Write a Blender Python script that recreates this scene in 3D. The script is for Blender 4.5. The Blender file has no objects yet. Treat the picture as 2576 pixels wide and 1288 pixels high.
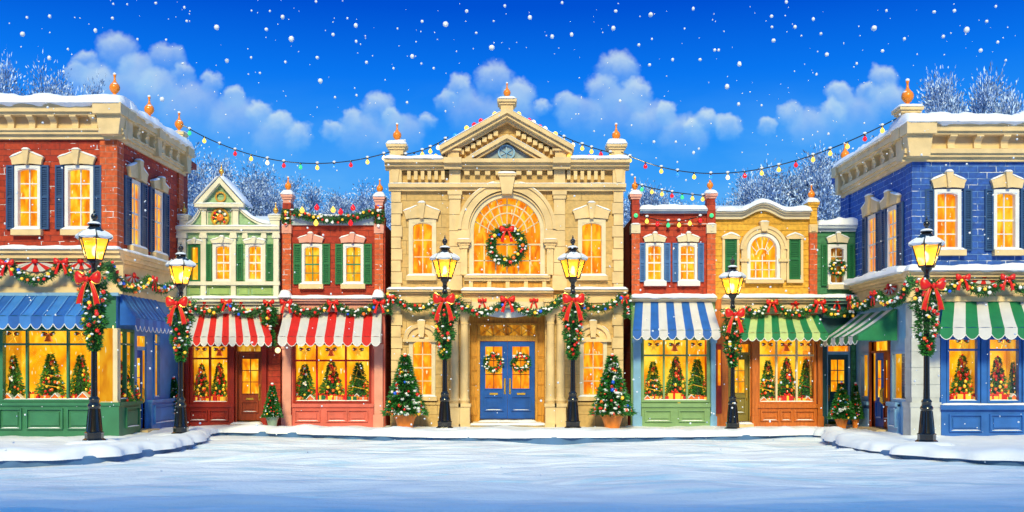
import bpy, bmesh, math, random
import numpy as np
from mathutils import Vector, Matrix, noise
R = math.radians
random.seed(7)
SC = bpy.context.scene
COL = SC.collection

# ------------------------------------------------------------------ camera
D, FPX, HV, EYE = 32.0, 2560.0, 928.0, 1.8375
cam_d = bpy.data.cameras.new('camera')
cam = bpy.data.objects.new('camera', cam_d)
COL.objects.link(cam)
cam.location = (0, -D, EYE)
cam.rotation_euler = (R(90), 0, 0)
cam_d.sensor_width = 36
cam_d.lens = 36 * FPX / 2576
cam_d.shift_y = (HV - 644) / 2576
cam_d.clip_start = 0.1
cam_d.clip_end = 3000
SC.camera = cam
SC.view_settings.view_transform = 'Standard'
SC.view_settings.look = 'None'
SC.view_settings.exposure = 0.0
SC.view_settings.gamma = 1
SC.cycles.max_bounces = 6
SC.cycles.transparent_max_bounces = 12
SC.cycles.caustics_reflective = False
SC.cycles.caustics_refractive = False

# ------------------------------------------------------------------ sky
W = bpy.data.worlds.new("World")
SC.world = W
W.use_nodes = True
wt = W.node_tree
wt.nodes.clear()
def wn(kind, **kw):
    n = wt.nodes.new(kind)
    for k, v in kw.items():
        setattr(n, k, v)
    return n
wo = wn('ShaderNodeOutputWorld')
bg = wn('ShaderNodeBackground')
wt.links.new(bg.outputs[0], wo.inputs[0])
tc = wn('ShaderNodeTexCoord')
sep = wn('ShaderNodeSeparateXYZ')
wt.links.new(tc.outputs['Generated'], sep.inputs[0])
ramp = wn('ShaderNodeValToRGB')
ramp.color_ramp.elements[0].position = 0.0
ramp.color_ramp.elements[0].color = (0.12, 0.40, 0.90, 1)
ramp.color_ramp.elements[1].position = 1.0
ramp.color_ramp.elements[1].color = (0.08, 0.36, 0.90, 1)
for pos, c in ((.10, (.11, .42, .92)), (.17, (.055, .37, .95)), (.22, (.018, .29, .95)), (.275, (.003, .185, .88)), (.335, (.0, .085, .66)), (.42, (.0, .085, .60)), (.6, (.06, .40, .90))):
    e = ramp.color_ramp.elements.new(pos)
    e.color = (*c, 1)
wt.links.new(sep.outputs['Z'], ramp.inputs[0])
ym = wn('ShaderNodeMath', operation='MAXIMUM'); ym.inputs[1].default_value = 0.02
wt.links.new(sep.outputs['Y'], ym.inputs[0])
def wmath(op, a, b=None, c=None, clamp=False):
    n = wn('ShaderNodeMath', operation=op, use_clamp=clamp)
    for i, x in enumerate((a, b, c)):
        if x is None: continue
        if isinstance(x, (int, float)): n.inputs[i].default_value = x
        else: wt.links.new(x, n.inputs[i])
    return n.outputs[0]
qx = wmath('DIVIDE', sep.outputs['X'], ym.outputs[0])      # azimuth and elevation tangents of the view direction
qz = wmath('DIVIDE', sep.outputs['Z'], ym.outputs[0])
comb = wn('ShaderNodeCombineXYZ')
wt.links.new(qx, comb.inputs[0]); wt.links.new(qz, comb.inputs[1])
nz = wn('ShaderNodeTexNoise'); nz.inputs['Scale'].default_value = 45; nz.inputs['Detail'].default_value = 3
wt.links.new(comb.outputs[0], nz.inputs['Vector'])
vs = wn('ShaderNodeVectorMath', operation='MULTIPLY_ADD')
wt.links.new(nz.outputs['Color'], vs.inputs[0]); vs.inputs[1].default_value = (.016, .016, 0)
wt.links.new(comb.outputs[0], vs.inputs[2])
nz5 = wn('ShaderNodeTexNoise'); nz5.inputs['Scale'].default_value = 130; nz5.inputs['Detail'].default_value = 3
wt.links.new(comb.outputs[0], nz5.inputs['Vector'])
vs5 = wn('ShaderNodeVectorMath', operation='MULTIPLY_ADD'); vs5.inputs[1].default_value = (.009, .009, 0)
wt.links.new(nz5.outputs['Color'], vs5.inputs[0]); wt.links.new(vs.outputs[0], vs5.inputs[2]); vs = vs5
qv = wn('ShaderNodeVectorMath', operation='SUBTRACT')
wt.links.new(vs.outputs[0], qv.inputs[0]); qv.inputs[1].default_value = (.0125, .0125, 0)
sq = wn('ShaderNodeSeparateXYZ'); wt.links.new(qv.outputs[0], sq.inputs[0])
CLOUDS = [(700,350,60),(600,320,75),(480,290,80),(340,260,85),(220,235,60),(750,345,35),(705,310,34),(655,285,34),(590,245,32),(530,210,27),(460,190,30),
 (395,225,50),(415,152,46),(250,215,50),(190,190,30),(215,162,32),(340,185,50),(295,135,52),
 (910,350,60),(1010,345,55),(840,335,28),(885,305,32),(1075,310,25),(985,300,30),(952,278,42),
 (1190,290,60),(1290,290,60),(1120,255,28),(1155,228,36),(1305,245,42),(1245,205,46),
 (1560,300,75),(1460,300,55),(1640,320,60),(1365,272,20),(1425,268,36),(1520,235,45),(1600,240,42),(1555,178,50),
 (1720,350,60),(1675,288,30),(1830,320,36),(1740,325,28),(1780,305,34),
 (2040,330,55),(2150,300,60),(2235,260,50),(1930,318,26),(1985,290,34),(2095,285,34),(2115,245,36),(2178,235,24),(2222,205,38)]
prev = ramp.outputs[0]
# thin veils low over the roofs
nv = wn('ShaderNodeTexNoise'); nv.inputs['Scale'].default_value = 5; nv.inputs['Detail'].default_value = 6; nv.inputs['Distortion'].default_value = .4
stv = wn('ShaderNodeVectorMath', operation='MULTIPLY'); stv.inputs[1].default_value = (1, 2.6, 1)
wt.links.new(comb.outputs[0], stv.inputs[0]); wt.links.new(stv.outputs[0], nv.inputs['Vector'])
mv = wn('ShaderNodeMapRange'); mv.inputs['From Min'].default_value = .44; mv.inputs['From Max'].default_value = .72; wt.links.new(nv.outputs[0], mv.inputs[0])
lowf = wmath('MULTIPLY_ADD', qz, -7.0, 2.0, clamp=True)
vm_ = wmath('MULTIPLY', mv.outputs[0], lowf); vm_ = wmath('MULTIPLY', vm_, .6)
mxv = wn('ShaderNodeMix', data_type='RGBA'); mxv.inputs[7].default_value = (.22, .58, .96, 1)
wt.links.new(vm_, mxv.inputs[0]); wt.links.new(prev, mxv.inputs[6]); prev = mxv.outputs[2]
nb = wn('ShaderNodeTexNoise'); nb.inputs['Scale'].default_value = 18; nb.inputs['Detail'].default_value = 4
wt.links.new(comb.outputs[0], nb.inputs['Vector'])
nbf = wn('ShaderNodeMapRange'); nbf.inputs['From Min'].default_value = .3; nbf.inputs['From Max'].default_value = .62
nbf.inputs['To Min'].default_value = .68; nbf.inputs['To Max'].default_value = 1
wt.links.new(nb.outputs[0], nbf.inputs[0])
for (cu, cv, cr) in CLOUDS:
    cr *= 1.12
    cx, cz, r = (cu - 1288) / FPX, (HV - cv) / FPX, cr / FPX
    dn = wn('ShaderNodeVectorMath', operation='DISTANCE'); dn.inputs[1].default_value = (cx, cz, 0)
    wt.links.new(qv.outputs[0], dn.inputs[0])
    mr = wn('ShaderNodeMapRange', interpolation_type='SMOOTHSTEP')
    mr.inputs['From Min'].default_value = r * 1.10; mr.inputs['From Max'].default_value = r * .62
    wt.links.new(dn.outputs['Value'], mr.inputs[0])
    fade = wmath('MULTIPLY_ADD', sq.outputs[1], 1 / (2.3 * r), -(cz - 1.35 * r) / (2.3 * r), clamp=True)
    a1 = wmath('MULTIPLY', mr.outputs[0], fade)
    a2 = wmath('MULTIPLY', a1, nbf.outputs[0])
    a3 = wmath('MULTIPLY', a2, .95 if cr < 60 else .6)
    mx = wn('ShaderNodeMix', data_type='RGBA')
    wt.links.new(a3, mx.inputs[0]); wt.links.new(prev, mx.inputs[6])
    cc = wn('ShaderNodeMix', data_type='RGBA')
    cc.inputs[6].default_value = (.07, .42, .95, 1); cc.inputs[7].default_value = (.80, .92, .86, 1)
    hl = wmath('POWER', fade, 1.9); wt.links.new(hl, cc.inputs[0]); wt.links.new(cc.outputs[2], mx.inputs[7])
    prev = mx.outputs[2]
wt.links.new(prev, bg.inputs[0])
bg.inputs[1].default_value = 1.0

# ------------------------------------------------------------------ sun
sun_d = bpy.data.lights.new('sun', 'SUN')
sun = bpy.data.objects.new('sun', sun_d)
COL.objects.link(sun)
sun.location = (-10, -40, 40)
sun.rotation_euler = Vector((0.06, 1.0, -0.68)).to_track_quat('-Z', 'Y').to_euler()
sun_d.energy = 4.1
sun_d.angle = R(12)
sun_d.color = (1.0, .87, .46)

# ------------------------------------------------------------------ materials
MATS = {}
def nt(name):
    m = bpy.data.materials.new(name)
    m.use_nodes = True
    t = m.node_tree
    b = t.nodes['Principled BSDF']
    return m, t, b
def N(t, kind, **kw):
    n = t.nodes.new(kind)
    for k, v in kw.items():
        if isinstance(v, tuple) or not hasattr(n, k): n.inputs[k].default_value = v
        else: setattr(n, k, v)
    return n
def coords(t, uv, scale):
    c = t.nodes.new('ShaderNodeTexCoord')
    mp = t.nodes.new('ShaderNodeMapping')
    mp.inputs['Scale'].default_value = scale
    t.links.new(c.outputs['UV' if uv else 'Object'], mp.inputs[0])
    return mp.outputs[0]
def mat(name, col, rough=.6, metal=0., var=.15, scale=3., bump=.1, bscale=40., uv=False, stretch=(1, 1, 1), coat=0., island=0., emit=None, es=1.):
    m, t, b = nt(name)
    v = coords(t, uv, stretch)
    nz = N(t, 'ShaderNodeTexNoise'); nz.inputs['Scale'].default_value = scale; nz.inputs['Detail'].default_value = 6
    t.links.new(v, nz.inputs['Vector'])
    mr = N(t, 'ShaderNodeMapRange'); mr.inputs['From Min'].default_value = .3; mr.inputs['From Max'].default_value = .7
    mr.inputs['To Min'].default_value = 1 - var; mr.inputs['To Max'].default_value = 1 + var
    t.links.new(nz.outputs[0], mr.inputs[0])
    hs = N(t, 'ShaderNodeHueSaturation'); hs.inputs['Color'].default_value = (*col, 1)
    src = mr.outputs[0]
    if island:
        g = t.nodes.new('ShaderNodeNewGeometry')
        mi = N(t, 'ShaderNodeMapRange'); mi.inputs['To Min'].default_value = 1 - island; mi.inputs['To Max'].default_value = 1 + island
        t.links.new(g.outputs['Random Per Island'], mi.inputs[0])
        mm = N(t, 'ShaderNodeMath', operation='MULTIPLY')
        t.links.new(src, mm.inputs[0]); t.links.new(mi.outputs[0], mm.inputs[1]); src = mm.outputs[0]
    t.links.new(src, hs.inputs['Value'])
    t.links.new(hs.outputs[0], b.inputs['Base Color'])
    b.inputs['Roughness'].default_value = rough
    b.inputs['Metallic'].default_value = metal
    b.inputs['Coat Weight'].default_value = coat
    if emit:
        b.inputs['Emission Color'].default_value = (*emit, 1); b.inputs['Emission Strength'].default_value = es
    if bump:
        n2 = N(t, 'ShaderNodeTexNoise'); n2.inputs['Scale'].default_value = bscale; n2.inputs['Detail'].default_value = 4
        t.links.new(v, n2.inputs['Vector'])
        bp = N(t, 'ShaderNodeBump'); bp.inputs['Strength'].default_value = bump; bp.inputs['Distance'].default_value = .02
        t.links.new(n2.outputs[0], bp.inputs['Height']); t.links.new(bp.outputs[0], b.inputs['Normal'])
    MATS[name] = m
    return m
def brickmat(name, c1, c2, mortar, bw, bh, ms=.012, rough=.75, off=.5, snow=.0, dist=.02, var=.27):
    m, t, b = nt(name)
    v = coords(t, True, (1, 1, 1))
    nw = N(t, 'ShaderNodeTexNoise'); nw.inputs['Scale'].default_value = 5
    t.links.new(v, nw.inputs['Vector'])
    ad = N(t, 'ShaderNodeVectorMath', operation='MULTIPLY_ADD'); ad.inputs[1].default_value = (dist, dist, 0)
    t.links.new(nw.outputs['Color'], ad.inputs[0]); t.links.new(v, ad.inputs[2])
    br = N(t, 'ShaderNodeTexBrick'); br.offset = off
    br.inputs['Scale'].default_value = 1; br.inputs['Brick Width'].default_value = bw; br.inputs['Row Height'].default_value = bh
    br.inputs['Mortar Size'].default_value = ms; br.inputs['Mortar Smooth'].default_value = .4
    br.inputs['Color1'].default_value = (*c1, 1); br.inputs['Color2'].default_value = (*c2, 1); br.inputs['Mortar'].default_value = (*mortar, 1)
    br.inputs['Bias'].default_value = -.1
    t.links.new(ad.outputs[0], br.inputs['Vector'])
    nz = N(t, 'ShaderNodeTexNoise'); nz.inputs['Scale'].default_value = 9; nz.inputs['Detail'].default_value = 8
    t.links.new(v, nz.inputs['Vector'])
    mr = N(t, 'ShaderNodeMapRange'); mr.inputs['From Min'].default_value = .3; mr.inputs['From Max'].default_value = .7
    mr.inputs['To Min'].default_value = 1 - var; mr.inputs['To Max'].default_value = 1 + var * .9
    t.links.new(nz.outputs[0], mr.inputs[0])
    hs = N(t, 'ShaderNodeHueSaturation'); t.links.new(br.outputs['Color'], hs.inputs['Color']); t.links.new(mr.outputs[0], hs.inputs['Value'])
    out = hs.outputs[0]
    if snow:      # snow caught here and there on the joints
        n3 = N(t, 'ShaderNodeTexNoise'); n3.inputs['Scale'].default_value = 2.6; n3.inputs['Detail'].default_value = 5
        t.links.new(v, n3.inputs['Vector'])
        m3 = N(t, 'ShaderNodeMapRange'); m3.inputs['From Min'].default_value = .60 - snow; m3.inputs['From Max'].default_value = .66 - snow
        t.links.new(n3.outputs[0], m3.inputs[0])
        mu = N(t, 'ShaderNodeMath', operation='MULTIPLY'); t.links.new(m3.outputs[0], mu.inputs[0]); t.links.new(br.outputs['Fac'], mu.inputs[1])
        mx = N(t, 'ShaderNodeMix', data_type='RGBA'); mx.inputs[7].default_value = (.8, .86, .95, 1)
        t.links.new(mu.outputs[0], mx.inputs[0]); t.links.new(out, mx.inputs[6]); out = mx.outputs[2]
    t.links.new(out, b.inputs['Base Color'])
    b.inputs['Roughness'].default_value = rough
    inv = N(t, 'ShaderNodeMath', operation='SUBTRACT'); inv.inputs[0].default_value = 1
    t.links.new(br.outputs['Fac'], inv.inputs[1])
    add = N(t, 'ShaderNodeMath', operation='MULTIPLY_ADD'); add.inputs[1].default_value = .35
    t.links.new(nz.outputs[0], add.inputs[0]); t.links.new(inv.outputs[0], add.inputs[2])
    bp = N(t, 'ShaderNodeBump'); bp.inputs['Strength'].default_value = .7; bp.inputs['Distance'].default_value = .03
    t.links.new(add.outputs[0], bp.inputs['Height']); t.links.new(bp.outputs[0], b.inputs['Normal'])
    MATS[name] = m
    return m
def glowmat(name, dark, mid, light, es, sc=(3.2, 1.1, 1), glossy=True):
    """a lit room behind curtains: light in vertical folds"""
    m, t, b = nt(name)
    v = coords(t, True, sc)
    nz = N(t, 'ShaderNodeTexNoise'); nz.inputs['Scale'].default_value = 1.6; nz.inputs['Detail'].default_value = 3; nz.inputs['Distortion'].default_value = .6
    t.links.new(v, nz.inputs['Vector'])
    cr = N(t, 'ShaderNodeValToRGB')
    cr.color_ramp.elements[0].position = .34; cr.color_ramp.elements[0].color = (*dark, 1)
    cr.color_ramp.elements[1].position = .66; cr.color_ramp.elements[1].color = (*light, 1)
    e = cr.color_ramp.elements.new(.5); e.color = (*mid, 1)
    t.links.new(nz.outputs[0], cr.inputs[0])
    v2 = coords(t, True, (13, 3.6, 1))
    n2 = N(t, 'ShaderNodeTexNoise'); n2.inputs['Scale'].default_value = 1.0; n2.inputs['Detail'].default_value = 1
    t.links.new(v2, n2.inputs['Vector'])
    m2 = N(t, 'ShaderNodeMapRange'); m2.inputs['From Min'].default_value = .67; m2.inputs['From Max'].default_value = .74
    t.links.new(n2.outputs[0], m2.inputs[0])
    mx = N(t, 'ShaderNodeMix', data_type='RGBA'); mx.inputs[7].default_value = (1, .86, .42, 1)  # pale strokes of candle reflection painted over the glow
    t.links.new(m2.outputs[0], mx.inputs[0]); t.links.new(cr.outputs[0], mx.inputs[6])
    b.inputs['Base Color'].default_value = (*[x * .06 for x in mid], 1)
    b.inputs['Roughness'].default_value = .3 if glossy else .9
    b.inputs['Specular IOR Level'].default_value = .25
    t.links.new(mx.outputs[2], b.inputs['Emission Color'])
    b.inputs['Emission Strength'].default_value = es
    MATS[name] = m
    return m

CREAM = mat('cream_paint', (.74, .56, .30), .6, var=.12, bump=.15, bscale=25)
OFFW = mat('off_white_paint', (.72, .70, .58), .6, var=.1)
CREAM2 = mat('pale_cream_paint', (.70, .61, .42), .6, var=.1)
STONE = brickmat('hall_stone', (.56, .37, .14), (.61, .42, .17), (.34, .20, .07), 1.1, .42, .007, snow=.0, dist=.03, var=.15)
PSTONE = mat('pale_grey_stone', (.50, .53, .55), .7, var=.14, scale=3, bump=.25, bscale=14)
STONE_T = mat('hall_trim_stone', (.72, .53, .27), .6, var=.16, scale=2, bump=.2, bscale=18)
GOLDWOOD = mat('golden_wood', (.58, .28, .035), .4, var=.25, scale=4, stretch=(6, 6, 1), bump=.1)
RBRICK = brickmat('red_brick', (.34, .022, .006), (.46, .050, .012), (.22, .03, .02), .50, .165, .010, snow=.03)
RBRICK2 = brickmat('scarlet_brick', (.36, .025, .01), (.46, .05, .015), (.22, .03, .02), .60, .20, .009, snow=.0)
OBRICK = brickmat('orange_brick', (.55, .085, .02), (.62, .12, .03), (.50, .22, .14), .40, .16, .010, snow=.04)
BBRICK = brickmat('blue_brick', (.014, .075, .36), (.026, .115, .48), (.13, .28, .60), .50, .17, .010, snow=.05)
YBOARD = brickmat('yellow_boards', (.68, .36, .035), (.74, .42, .05), (.42, .19, .015), 3.4, .20, .008, snow=0)
GBOARD = brickmat('sage_boards', (.27, .46, .26), (.31, .50, .29), (.16, .30, .16), 3.4, .22, .006)
DGBOARD = brickmat('dark_green_boards', (.04, .20, .09), (.055, .24, .11), (.02, .10, .05), 2.6, .2, .007)
LGREEN = mat('pale_sage_paint', (.27, .42, .14), .55)
WHITE = mat('white_paint', (.74, .76, .78), .45, var=.06)
SNOW = mat('snow', (.84, .89, .97), .65, var=.03, scale=1.5, bump=.35, bscale=9)
SHUT_B = mat('navy_shutter_paint', (.022, .075, .20), .4, var=.15)
SHUT_B2 = mat('blue_shutter_paint', (.05, .16, .42), .4, var=.12)
SHUT_G = mat('green_shutter_paint', (.006, .155, .05), .4, var=.12)
TEAL_G = mat('shop_green_paint', (.035, .19, .10), .4, var=.12)
SAGE = mat('shop_sage_paint', (.20, .36, .17), .4, var=.1)
SLATE_T = mat('grey_green_paint', (.16, .30, .27), .4, var=.1)
LSB = mat('side_shop_blue_paint', (.07, .25, .60), .4, var=.15)
SKYB = mat('powder_blue_paint', (.20, .42, .68), .4, var=.12)
SHOPB = mat('shop_blue_paint', (.025, .13, .46), .38, var=.14)
DREDP = mat('oxblood_paint', (.30, .018, .008), .35, var=.2)
PINK = mat('rose_paint', (.62, .13, .10), .45, var=.14)
PINKL = mat('pale_rose_paint', (.72, .33, .26), .45, var=.12)
ORWOOD = mat('orange_wood', (.52, .14, .022), .35, var=.22, stretch=(5, 5, 1))
OLIVE = mat('olive_door_paint', (.22, .17, .03), .4)
TEALD = mat('teal_door_paint', (.012, .09, .13), .4)
BLUEC2 = mat('mid_blue_cloth', (.035, .20, .62), .6, var=.12)
DOORB = mat('blue_door_paint', (.008, .085, .40), .32, var=.18)
MAHOG = mat('mahogany_door', (.30, .05, .014), .3, var=.25, stretch=(5, 5, 1))
COPPER = mat('orange_copper', (.88, .25, .008), .3, metal=.0, var=.06, bump=0, coat=.1)
GOLD = mat('gold', (.90, .50, .10), .25, metal=.6, var=.1, bump=.03)
BRASS = mat('brass', (.9, .55, .08), .25, metal=.7, var=.05, bump=0)
BLACK = mat('black_iron', (.006, .006, .007), .22, metal=.0, var=.1, bump=.06, coat=.6)
GREYP = mat('grey_cornice_paint', (.42, .50, .60), .5)
SLATE = mat('blue_slate', (.10, .15, .24), .7)
TYMP = mat('tympanum_slate', (.25, .34, .42), .6, var=.3, scale=6)
RED = mat('red_ribbon', (.72, .012, .006), .35, var=.12, scale=8, bump=.05)
REDC = mat('red_cloth', (.62, .014, .012), .7, var=.1)
WHITEC = mat('white_cloth', (.60, .61, .64), .75, var=.06)
BLUEC = mat('blue_cloth', (.012, .115, .47), .6, var=.15)
LBLUEC = mat('light_blue_cloth', (.10, .32, .72), .6, var=.1)
GREENC = mat('green_cloth', (.004, .19, .075), .65, var=.12)
LGREENC = mat('pale_green_cloth', (.46, .62, .26), .65, var=.1)
PINE = mat('pine_needles', (.022, .17, .026), .55, var=.3, scale=5, bump=0, island=.65)
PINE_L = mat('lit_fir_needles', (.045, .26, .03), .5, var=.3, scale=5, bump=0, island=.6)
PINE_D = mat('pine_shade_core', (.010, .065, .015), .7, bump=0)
FROST = mat('hazy_frosted_twigs', (.50, .66, .88), .8, var=.3, scale=.7, bump=0, island=.4)  # frost, twig and bark colours take in the blue of dusk and haze
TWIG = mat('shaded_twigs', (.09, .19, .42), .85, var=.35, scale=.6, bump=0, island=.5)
BARK = mat('hazy_frosted_bark', (.10, .20, .40), .8, var=.25, bump=.2)
TERRA = mat('terracotta', (.72, .22, .03), .35, var=.15)
ZINC = mat('grey_green_pot', (.30, .42, .33), .35, metal=.3)
KERB = mat('kerb_stone', (.07, .17, .36), .7)
INTW = mat('warm_shop_plaster', (.70, .36, .08), .8)
BAU = {  # faint glow put into every bauble, as if lit by fairy lights
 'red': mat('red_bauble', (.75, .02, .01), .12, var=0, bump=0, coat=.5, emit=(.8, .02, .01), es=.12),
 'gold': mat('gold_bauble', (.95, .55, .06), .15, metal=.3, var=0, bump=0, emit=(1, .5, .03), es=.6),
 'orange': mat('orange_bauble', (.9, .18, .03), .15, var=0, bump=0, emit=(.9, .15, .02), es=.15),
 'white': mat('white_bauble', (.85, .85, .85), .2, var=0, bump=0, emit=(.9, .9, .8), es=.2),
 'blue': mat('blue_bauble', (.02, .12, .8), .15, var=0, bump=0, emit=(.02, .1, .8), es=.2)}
def bulbmat(name, c, es):
    m, t, b = nt(name)
    b.inputs['Base Color'].default_value = (*c, 1); b.inputs['Roughness'].default_value = .1
    b.inputs['Emission Color'].default_value = (*c, 1); b.inputs['Emission Strength'].default_value = es
    return m
BULB = {'yellow': bulbmat('yellow_bulb', (1, .62, .08), 1.3), 'red': bulbmat('red_bulb', (.85, .01, .02), .6), 'green': bulbmat('green_bulb', (.05, .7, .25), .6),
        'blue': bulbmat('blue_bulb', (.03, .25, .9), .7), 'white': bulbmat('warm_white_bulb', (1, .75, .35), 1.6)}
FLAME = bulbmat('flame', (1, .80, .42), 5.0)
LGLASS, t_, b_ = nt('lantern_glass')
b_.inputs['Base Color'].default_value = (.5, .25, .01, 1); b_.inputs['Roughness'].default_value = .2
b_.inputs['Emission Color'].default_value = (1, .45, .004, 1); b_.inputs['Emission Strength'].default_value = .85
b_.inputs['Alpha'].default_value = .62
GLASS, t_, b_ = nt('window_glass')
tr = t_.nodes.new('ShaderNodeBsdfTransparent'); gl = t_.nodes.new('ShaderNodeBsdfGlossy'); gl.inputs['Roughness'].default_value = .05
ms = t_.nodes.new('ShaderNodeMixShader'); ms.inputs[0].default_value = .025
t_.links.new(tr.outputs[0], ms.inputs[1]); t_.links.new(gl.outputs[0], ms.inputs[2])
t_.links.new(ms.outputs[0], t_.nodes['Material Output'].inputs[0])
GLOW = glowmat('lit_curtains', (.70, .16, .002), (1, .37, .004), (1, .64, .04), 1.15)
INTG = glowmat('lit_shop_interior', (.72, .22, .004), (.95, .40, .006), (1, .55, .03), .8, (1.3, .7, 1), False)
CEIL = glowmat('added_ceiling_glow', (1, .55, .15), (1, .6, .2), (1, .7, .3), 4.0, (1, 1, 1), False)  # glowing ceiling added to light the window displays from above
GLOW_O = glowmat('amber_lit_curtains', (.72, .14, .002), (1, .29, .004), (1, .54, .02), 1.12)
GLOW_D = glowmat('dim_lit_room', (.10, .03, .004), (.35, .12, .01), (.8, .35, .03), .8)
GLOW_S = glowmat('lit_shop_back_wall', (.74, .22, .003), (1, .44, .005), (1, .66, .05), 1.25, (1.3, .7, 1), False)
GLOW_T = glowmat('stained_fanlight', (.30, .08, .004), (.7, .26, .012), (1, .55, .05), .8)

# ------------------------------------------------------------------ mesh builder
class Fac:
    """a wall plane: a runs along it (left to right seen from the street), n outwards, z up"""
    def __init__(s, o, t):
        s.o = Vector(o); s.t = Vector(t).normalized(); s.n = Vector((s.t.y, -s.t.x, 0))
    def w(s, a, n, z):
        return s.o + s.t * a + s.n * n + Vector((0, 0, z))
    def hit(s, u, v, n=0.):
        """measure: where a sight line of the photograph meets the plane n in front of this wall"""
        c = Vector((0, -D, EYE)); d = Vector(((u - 1288) / FPX, 1, (HV - v) / FPX))
        k = (n - (c - s.o).dot(s.n)) / d.dot(s.n)
        p = c + d * k - s.o
        return p.dot(s.t), p.z
    def a(s, u, n=0.): return s.hit(u, HV, n)[0]
    def z(s, u, v, n=0.): return s.hit(u, v, n)[1]
WORLD = Fac((0, 0, 0), (1, 0, 0))
def lerp(a, b, t): return a + (b - a) * t
def wloc(o):
    l = Vector((0, 0, 0))
    while o is not None:
        l += o.location; o = o.parent
    return l
class MB:
    def __init__(s, fac=WORLD):
        s.v = []; s.f = []; s.uv = []; s.m = []; s.F = fac
    def p(s, a, n, z, uv=None):
        s.v.append(s.F.w(a, n, z)); s.uv.append(uv or (a + n, z)); return len(s.v) - 1
    def q(s, *idx, m=0):
        s.f.append(idx); s.m.append(m)
    def box(s, a0, a1, n0, n1, z0, z1, m=0):
        i = [s.p(a, n, z) for z in (z0, z1) for (a, n) in ((a0, n0), (a1, n0), (a1, n1), (a0, n1))]
        for f in ((0, 1, 2, 3), (4, 7, 6, 5), (0, 4, 5, 1), (1, 5, 6, 2), (2, 6, 7, 3), (3, 7, 4, 0)):
            s.q(*[i[k] for k in f], m=m)
        return s
    def quadbox(s, c4, n0, n1, m=0):
        return s.poly(c4, n0, n1, m)
    def poly(s, pts, n0, n1, m=0):
        b = [s.p(a, n0, z) for a, z in pts]; f = [s.p(a, n1, z) for a, z in pts]
        s.q(*f, m=m); s.q(*b[::-1], m=m)
        k = len(pts)
        for i in range(k):
            j = (i + 1) % k
            s.q(b[i], b[j], f[j], f[i], m=m)
        return s
    def loft(s, rings, closed=True, cap=True, m=0):
        idx = [[s.p(*pt) for pt in r] for r in rings]
        for r0, r1 in zip(idx, idx[1:]):
            k = len(r0)
            for i in range(k if closed else k - 1):
                j = (i + 1) % k
                s.q(r0[i], r0[j], r1[j], r1[i], m=m)
        if cap:
            s.q(*idx[0][::-1], m=m); s.q(*idx[-1], m=m)
        return s
    def lathe(s, a, n, z, prof, seg=14, rot=0, m=0, cap=True):
        rings = [[(a + r * math.cos(rot + 2 * math.pi * k / seg), n + r * math.sin(rot + 2 * math.pi * k / seg), z + h) for k in range(seg)] for r, h in prof]
        return s.loft(rings, True, cap, m)
    def blob(s, a, n, z, ra, rn=None, rz=None, seg=8, rings=5, m=0):
        rn = rn or ra; rz = rz or ra
        rr = []
        for i in range(rings + 1):
            th = math.pi * (i + .02) / (rings + .04)
            rr.append([(a + ra * math.sin(th) * math.cos(2 * math.pi * k / seg), n + rn * math.sin(th) * math.sin(2 * math.pi * k / seg), z - rz * math.cos(th)) for k in range(seg)])
        return s.loft(rr, True, True, m)
    def tube(s, pts, r, seg=6, r1=None, m=0):
        P3 = [Vector(p) for p in pts]; rings = []
        for i, p in enumerate(P3):
            d = (P3[min(i + 1, len(P3) - 1)] - P3[max(i - 1, 0)])
            d = d.normalized() if d.length > 1e-9 else Vector((0, 0, 1))
            up = Vector((0, 1, 0)) if abs(d.y) < .9 else Vector((1, 0, 0))
            x = d.cross(up).normalized(); y = d.cross(x)
            rad = r if r1 is None else lerp(r, r1, i / max(1, len(P3) - 1))
            rings.append([tuple(p + x * rad * math.cos(2 * math.pi * k / seg) + y * rad * math.sin(2 * math.pi * k / seg)) for k in range(seg)])
        return s.loft(rings, True, True, m)
    def wall(s, a0, a1, z0, z1, n0, n1, holes, m=0):
        """a wall slab with rectangular openings and their reveals"""
        A = sorted({a0, a1} | {min(max(x, a0), a1) for h in holes for x in h[:2]})
        Z = sorted({z0, z1} | {min(max(x, z0), z1) for h in holes for x in h[2:]})
        na, nz_ = len(A) - 1, len(Z) - 1
        def hole(i, j):
            if i < 0 or j < 0 or i >= na or j >= nz_: return True
            ca, cz = (A[i] + A[i + 1]) / 2, (Z[j] + Z[j + 1]) / 2
            return any(h[0] < ca < h[1] and h[2] < cz < h[3] for h in holes)
        g = {}
        def V(i, j, k):
            if (i, j, k) not in g: g[i, j, k] = s.p(A[i], (n0, n1)[k], Z[j])
            return g[i, j, k]
        for i in range(na):
            for j in range(nz_):
                if hole(i, j): continue
                s.q(V(i, j, 1), V(i + 1, j, 1), V(i + 1, j + 1, 1), V(i, j + 1, 1), m=m)
                s.q(V(i, j, 0), V(i, j + 1, 0), V(i + 1, j + 1, 0), V(i + 1, j, 0), m=m)
                if hole(i - 1, j): s.q(V(i, j, 0), V(i, j, 1), V(i, j + 1, 1), V(i, j + 1, 0), m=m)
                if hole(i + 1, j): s.q(V(i + 1, j, 0), V(i + 1, j + 1, 0), V(i + 1, j + 1, 1), V(i + 1, j, 1), m=m)
                if hole(i, j - 1): s.q(V(i, j, 0), V(i + 1, j, 0), V(i + 1, j, 1), V(i, j, 1), m=m)
                if hole(i, j + 1): s.q(V(i, j + 1, 0), V(i, j + 1, 1), V(i + 1, j + 1, 1), V(i + 1, j + 1, 0), m=m)
        return s
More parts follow.
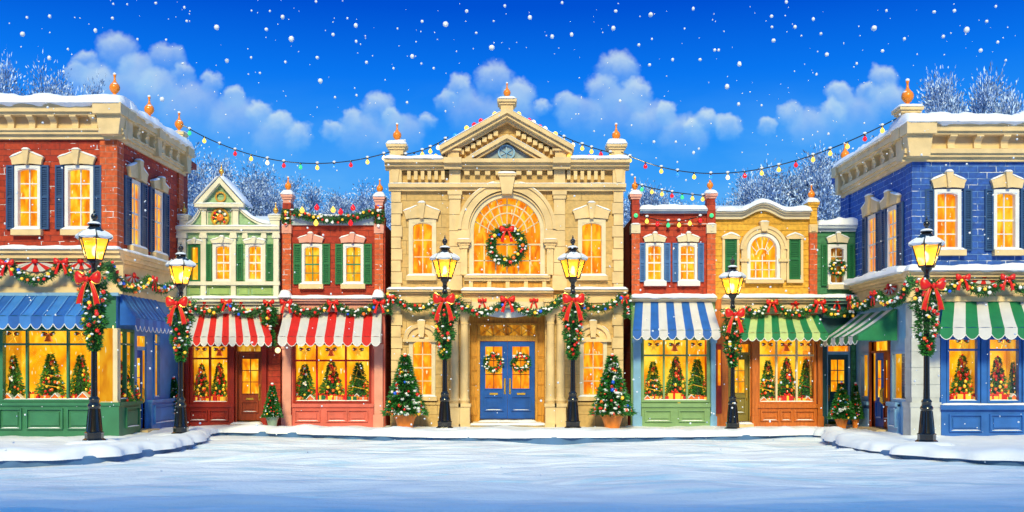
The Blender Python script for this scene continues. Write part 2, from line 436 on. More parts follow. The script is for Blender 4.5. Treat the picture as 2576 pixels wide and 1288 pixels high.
    def archfill(s, a0, a1, zs, ztop, rise, n0, n1, m=0, k=16):
        """fills between an arch (springing at zs, rising by rise) and the flat line ztop"""
        ca, hw = (a0 + a1) / 2, (a1 - a0) / 2
        pts = [(ca - hw * math.cos(math.pi * i / k), zs + rise * math.sin(math.pi * i / k)) for i in range(k + 1)]
        for (p, q_) in zip(pts, pts[1:]):
            s.poly([p, q_, (q_[0], ztop), (p[0], ztop)], n0, n1, m)
        return s
    def archband(s, ca, zs, r0, r1, n0, n1, t0=0, t1=math.pi, k=24, m=0, sq=1.):
        inn = [(ca - r0 * math.cos(lerp(t0, t1, i / k)), zs + sq * r0 * math.sin(lerp(t0, t1, i / k))) for i in range(k + 1)]
        out = [(ca - r1 * math.cos(lerp(t0, t1, i / k)), zs + sq * r1 * math.sin(lerp(t0, t1, i / k))) for i in range(k + 1)]
        rings = [[(o[0], n0, o[1]), (o[0], n1, o[1]), (i_[0], n1, i_[1]), (i_[0], n0, i_[1])] for i_, o in zip(inn, out)]
        return s.loft(rings, True, True, m)
    def snow(s, pts, n0, n1, h, droop=.3, m=0, taper=True, seed=None):
        """a lumpy drift lying along the line pts (a, z)"""
        sd = random.random() * 50 if seed is None else seed
        L = [0]
        for p, q_ in zip(pts, pts[1:]): L.append(L[-1] + math.hypot(q_[0] - p[0], q_[1] - p[1]))
        T = L[-1]; k = max(4, int(T / .07)); rings = []
        for i in range(k + 1):
            d = T * i / k
            j = max(x for x in range(len(pts) - 1) if L[x] <= d + 1e-9)
            tt = (d - L[j]) / max(1e-6, L[j + 1] - L[j])
            a, z = lerp(pts[j][0], pts[j + 1][0], tt), lerp(pts[j][1], pts[j + 1][1], tt)
            nn = noise.noise(Vector((d * 1.6 + sd, sd, 0))) * .9 + noise.noise(Vector((d * 5 + sd, 3, 0))) * .35
            hh = h * (1 + .45 * nn)
            e = 1.0
            if taper:
                x = abs(2 * i / k - 1); e = max(.12, math.sqrt(max(0, 1 - x ** max(4, T * 9))))
            nm, hw = (n0 + n1) / 2, (n1 - n0) / 2
            ring = []
            for q_ in range(10):
                th = 2 * math.pi * q_ / 10
                cs, sn = math.cos(th), math.sin(th)
                cs = math.copysign(abs(cs) ** .7, cs)
                dz = hh * e * (max(0, sn) ** .7) if sn > 0 else -h * droop * (.6 + .9 * noise.noise(Vector((d * 3.3 + sd, 7, sd)))) * abs(sn) * e * (1 if cs > -.2 else 0)
                ring.append((a, nm + hw * (1.0 + .05 * nn) * cs * (.9 + .1 * e), z + dz))
            rings.append(ring)
        return s.loft(rings, True, True, m)
    def leaf(s, p, d, l, w, m=0):
        p = Vector(p); d = Vector(d).normalized()
        sd = d.cross(Vector((random.uniform(-1, 1), random.uniform(-1, 1), random.uniform(-1, 1))))
        sd = sd.normalized() * w if sd.length > 1e-6 else Vector((w, 0, 0))
        mid = p + d * l * .45
        i = [s.p(*p), s.p(*(mid + sd)), s.p(*(p + d * l)), s.p(*(mid - sd))]
        s.q(*i, m=m)
    def mesh(s, name, mats, smooth=None, loc=Vector((0, 0, 0)), fix=True):
        me = bpy.data.meshes.new(name)
        me.from_pydata([tuple(v - loc) for v in s.v], [], s.f)
        ul = me.uv_layers.new(name='uv')
        li = np.empty(len(me.loops), dtype=np.int32); me.loops.foreach_get('vertex_index', li)
        ul.data.foreach_set('uv', np.array(s.uv, dtype=np.float32)[li].ravel())
        for m_ in (mats if isinstance(mats, (list, tuple)) else [mats]): me.materials.append(m_)
        me.polygons.foreach_set('material_index', s.m)
        if fix:
            bm = bmesh.new(); bm.from_mesh(me); bmesh.ops.recalc_face_normals(bm, faces=bm.faces); bm.to_mesh(me); bm.free()
        if smooth is not None:
            me.polygons.foreach_set('use_smooth', [True] * len(me.polygons))
            me.set_sharp_from_angle(angle=R(smooth))
        me.update()
        return me
    def build(s, name, mats, parent=None, smooth=None, org=None, fix=True):
        for (x0, x1, zz, nn) in getattr(s, 'ledges', ()):      # snow caught on the bottom rail of each panel
            MB(s.F).snow([(x0, zz), (x1, zz)], nn - .03, nn + .035, .022, .1).build('snow', SNOW, parent, 60)
        if name in SPLIT: return s.pieces(name, mats, parent, smooth)
        loc = wloc(parent) if parent else Vector(org or (0, 0, 0))
        o = bpy.data.objects.new(name, s.mesh(name, mats, smooth, loc, fix))
        COL.objects.link(o)
        if parent: o.parent = parent
        else: o.location = loc
        return o
SPLIT = {'inner_wall': 'x', 'corner_strip': 'x', 'pilasters': 'pilaster', 'posts': 'post', 'panel_posts': 'panel_post', 'blind_panels': 'blind_panel', 'dormer_posts': 'dormer_post', 'panels': 'panel', 'plinth': 'plinth', 'door_surround_': 'x'}
def _pieces(s, name, mats, parent, smooth):
    par = list(range(len(s.v)))
    def find(i):
        while par[i] != i: par[i] = par[par[i]]; i = par[i]
        return i
    for f in s.f:
        r = find(f[0])
        for i in f[1:]: par[find(i)] = r
    isl = {}
    for k, f in enumerate(s.f): isl.setdefault(find(f[0]), []).append(k)
    bb = []
    for fs in isl.values():
        P = [s.v[i] for k in fs for i in s.f[k]]
        bb.append([[min(p[j] for p in P) - .004 for j in range(3)], [max(p[j] for p in P) + .004 for j in range(3)], fs])
    done = False
    while not done:
        done = True
        for i in range(len(bb)):
            for j in range(i + 1, len(bb)):
                if all(bb[i][0][k] <= bb[j][1][k] and bb[j][0][k] <= bb[i][1][k] for k in range(3)):
                    bb[i] = [[min(x, y) for x, y in zip(bb[i][0], bb[j][0])], [max(x, y) for x, y in zip(bb[i][1], bb[j][1])], bb[i][2] + bb[j][2]]
                    bb.pop(j); done = False; break
            if not done: break
    o = None
    for _, _, fs in bb:
        m = MB(s.F); mp = {}
        for k in fs:
            q_ = []
            for i in s.f[k]:
                if i not in mp: mp[i] = len(m.v); m.v.append(s.v[i]); m.uv.append(s.uv[i])
                q_.append(mp[i])
            m.q(*q_, m=s.m[k])
        o = bpy.data.objects.new(name, m.mesh(name, mats, smooth, wloc(parent))); COL.objects.link(o); o.parent = parent
    return o
MB.pieces = _pieces
def tag(o, label=None, cat=None, group=None, kind=None):
    if label: o['label'] = label
    if cat: o['category'] = cat
    if group: o['group'] = group
    if kind: o['kind'] = kind
    return o
def thing(name, label, cat, loc=(0, 0, 0), group=None):
    o = bpy.data.objects.new(name, None); COL.objects.link(o)
    o.empty_display_size = .2; o.location = loc
    return tag(o, label, cat, group)
def inst(name, me, parent, loc, scale=1., rot=None):
    o = bpy.data.objects.new(name, me); COL.objects.link(o)
    o.parent = parent
    o.location = loc
    o.scale = (scale,) * 3 if isinstance(scale, (int, float)) else scale
    if rot: o.rotation_euler = rot
    return o
def copy_tree(o, parent=None, label=None):
    c = o.copy(); COL.objects.link(c); c.parent = parent
    if label: c['label'] = label
    for ch in KIDS(o): copy_tree(ch, c)
    return c
def KIDS(o): return [x for x in ALLP.get(o.name, [])]
ALLP = {}
def index_children():
    ALLP.clear()
    for x in bpy.data.objects:
        if x.parent: ALLP.setdefault(x.parent.name, []).append(x)

# small shared meshes
def unit(f):
    mb = MB(); f(mb); return mb
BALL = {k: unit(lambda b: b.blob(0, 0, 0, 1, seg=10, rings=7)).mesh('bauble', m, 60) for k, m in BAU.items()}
def bulbshape(b): b.lathe(0, 0, 0, [(.25, .9), (.3, .6), (.75, .1), (1, -.6), (.8, -1.2), (.25, -1.6)], 10)
BULBM = {k: unit(bulbshape).mesh('bulb', m, 60) for k, m in BULB.items()}
GLOBE = {k: unit(lambda b: b.blob(0, 0, 0, 1, seg=10, rings=7)).mesh('fairy_light', m, 60) for k, m in BULB.items()}
SOCKET = unit(lambda b: b.lathe(0, 0, 0, [(.45, .8), (.5, 1.5), (.3, 1.8)], 8)).mesh('socket', BLACK, 40)
SNOWB = unit(lambda b: b.blob(0, 0, 0, 1, .9, .65, seg=8, rings=5)).mesh('snow_lump', SNOW, 60)
# ------------------------------------------------------------------ ground
def nz2(x, y, s, seed=0): return noise.noise(Vector((x * s, y * s, seed)))
def grid_mesh(name, xs, ys, zf, m, kind='structure'):
    v = [(x, y, zf(x, y)) for y in ys for x in xs]
    nx = len(xs)
    f = [(j * nx + i, j * nx + i + 1, (j + 1) * nx + i + 1, (j + 1) * nx + i) for j in range(len(ys) - 1) for i in range(nx - 1)]
    me = bpy.data.meshes.new(name); me.from_pydata(v, [], f); me.materials.append(m)
    me.polygons.foreach_set('use_smooth', [True] * len(f))
    o = bpy.data.objects.new(name, me); COL.objects.link(o); o['kind'] = kind
    return o
ROADZ = -.12
def roadh(x, y):
    w = noise.noise(Vector((x * .22, y * .9 + .25 * math.sin(x * .3), 3))) * .13 + noise.noise(Vector((x * .5, y * 2.4, 9))) * .075
    w += noise.noise(Vector((x * 1.1, y * 5.5, 5))) * .028
    w += max(0, noise.noise(Vector((x * .16 + 4, y * .55, 1)))) * .20
    return ROADZ + w * min(1, max(0, (-y - 1) / 3)) - .06
RSNOW, t_, b_ = nt('street_snow')
_v = coords(t_, False, (1, 1, 1)); _v2 = coords(t_, False, (.35, 2.2, 1))
_n = N(t_, 'ShaderNodeTexNoise'); _n.inputs['Scale'].default_value = 2.2; _n.inputs['Detail'].default_value = 8
t_.links.new(_v2, _n.inputs['Vector'])
_r = N(t_, 'ShaderNodeMapRange'); _r.inputs['From Min'].default_value = .35; _r.inputs['From Max'].default_value = .7
_r.inputs['To Min'].default_value = .93; _r.inputs['To Max'].default_value = 1.02
t_.links.new(_n.outputs[0], _r.inputs[0])
_h = N(t_, 'ShaderNodeHueSaturation'); _h.inputs['Color'].default_value = (.82, .88, .97, 1)
t_.links.new(_r.outputs[0], _h.inputs['Value']); 
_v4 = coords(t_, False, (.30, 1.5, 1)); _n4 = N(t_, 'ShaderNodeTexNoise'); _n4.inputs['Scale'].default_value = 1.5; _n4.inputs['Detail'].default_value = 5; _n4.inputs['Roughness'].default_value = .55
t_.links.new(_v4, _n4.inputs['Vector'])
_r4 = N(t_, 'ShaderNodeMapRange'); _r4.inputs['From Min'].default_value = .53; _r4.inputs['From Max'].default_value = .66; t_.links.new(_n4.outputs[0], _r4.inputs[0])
_m4 = N(t_, 'ShaderNodeMix', data_type='RGBA'); _m4.inputs[7].default_value = (.52, .75, .92, 1)      # blue shade of the hollows between drifts, painted in as ice streaks
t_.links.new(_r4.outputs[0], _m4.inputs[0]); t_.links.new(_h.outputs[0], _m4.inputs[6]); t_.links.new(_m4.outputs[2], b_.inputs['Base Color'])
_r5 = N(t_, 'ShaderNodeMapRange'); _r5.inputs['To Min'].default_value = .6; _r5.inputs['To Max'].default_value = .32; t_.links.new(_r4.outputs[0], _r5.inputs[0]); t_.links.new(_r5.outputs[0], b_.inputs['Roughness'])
_n3 = N(t_, 'ShaderNodeTexNoise'); _n3.inputs['Scale'].default_value = 14; _n3.inputs['Detail'].default_value = 6
t_.links.new(_v, _n3.inputs['Vector'])
_a = N(t_, 'ShaderNodeMath', operation='MULTIPLY_ADD'); _a.inputs[1].default_value = .25
t_.links.new(_n3.outputs[0], _a.inputs[0]); t_.links.new(_n.outputs[0], _a.inputs[2])
_b = N(t_, 'ShaderNodeBump'); _b.inputs['Strength'].default_value = .8; _b.inputs['Distance'].default_value = .09
t_.links.new(_a.outputs[0], _b.inputs['Height']); t_.links.new(_b.outputs[0], b_.inputs['Normal'])
def frange(a, b, s):
    k = int(round((b - a) / s)); return [a + (b - a) * i / k for i in range(k + 1)]
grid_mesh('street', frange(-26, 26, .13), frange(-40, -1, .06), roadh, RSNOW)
# far ground: one sheet to the horizon, rising to a wooded slope behind the shops
def hillh(x, y):
    if y < 9: return -.30
    t = min(1, (y - 9) / 34); return -.30 + 8.5 * t * t * (3 - 2 * t) + nz2(x, y, .05) * 1.0 * t
grid_mesh('terrain', frange(-700, -60, 80) + frange(-60, 60, 2)[1:-1] + frange(60, 700, 80), frange(-600, -50, 50) + frange(-48, 8, 8)[1:] + frange(9, 80, 2.5) + [140, 300, 700], hillh, SNOW)

KERB_UV = [(-900, 1165), (-250, 1152), (0, 1151), (140, 1150), (270, 1142), (380, 1128), (450, 1117), (500, 1105), (514, 1095), (520, 1086), (548, 1082), (620, 1083), (700, 1085), (900, 1090), (1100, 1095),
           (1288, 1096), (1500, 1095), (1750, 1093), (1950, 1090), (2045, 1088), (2070, 1090), (2080, 1097), (2095, 1106), (2150, 1120), (2250, 1134), (2350, 1142), (2450, 1148), (2576, 1152), (2800, 1155), (3500, 1168)]
def ground_pt(u, v, z=0.):
    d = FPX * (EYE - z) / (v - HV); return ((u - 1288) / FPX * d, d - D)
kp = [Vector((*ground_pt(u, v), 0)) for u, v in KERB_UV]
def resample(pts, step):
    out = [pts[0]]
    for p, q_ in zip(pts, pts[1:]):
        k = max(1, int((q_ - p).length / step))
        out += [p.lerp(q_, i / k) for i in range(1, k + 1)]
    return out
kr = resample(kp, .12)
for _ in range(5): kr = [kr[0]] + [(kr[i - 1] + kr[i] * 2 + kr[i + 1]) / 4 for i in range(1, len(kr) - 1)] + [kr[-1]]
KX = np.array([p.x for p in kr]); KY = np.array([p.y for p in kr])
mbk = MB()
kerb_in = []
for i, p in enumerate(kr):
    d = (kr[min(i + 1, len(kr) - 1)] - kr[max(i - 1, 0)]).normalized(); kerb_in.append(Vector((-d.y, d.x, 0)))
rings = [[(*((p + n_ * o_).to_tuple()[:1]), -(p + n_ * o_).y, z) for o_, z in ((0, -.32), (0, -.05), (.03, -.02), (.28, -.02), (.28, -.32))] for p, n_ in zip(kr, kerb_in)]
o = mbk.loft(rings, True, True).build('kerb', KERB); o['kind'] = 'structure'
def sd_inside(x, y):
    """distance behind the kerb line (positive on the pavement)"""
    dd = (KX - x) ** 2 + (KY - y) ** 2
    i = int(np.argmin(dd)); v = Vector((x - KX[i], y - KY[i], 0))
    return math.copysign(math.sqrt(dd[i]), v.dot(kerb_in[i]))
def paveh(x, y):
    """trodden snow in front of the shops, deeper drifts near the kerb"""
    s = sd_inside(x, y)
    if s < .2: return -.06
    e = min(1, (s - .2) / .25); e = e * (2 - e)
    dr = .055 + .05 * noise.noise(Vector((x * .9, y * 1.6, 2))) + .03 * noise.noise(Vector((x * 2.4, y * 3.5, 8)))
    near = max(0, 1 - s / 2.2)
    dr += near * (.07 + .07 * noise.noise(Vector((x * .8, 5, y * .8))))
    return -.02 + e * max(.012, dr)
xs = frange(-22, 22, .11); ys = frange(-12.2, .6, .11)
v = []; keep = {}
for j, y in enumerate(ys):
    for i, x in enumerate(xs):
        keep[i, j] = len(v); v.append((x, y, paveh(x, y)))
f = []
for j in range(len(ys) - 1):
    for i in range(len(xs) - 1):
        q4 = (keep[i, j], keep[i + 1, j], keep[i + 1, j + 1], keep[i, j + 1])
        if min(v[k][2] for k in q4) > -.055: f.append(q4)
        elif max(v[k][2] for k in q4) > -.055: f.append(q4)
# the rounded lip of snow hanging over the kerb
base = len(v); K = 9
for i, (p, n_) in enumerate(zip(kr, kerb_in)):
    w = .30 + .10 * noise.noise(Vector((p.x * 1.3, p.y * 1.3, 4))) + .05 * noise.noise(Vector((p.x * 4, p.y * 4, 1)))
    h = .19 + .11 * noise.noise(Vector((p.x * 1.1, p.y * 1.1, 14))) + .03 * noise.noise(Vector((p.x * 3.7, p.y * 3.7, 11)))
    over = .10 + .22 * noise.noise(Vector((p.x * 2.1, p.y * 2.1, 21)))
    for k in range(K):
        th = math.pi * k / (K - 1) * .96
        c = .30 - (w + over * .5) * math.cos(th) - over * .3
        zz = -.035 + h * math.sin(th) ** .75 - (.03 if k == 0 else 0)
        q_ = p + n_ * (c)
        v.append((q_.x, q_.y, zz))
for i in range(len(kr) - 1):
    for k in range(K - 1):
        a_ = base + i * K + k; f.append((a_, a_ + 1, a_ + 1 + K, a_ + K))
me = bpy.data.meshes.new('pavement'); me.from_pydata(v, [], f); me.materials.append(SNOW)
me.polygons.foreach_set('use_smooth', [True] * len(f))
o = bpy.data.objects.new('pavement', me); COL.objects.link(o); o['kind'] = 'structure'
gz = lambda x, y: paveh(x, y)

# ------------------------------------------------------------------ frosted trees on the slope
def frosted(seed, H=10., Wd=2.6):
    random.seed(seed)
    tb, cb = MB(), MB()
    def limb(p, d, l, r, lev):
        pts = [p]; k = 4
        for i in range(k):
            d = (d + Vector((random.uniform(-.22, .22), random.uniform(-.22, .22), random.uniform(-.05, .16)))).normalized()
            pts.append(pts[-1] + d * l / k)
        tb.tube(pts, r, 5 if lev else 7, r * .45)
        if lev >= 2:
            for c in pts[1:]:
                for _ in range(76):
                    o_ = Vector((random.gauss(0, .42), random.gauss(0, .42), random.gauss(0, .34)))
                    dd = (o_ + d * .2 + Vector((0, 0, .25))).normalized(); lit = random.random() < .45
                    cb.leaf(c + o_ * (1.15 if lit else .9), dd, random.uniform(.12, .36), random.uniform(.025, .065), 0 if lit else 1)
            return
        n = 7 if lev == 0 else 5
        for i in range(n):
            t = random.uniform(.35, 1) if lev else lerp(.30, 1, (i + .5) / n)
            j = min(k - 1, int(t * k)); q_ = pts[j].lerp(pts[j + 1], t * k - j)
            an = random.uniform(0, 6.28) if lev else i * 2.4 + random.uniform(-.4, .4)
            out = Vector((math.cos(an), math.sin(an), random.uniform(.35, .9)))
            limb(q_, (d * .35 + out).normalized(), l * (random.uniform(.42, .58) if lev == 0 else random.uniform(.45, .7)) * (1.15 - .5 * t if lev == 0 else 1), r * .5, lev + 1)
    limb(Vector((0, 0, 0)), Vector((0, 0, 1)), H * .80, .2, 0)
    root = thing('frosted_tree', 'x', 'tree')
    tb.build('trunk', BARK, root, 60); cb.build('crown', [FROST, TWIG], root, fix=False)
    return root
TREES = [  # u, v of the top, distance, size, label
 (40, 178, 66, 1.0, 'frosted tree above the red brick corner shop roof, nearest the left edge'),
 (103, 182, 68, 1.05, 'frosted tree second from the left edge, above the red brick corner shop roof'),
 (160, 218, 70, .95, 'low frosted tree behind the red brick corner shop roof, left of its tall orange finial'),
 (512, 362, 58, 1.0, 'tall frosted tree behind the sage house, just right of the brick corner shop cornice'),
 (556, 398, 62, 1.0, 'frosted tree straight behind the gold finial of the sage house'),
 (606, 396, 60, 1.05, 'frosted tree right of the gable of the sage house'),
 (655, 432, 64, .9, 'frosted tree above the right roof slope of the sage house'),
 (697, 462, 60, .9, 'lower frosted tree left of the first orange finial of the small red brick shop'),
 (762, 466, 62, .95, 'frosted tree just right of the left finial of the small red brick shop'),
 (812, 478, 60, .85, 'low frosted tree over the left part of the garlanded parapet'),
 (862, 480, 64, .9, 'low frosted tree over the middle of the garlanded parapet'),
 (912, 462, 62, 1.0, 'frosted tree over the right part of the garlanded parapet'),
 (962, 470, 60, .9, 'frosted tree squeezed beside the left side of the stone hall'),
 (1590, 452, 62, 1.0, 'frosted tree squeezed beside the right side of the stone hall'),
 (1640, 464, 60, 1.0, 'frosted tree behind the short light string of the brick shop with navy shutters'),
 (1690, 505, 64, .8, 'lowest frosted tree over the snowy parapet of the brick shop with navy shutters'),
 (1852, 458, 60, .95, 'frosted tree at the left end of the wood behind the yellow house'),
 (1898, 432, 62, 1.05, 'frosted tree second from the left behind the yellow house'),
 (1948, 414, 58, 1.05, 'broad frosted tree over the hump of the yellow house parapet'),
 (2003, 378, 60, 1.1, 'tall frosted tree left of the right finial of the yellow house'),
 (2046, 356, 58, 1.15, 'tallest frosted tree, behind the orange finial of the yellow house'),
 (2098, 388, 60, 1.1, 'frosted tree above the narrow green house'),
 (2140, 430, 62, 1.0, 'frosted tree between the narrow green house and the blue brick corner shop'),
 (2188, 338, 70, .9, 'faint frosted tree rising over the sloping cornice of the blue brick corner shop'),
 (2352, 200, 64, 1.0, 'frosted tree just right of the tall finial of the blue brick corner shop'),
 (2412, 196, 66, 1.05, 'frosted tree above the roof of the blue brick corner shop, second from the tall finial'),
 (2474, 206, 64, 1.05, 'frosted tree above the roof of the blue brick corner shop, third from the tall finial'),
 (2522, 242, 66, .9, 'lower frosted tree second from the right edge of the photo, above the blue shop roof'),
 (2568, 228, 64, 1.0, 'frosted tree at the right edge of the photo above the blue brick corner shop'),
]
protos = [frosted(11 + i, 10.5) for i in range(4)]
index_children()
tops = [max(v_.co.z for v_ in KIDS(p)[0].data.vertices) for p in protos]
tops = [max(max(v_.co.z for v_ in k.data.vertices) for k in KIDS(p)) for p in protos]
for i, (u, v_, d, s, lab) in enumerate(TREES):
    pi = i % 4
    r = protos[pi] if i < 4 else copy_tree(protos[pi])
    ztop = EYE + (HV - v_) / FPX * d; x = (u - 1288) / FPX * d; y = d - D
    g = hillh(x, y) - .3
    hs = (ztop - g) / (tops[pi] * (.92 if i < 3 or i > 23 else .97))
    r.location = (x, y, g); r.rotation_euler = (0, 0, i * 1.7); ws = .62 * s
    r.scale = (ws, ws, hs)
    tag(r, lab, 'tree', 'frosted trees on the slope behind the shops')
random.seed(5)
# ------------------------------------------------------------------ building kit
PF = Fac((0, 0, 0), (1, 0, 0))                                  # the row of shops facing the camera
YN = -4.6
LF = Fac((-10.66, YN, 0), (1, 0, 0))                            # red corner shop, front (a < 0)
LS = Fac((-10.66, YN, 0), (.16, 5.0, 0))                        # its side on the square
RFr = Fac((10.80, YN, 0), (1, 0, 0))                            # blue corner shop, front
RS = Fac((10.80, .8, 0), (0, -1, 0))                            # its side on the square
RSL = 5.4
LSL = 5.0
class Bld:
    def __init__(s, name, label, loc, cat='building', group='shops around the square'):
        s.r = thing(name, label, cat, loc, group); s.holes = {}
    def hole(s, F, h): s.holes.setdefault(id(F), []).append(h)
    def wall(s, F, a0, a1, z0, z1, m, n0=-.28, n1=0, name='wall'):
        if name == 'side_shopfront': n0 = -.06
        return MB(F).wall(a0, a1, z0, z1, n0, n1, s.holes.get(id(F), [])).build(name, m, s.r)
def rect(F, u0, u1, v0, v1, n=0.):
    um, vm = (u0 + u1) / 2, (v0 + v1) / 2
    return F.a(u0, n), F.a(u1, n), F.z(um, v1, n), F.z(um, v0, n)
def ring(mb, a0, a1, z0, z1, w, n0, n1, m=0):
    mb.box(a0 - w, a0, n0, n1, z0 - w, z1 + w, m); mb.box(a1, a1 + w, n0, n1, z0 - w, z1 + w, m)
    mb.box(a0, a1, n0, n1, z1, z1 + w, m); mb.box(a0, a1, n0, n1, z0 - w, z0, m)
def hood_key(B, F, a0, a1, z0, z1, m, par, snow=True):
    w, h = a1 - a0, z1 - z0; c = (a0 + a1) / 2
    mb = MB(F)
    top = [(a0, z0 + .52 * h), (a0 + .06 * w, z0 + .66 * h), (a0 + .22 * w, z0 + .70 * h), (c - .1 * w, z0 + .93 * h), (c, z0 + .96 * h), (c + .1 * w, z0 + .93 * h), (a1 - .22 * w, z0 + .70 * h), (a1 - .06 * w, z0 + .66 * h), (a1, z0 + .52 * h)]
    mb.poly([(a0 + .07 * w, z0), (a0 + .04 * w, z0 + .34 * h)] + top + [(a1 - .04 * w, z0 + .34 * h), (a1 - .07 * w, z0), (c + .3 * w, z0 + .04 * h), (c, z0 + .1 * h), (c - .3 * w, z0 + .04 * h)], -.01, .11)
    mb.poly([(c - .045 * w, z0 + .02 * h), (c - .10 * w, z0 + 1.06 * h), (c + .10 * w, z0 + 1.06 * h), (c + .045 * w, z0 + .02 * h)], .02, .19)
    o = mb.build('hood', m, par)
    if snow:
        sb = MB(F)
        sb.snow([(a0 - .01, z0 + .53 * h), (a0 + .2 * w, z0 + .70 * h), (c - .10 * w, z0 + .92 * h)], .0, .13, .05)
        sb.snow([(c + .10 * w, z0 + .92 * h), (a1 - .2 * w, z0 + .70 * h), (a1 + .01, z0 + .53 * h)], .0, .13, .05)
        sb.snow([(c - .11 * w, z0 + 1.06 * h), (c + .11 * w, z0 + 1.06 * h)], .01, .21, .06)
        sb.build('snow', SNOW, par, 60)
    return o
def hood_arch(B, F, ca, zs, r, m, par, key=True):
    """half-round hood over a low window"""
    mb = MB(F); mb.archband(ca, zs, r * .78, r, -.01, .14, sq=.86); mb.archband(ca, zs, r * .40, r * .79, -.01, .06, sq=.86)
    mb.box(ca - r * 1.04, ca + r * 1.04, -.01, .16, zs - .09, zs)
    mb.poly([(ca - r * .13, zs + .05), (ca - r * .22, zs + r * 1.02), (ca + r * .22, zs + r * 1.02), (ca + r * .13, zs + .05)], .03, .22)
    mb.build('hood', m, par, 30)
    k = 12; pts = [(ca - r * math.cos(math.pi * i / k), zs + .86 * r * math.sin(math.pi * i / k)) for i in range(k + 1)]
    sb = MB(F).snow(pts[1:5], .0, .16, .04); sb.snow(pts[8:12], .0, .16, .04); sb.snow([(ca - r * .22, zs + r * 1.02), (ca + r * .22, zs + r * 1.02)], 0, .24, .05)
    sb.build('snow', SNOW, par, 60)
def shutter(B, F, a0, a1, z0, z1, m):
    mb = MB(F); w = .045
    mb.box(a0, a1, .0, .035, z0, z1)
    for zz in (z0, (z0 + z1) / 2 - w / 2, z1 - w): mb.box(a0 + w, a1 - w, .036, .07, zz, zz + w)
    mb.box(a0, a0 + w, .034, .072, z0, z1); mb.box(a1 - w, a1, .034, .072, z0, z1)
    z = z0 + .09
    while z < z1 - .09:
        if abs(z - (z0 + z1) / 2) > .06:
            mb.poly([(a0 + w, z), (a1 - w, z), (a1 - w, z + .022), (a0 + w, z + .022)], .034, .060)
        z += .058
    return mb.build('shutter', m, B.r)
def window(B, F, u0, u1, v0, v1, cols=2, rows=4, frame=WHITE, glow=GLOW, fw=.085, hood=None, hoodm=CREAM, sill=None, sillm=CREAM, rise=.06, shut=None, shutm=SHUT_B, zz=None, snow=True, sash=True, bar=None):
    fl = F in (LS, RS); dn = .085 if fl else 0.
    a0, a1, z0, z1 = rect(F, u0, u1, v0, v1)
    if zz: z0, z1 = zz
    B.hole(F, (a0 - fw * .5, a1 + fw * .5, z0 - fw * .5, z1 + fw * .5))
    mb = MB(F); ring(mb, a0, a1, z0, z1, fw, -.13, .055 if not fl else .03)
    if rise: mb.archfill(a0, a1, z1 - rise, z1 + .001, rise * .9, -.12, .04, k=8)
    par = mb.build('window', frame, B.r)
    MB(F).box(a0 - .01, a1 + .01, -.20, -.11 + dn, z0 - .01, z1 + .01).build('pane', glow, par)
    bar = bar or frame
    mb = MB(F); t = .014
    for i in range(1, cols):
        x = lerp(a0, a1, i / cols); mb.box(x - t, x + t, -.112, -.07 + dn, z0, z1)
    for j in range(1, rows):
        z = lerp(z0, z1, j / rows); tt = t * (1.7 if sash and j * 2 == rows else 1)
        mb.box(a0, a1, -.112, (-.062 if tt > t else -.075) + dn, z - tt, z + tt)
    mb.build('glazing_bars', bar, par)
    if hood:
        h = hood if len(hood) == 4 else None
        ha0, ha1, hz0, hz1 = rect(F, *h)
        hood_key(B, F, ha0, ha1, hz0 if not zz else z1 + fw, (hz1 if not zz else z1 + fw + (hz1 - hz0)), hoodm, par, snow)
    if sill:
        sa0, sa1, sz0, sz1 = rect(F, *sill)
        if zz: sz1 = z0 - fw + .01; sz0 = sz1 - .17
        MB(F).box(sa0, sa1, -.02, .17, sz0, sz1).build('sill', sillm, par)
        if snow: MB(F).snow([(sa0 + .02, sz1 - .005), (sa1 - .02, sz1 - .005)], .055, .18, .06).build('snow', SNOW, par, 60)
    if shut:
        for (s0, s1) in shut:
            b0, b1 = F.a(s0), F.a(s1); shutter(B, F, b0, b1, z0 - fw, z1 + fw, shutm)
    return par
def finial(B, F, a, n, z, h, m=COPPER, snow=True, base=True, seed=0):
    """turned finial: ball and spike"""
    s = h
    pr = [(.17 * s, 0), (.17 * s, .03 * s), (.13 * s, .07 * s), (.07 * s, .13 * s), (.06 * s, .17 * s), (.13 * s, .23 * s), (.195 * s, .33 * s), (.205 * s, .42 * s), (.175 * s, .52 * s), (.10 * s, .60 * s), (.05 * s, .68 * s), (.035 * s, .82 * s), (.055 * s, .88 * s), (.06 * s, .93 * s), (.03 * s, .98 * s), (.004, s)]
    o = MB(F).lathe(a, n, z, pr, 16).build('finial', m, B.r if isinstance(B, Bld) else B, 50)
    if snow:
        sb = MB(F); sb.blob(a, n, z + s * .95, .075 * s, .075 * s, .06 * s)
        sb.blob(a - .06 * s, n + .03 * s, z + .52 * s, .12 * s, .12 * s, .06 * s, 8, 5)
        sb.build('snow', SNOW, o, 60)
    return o
def pedestal(B, F, a0, a1, n0, n1, z0, z1, m, cap=.06, snow=.12, capm=None, name='pedestal'):
    mb = MB(F); mb.box(a0, a1, n0, n1, z0, z1 - .16)
    o = mb.build(name, m, B.r)
    mb = MB(F); mb.box(a0 - cap * .5, a1 + cap * .5, n0 - cap * .5, n1 + cap * .5, z1 - .16, z1 - .09); mb.box(a0 - cap, a1 + cap, n0 - cap, n1 + cap, z1 - .09, z1)
    mb.build('cap', capm or m, o)
    if snow: MB(F).snow([(a0 - cap - .02, z1), (a1 + cap + .02, z1)], n0 - cap - .02, n1 + cap + .03, snow, .45).build('snow', SNOW, o, 60)
    return o
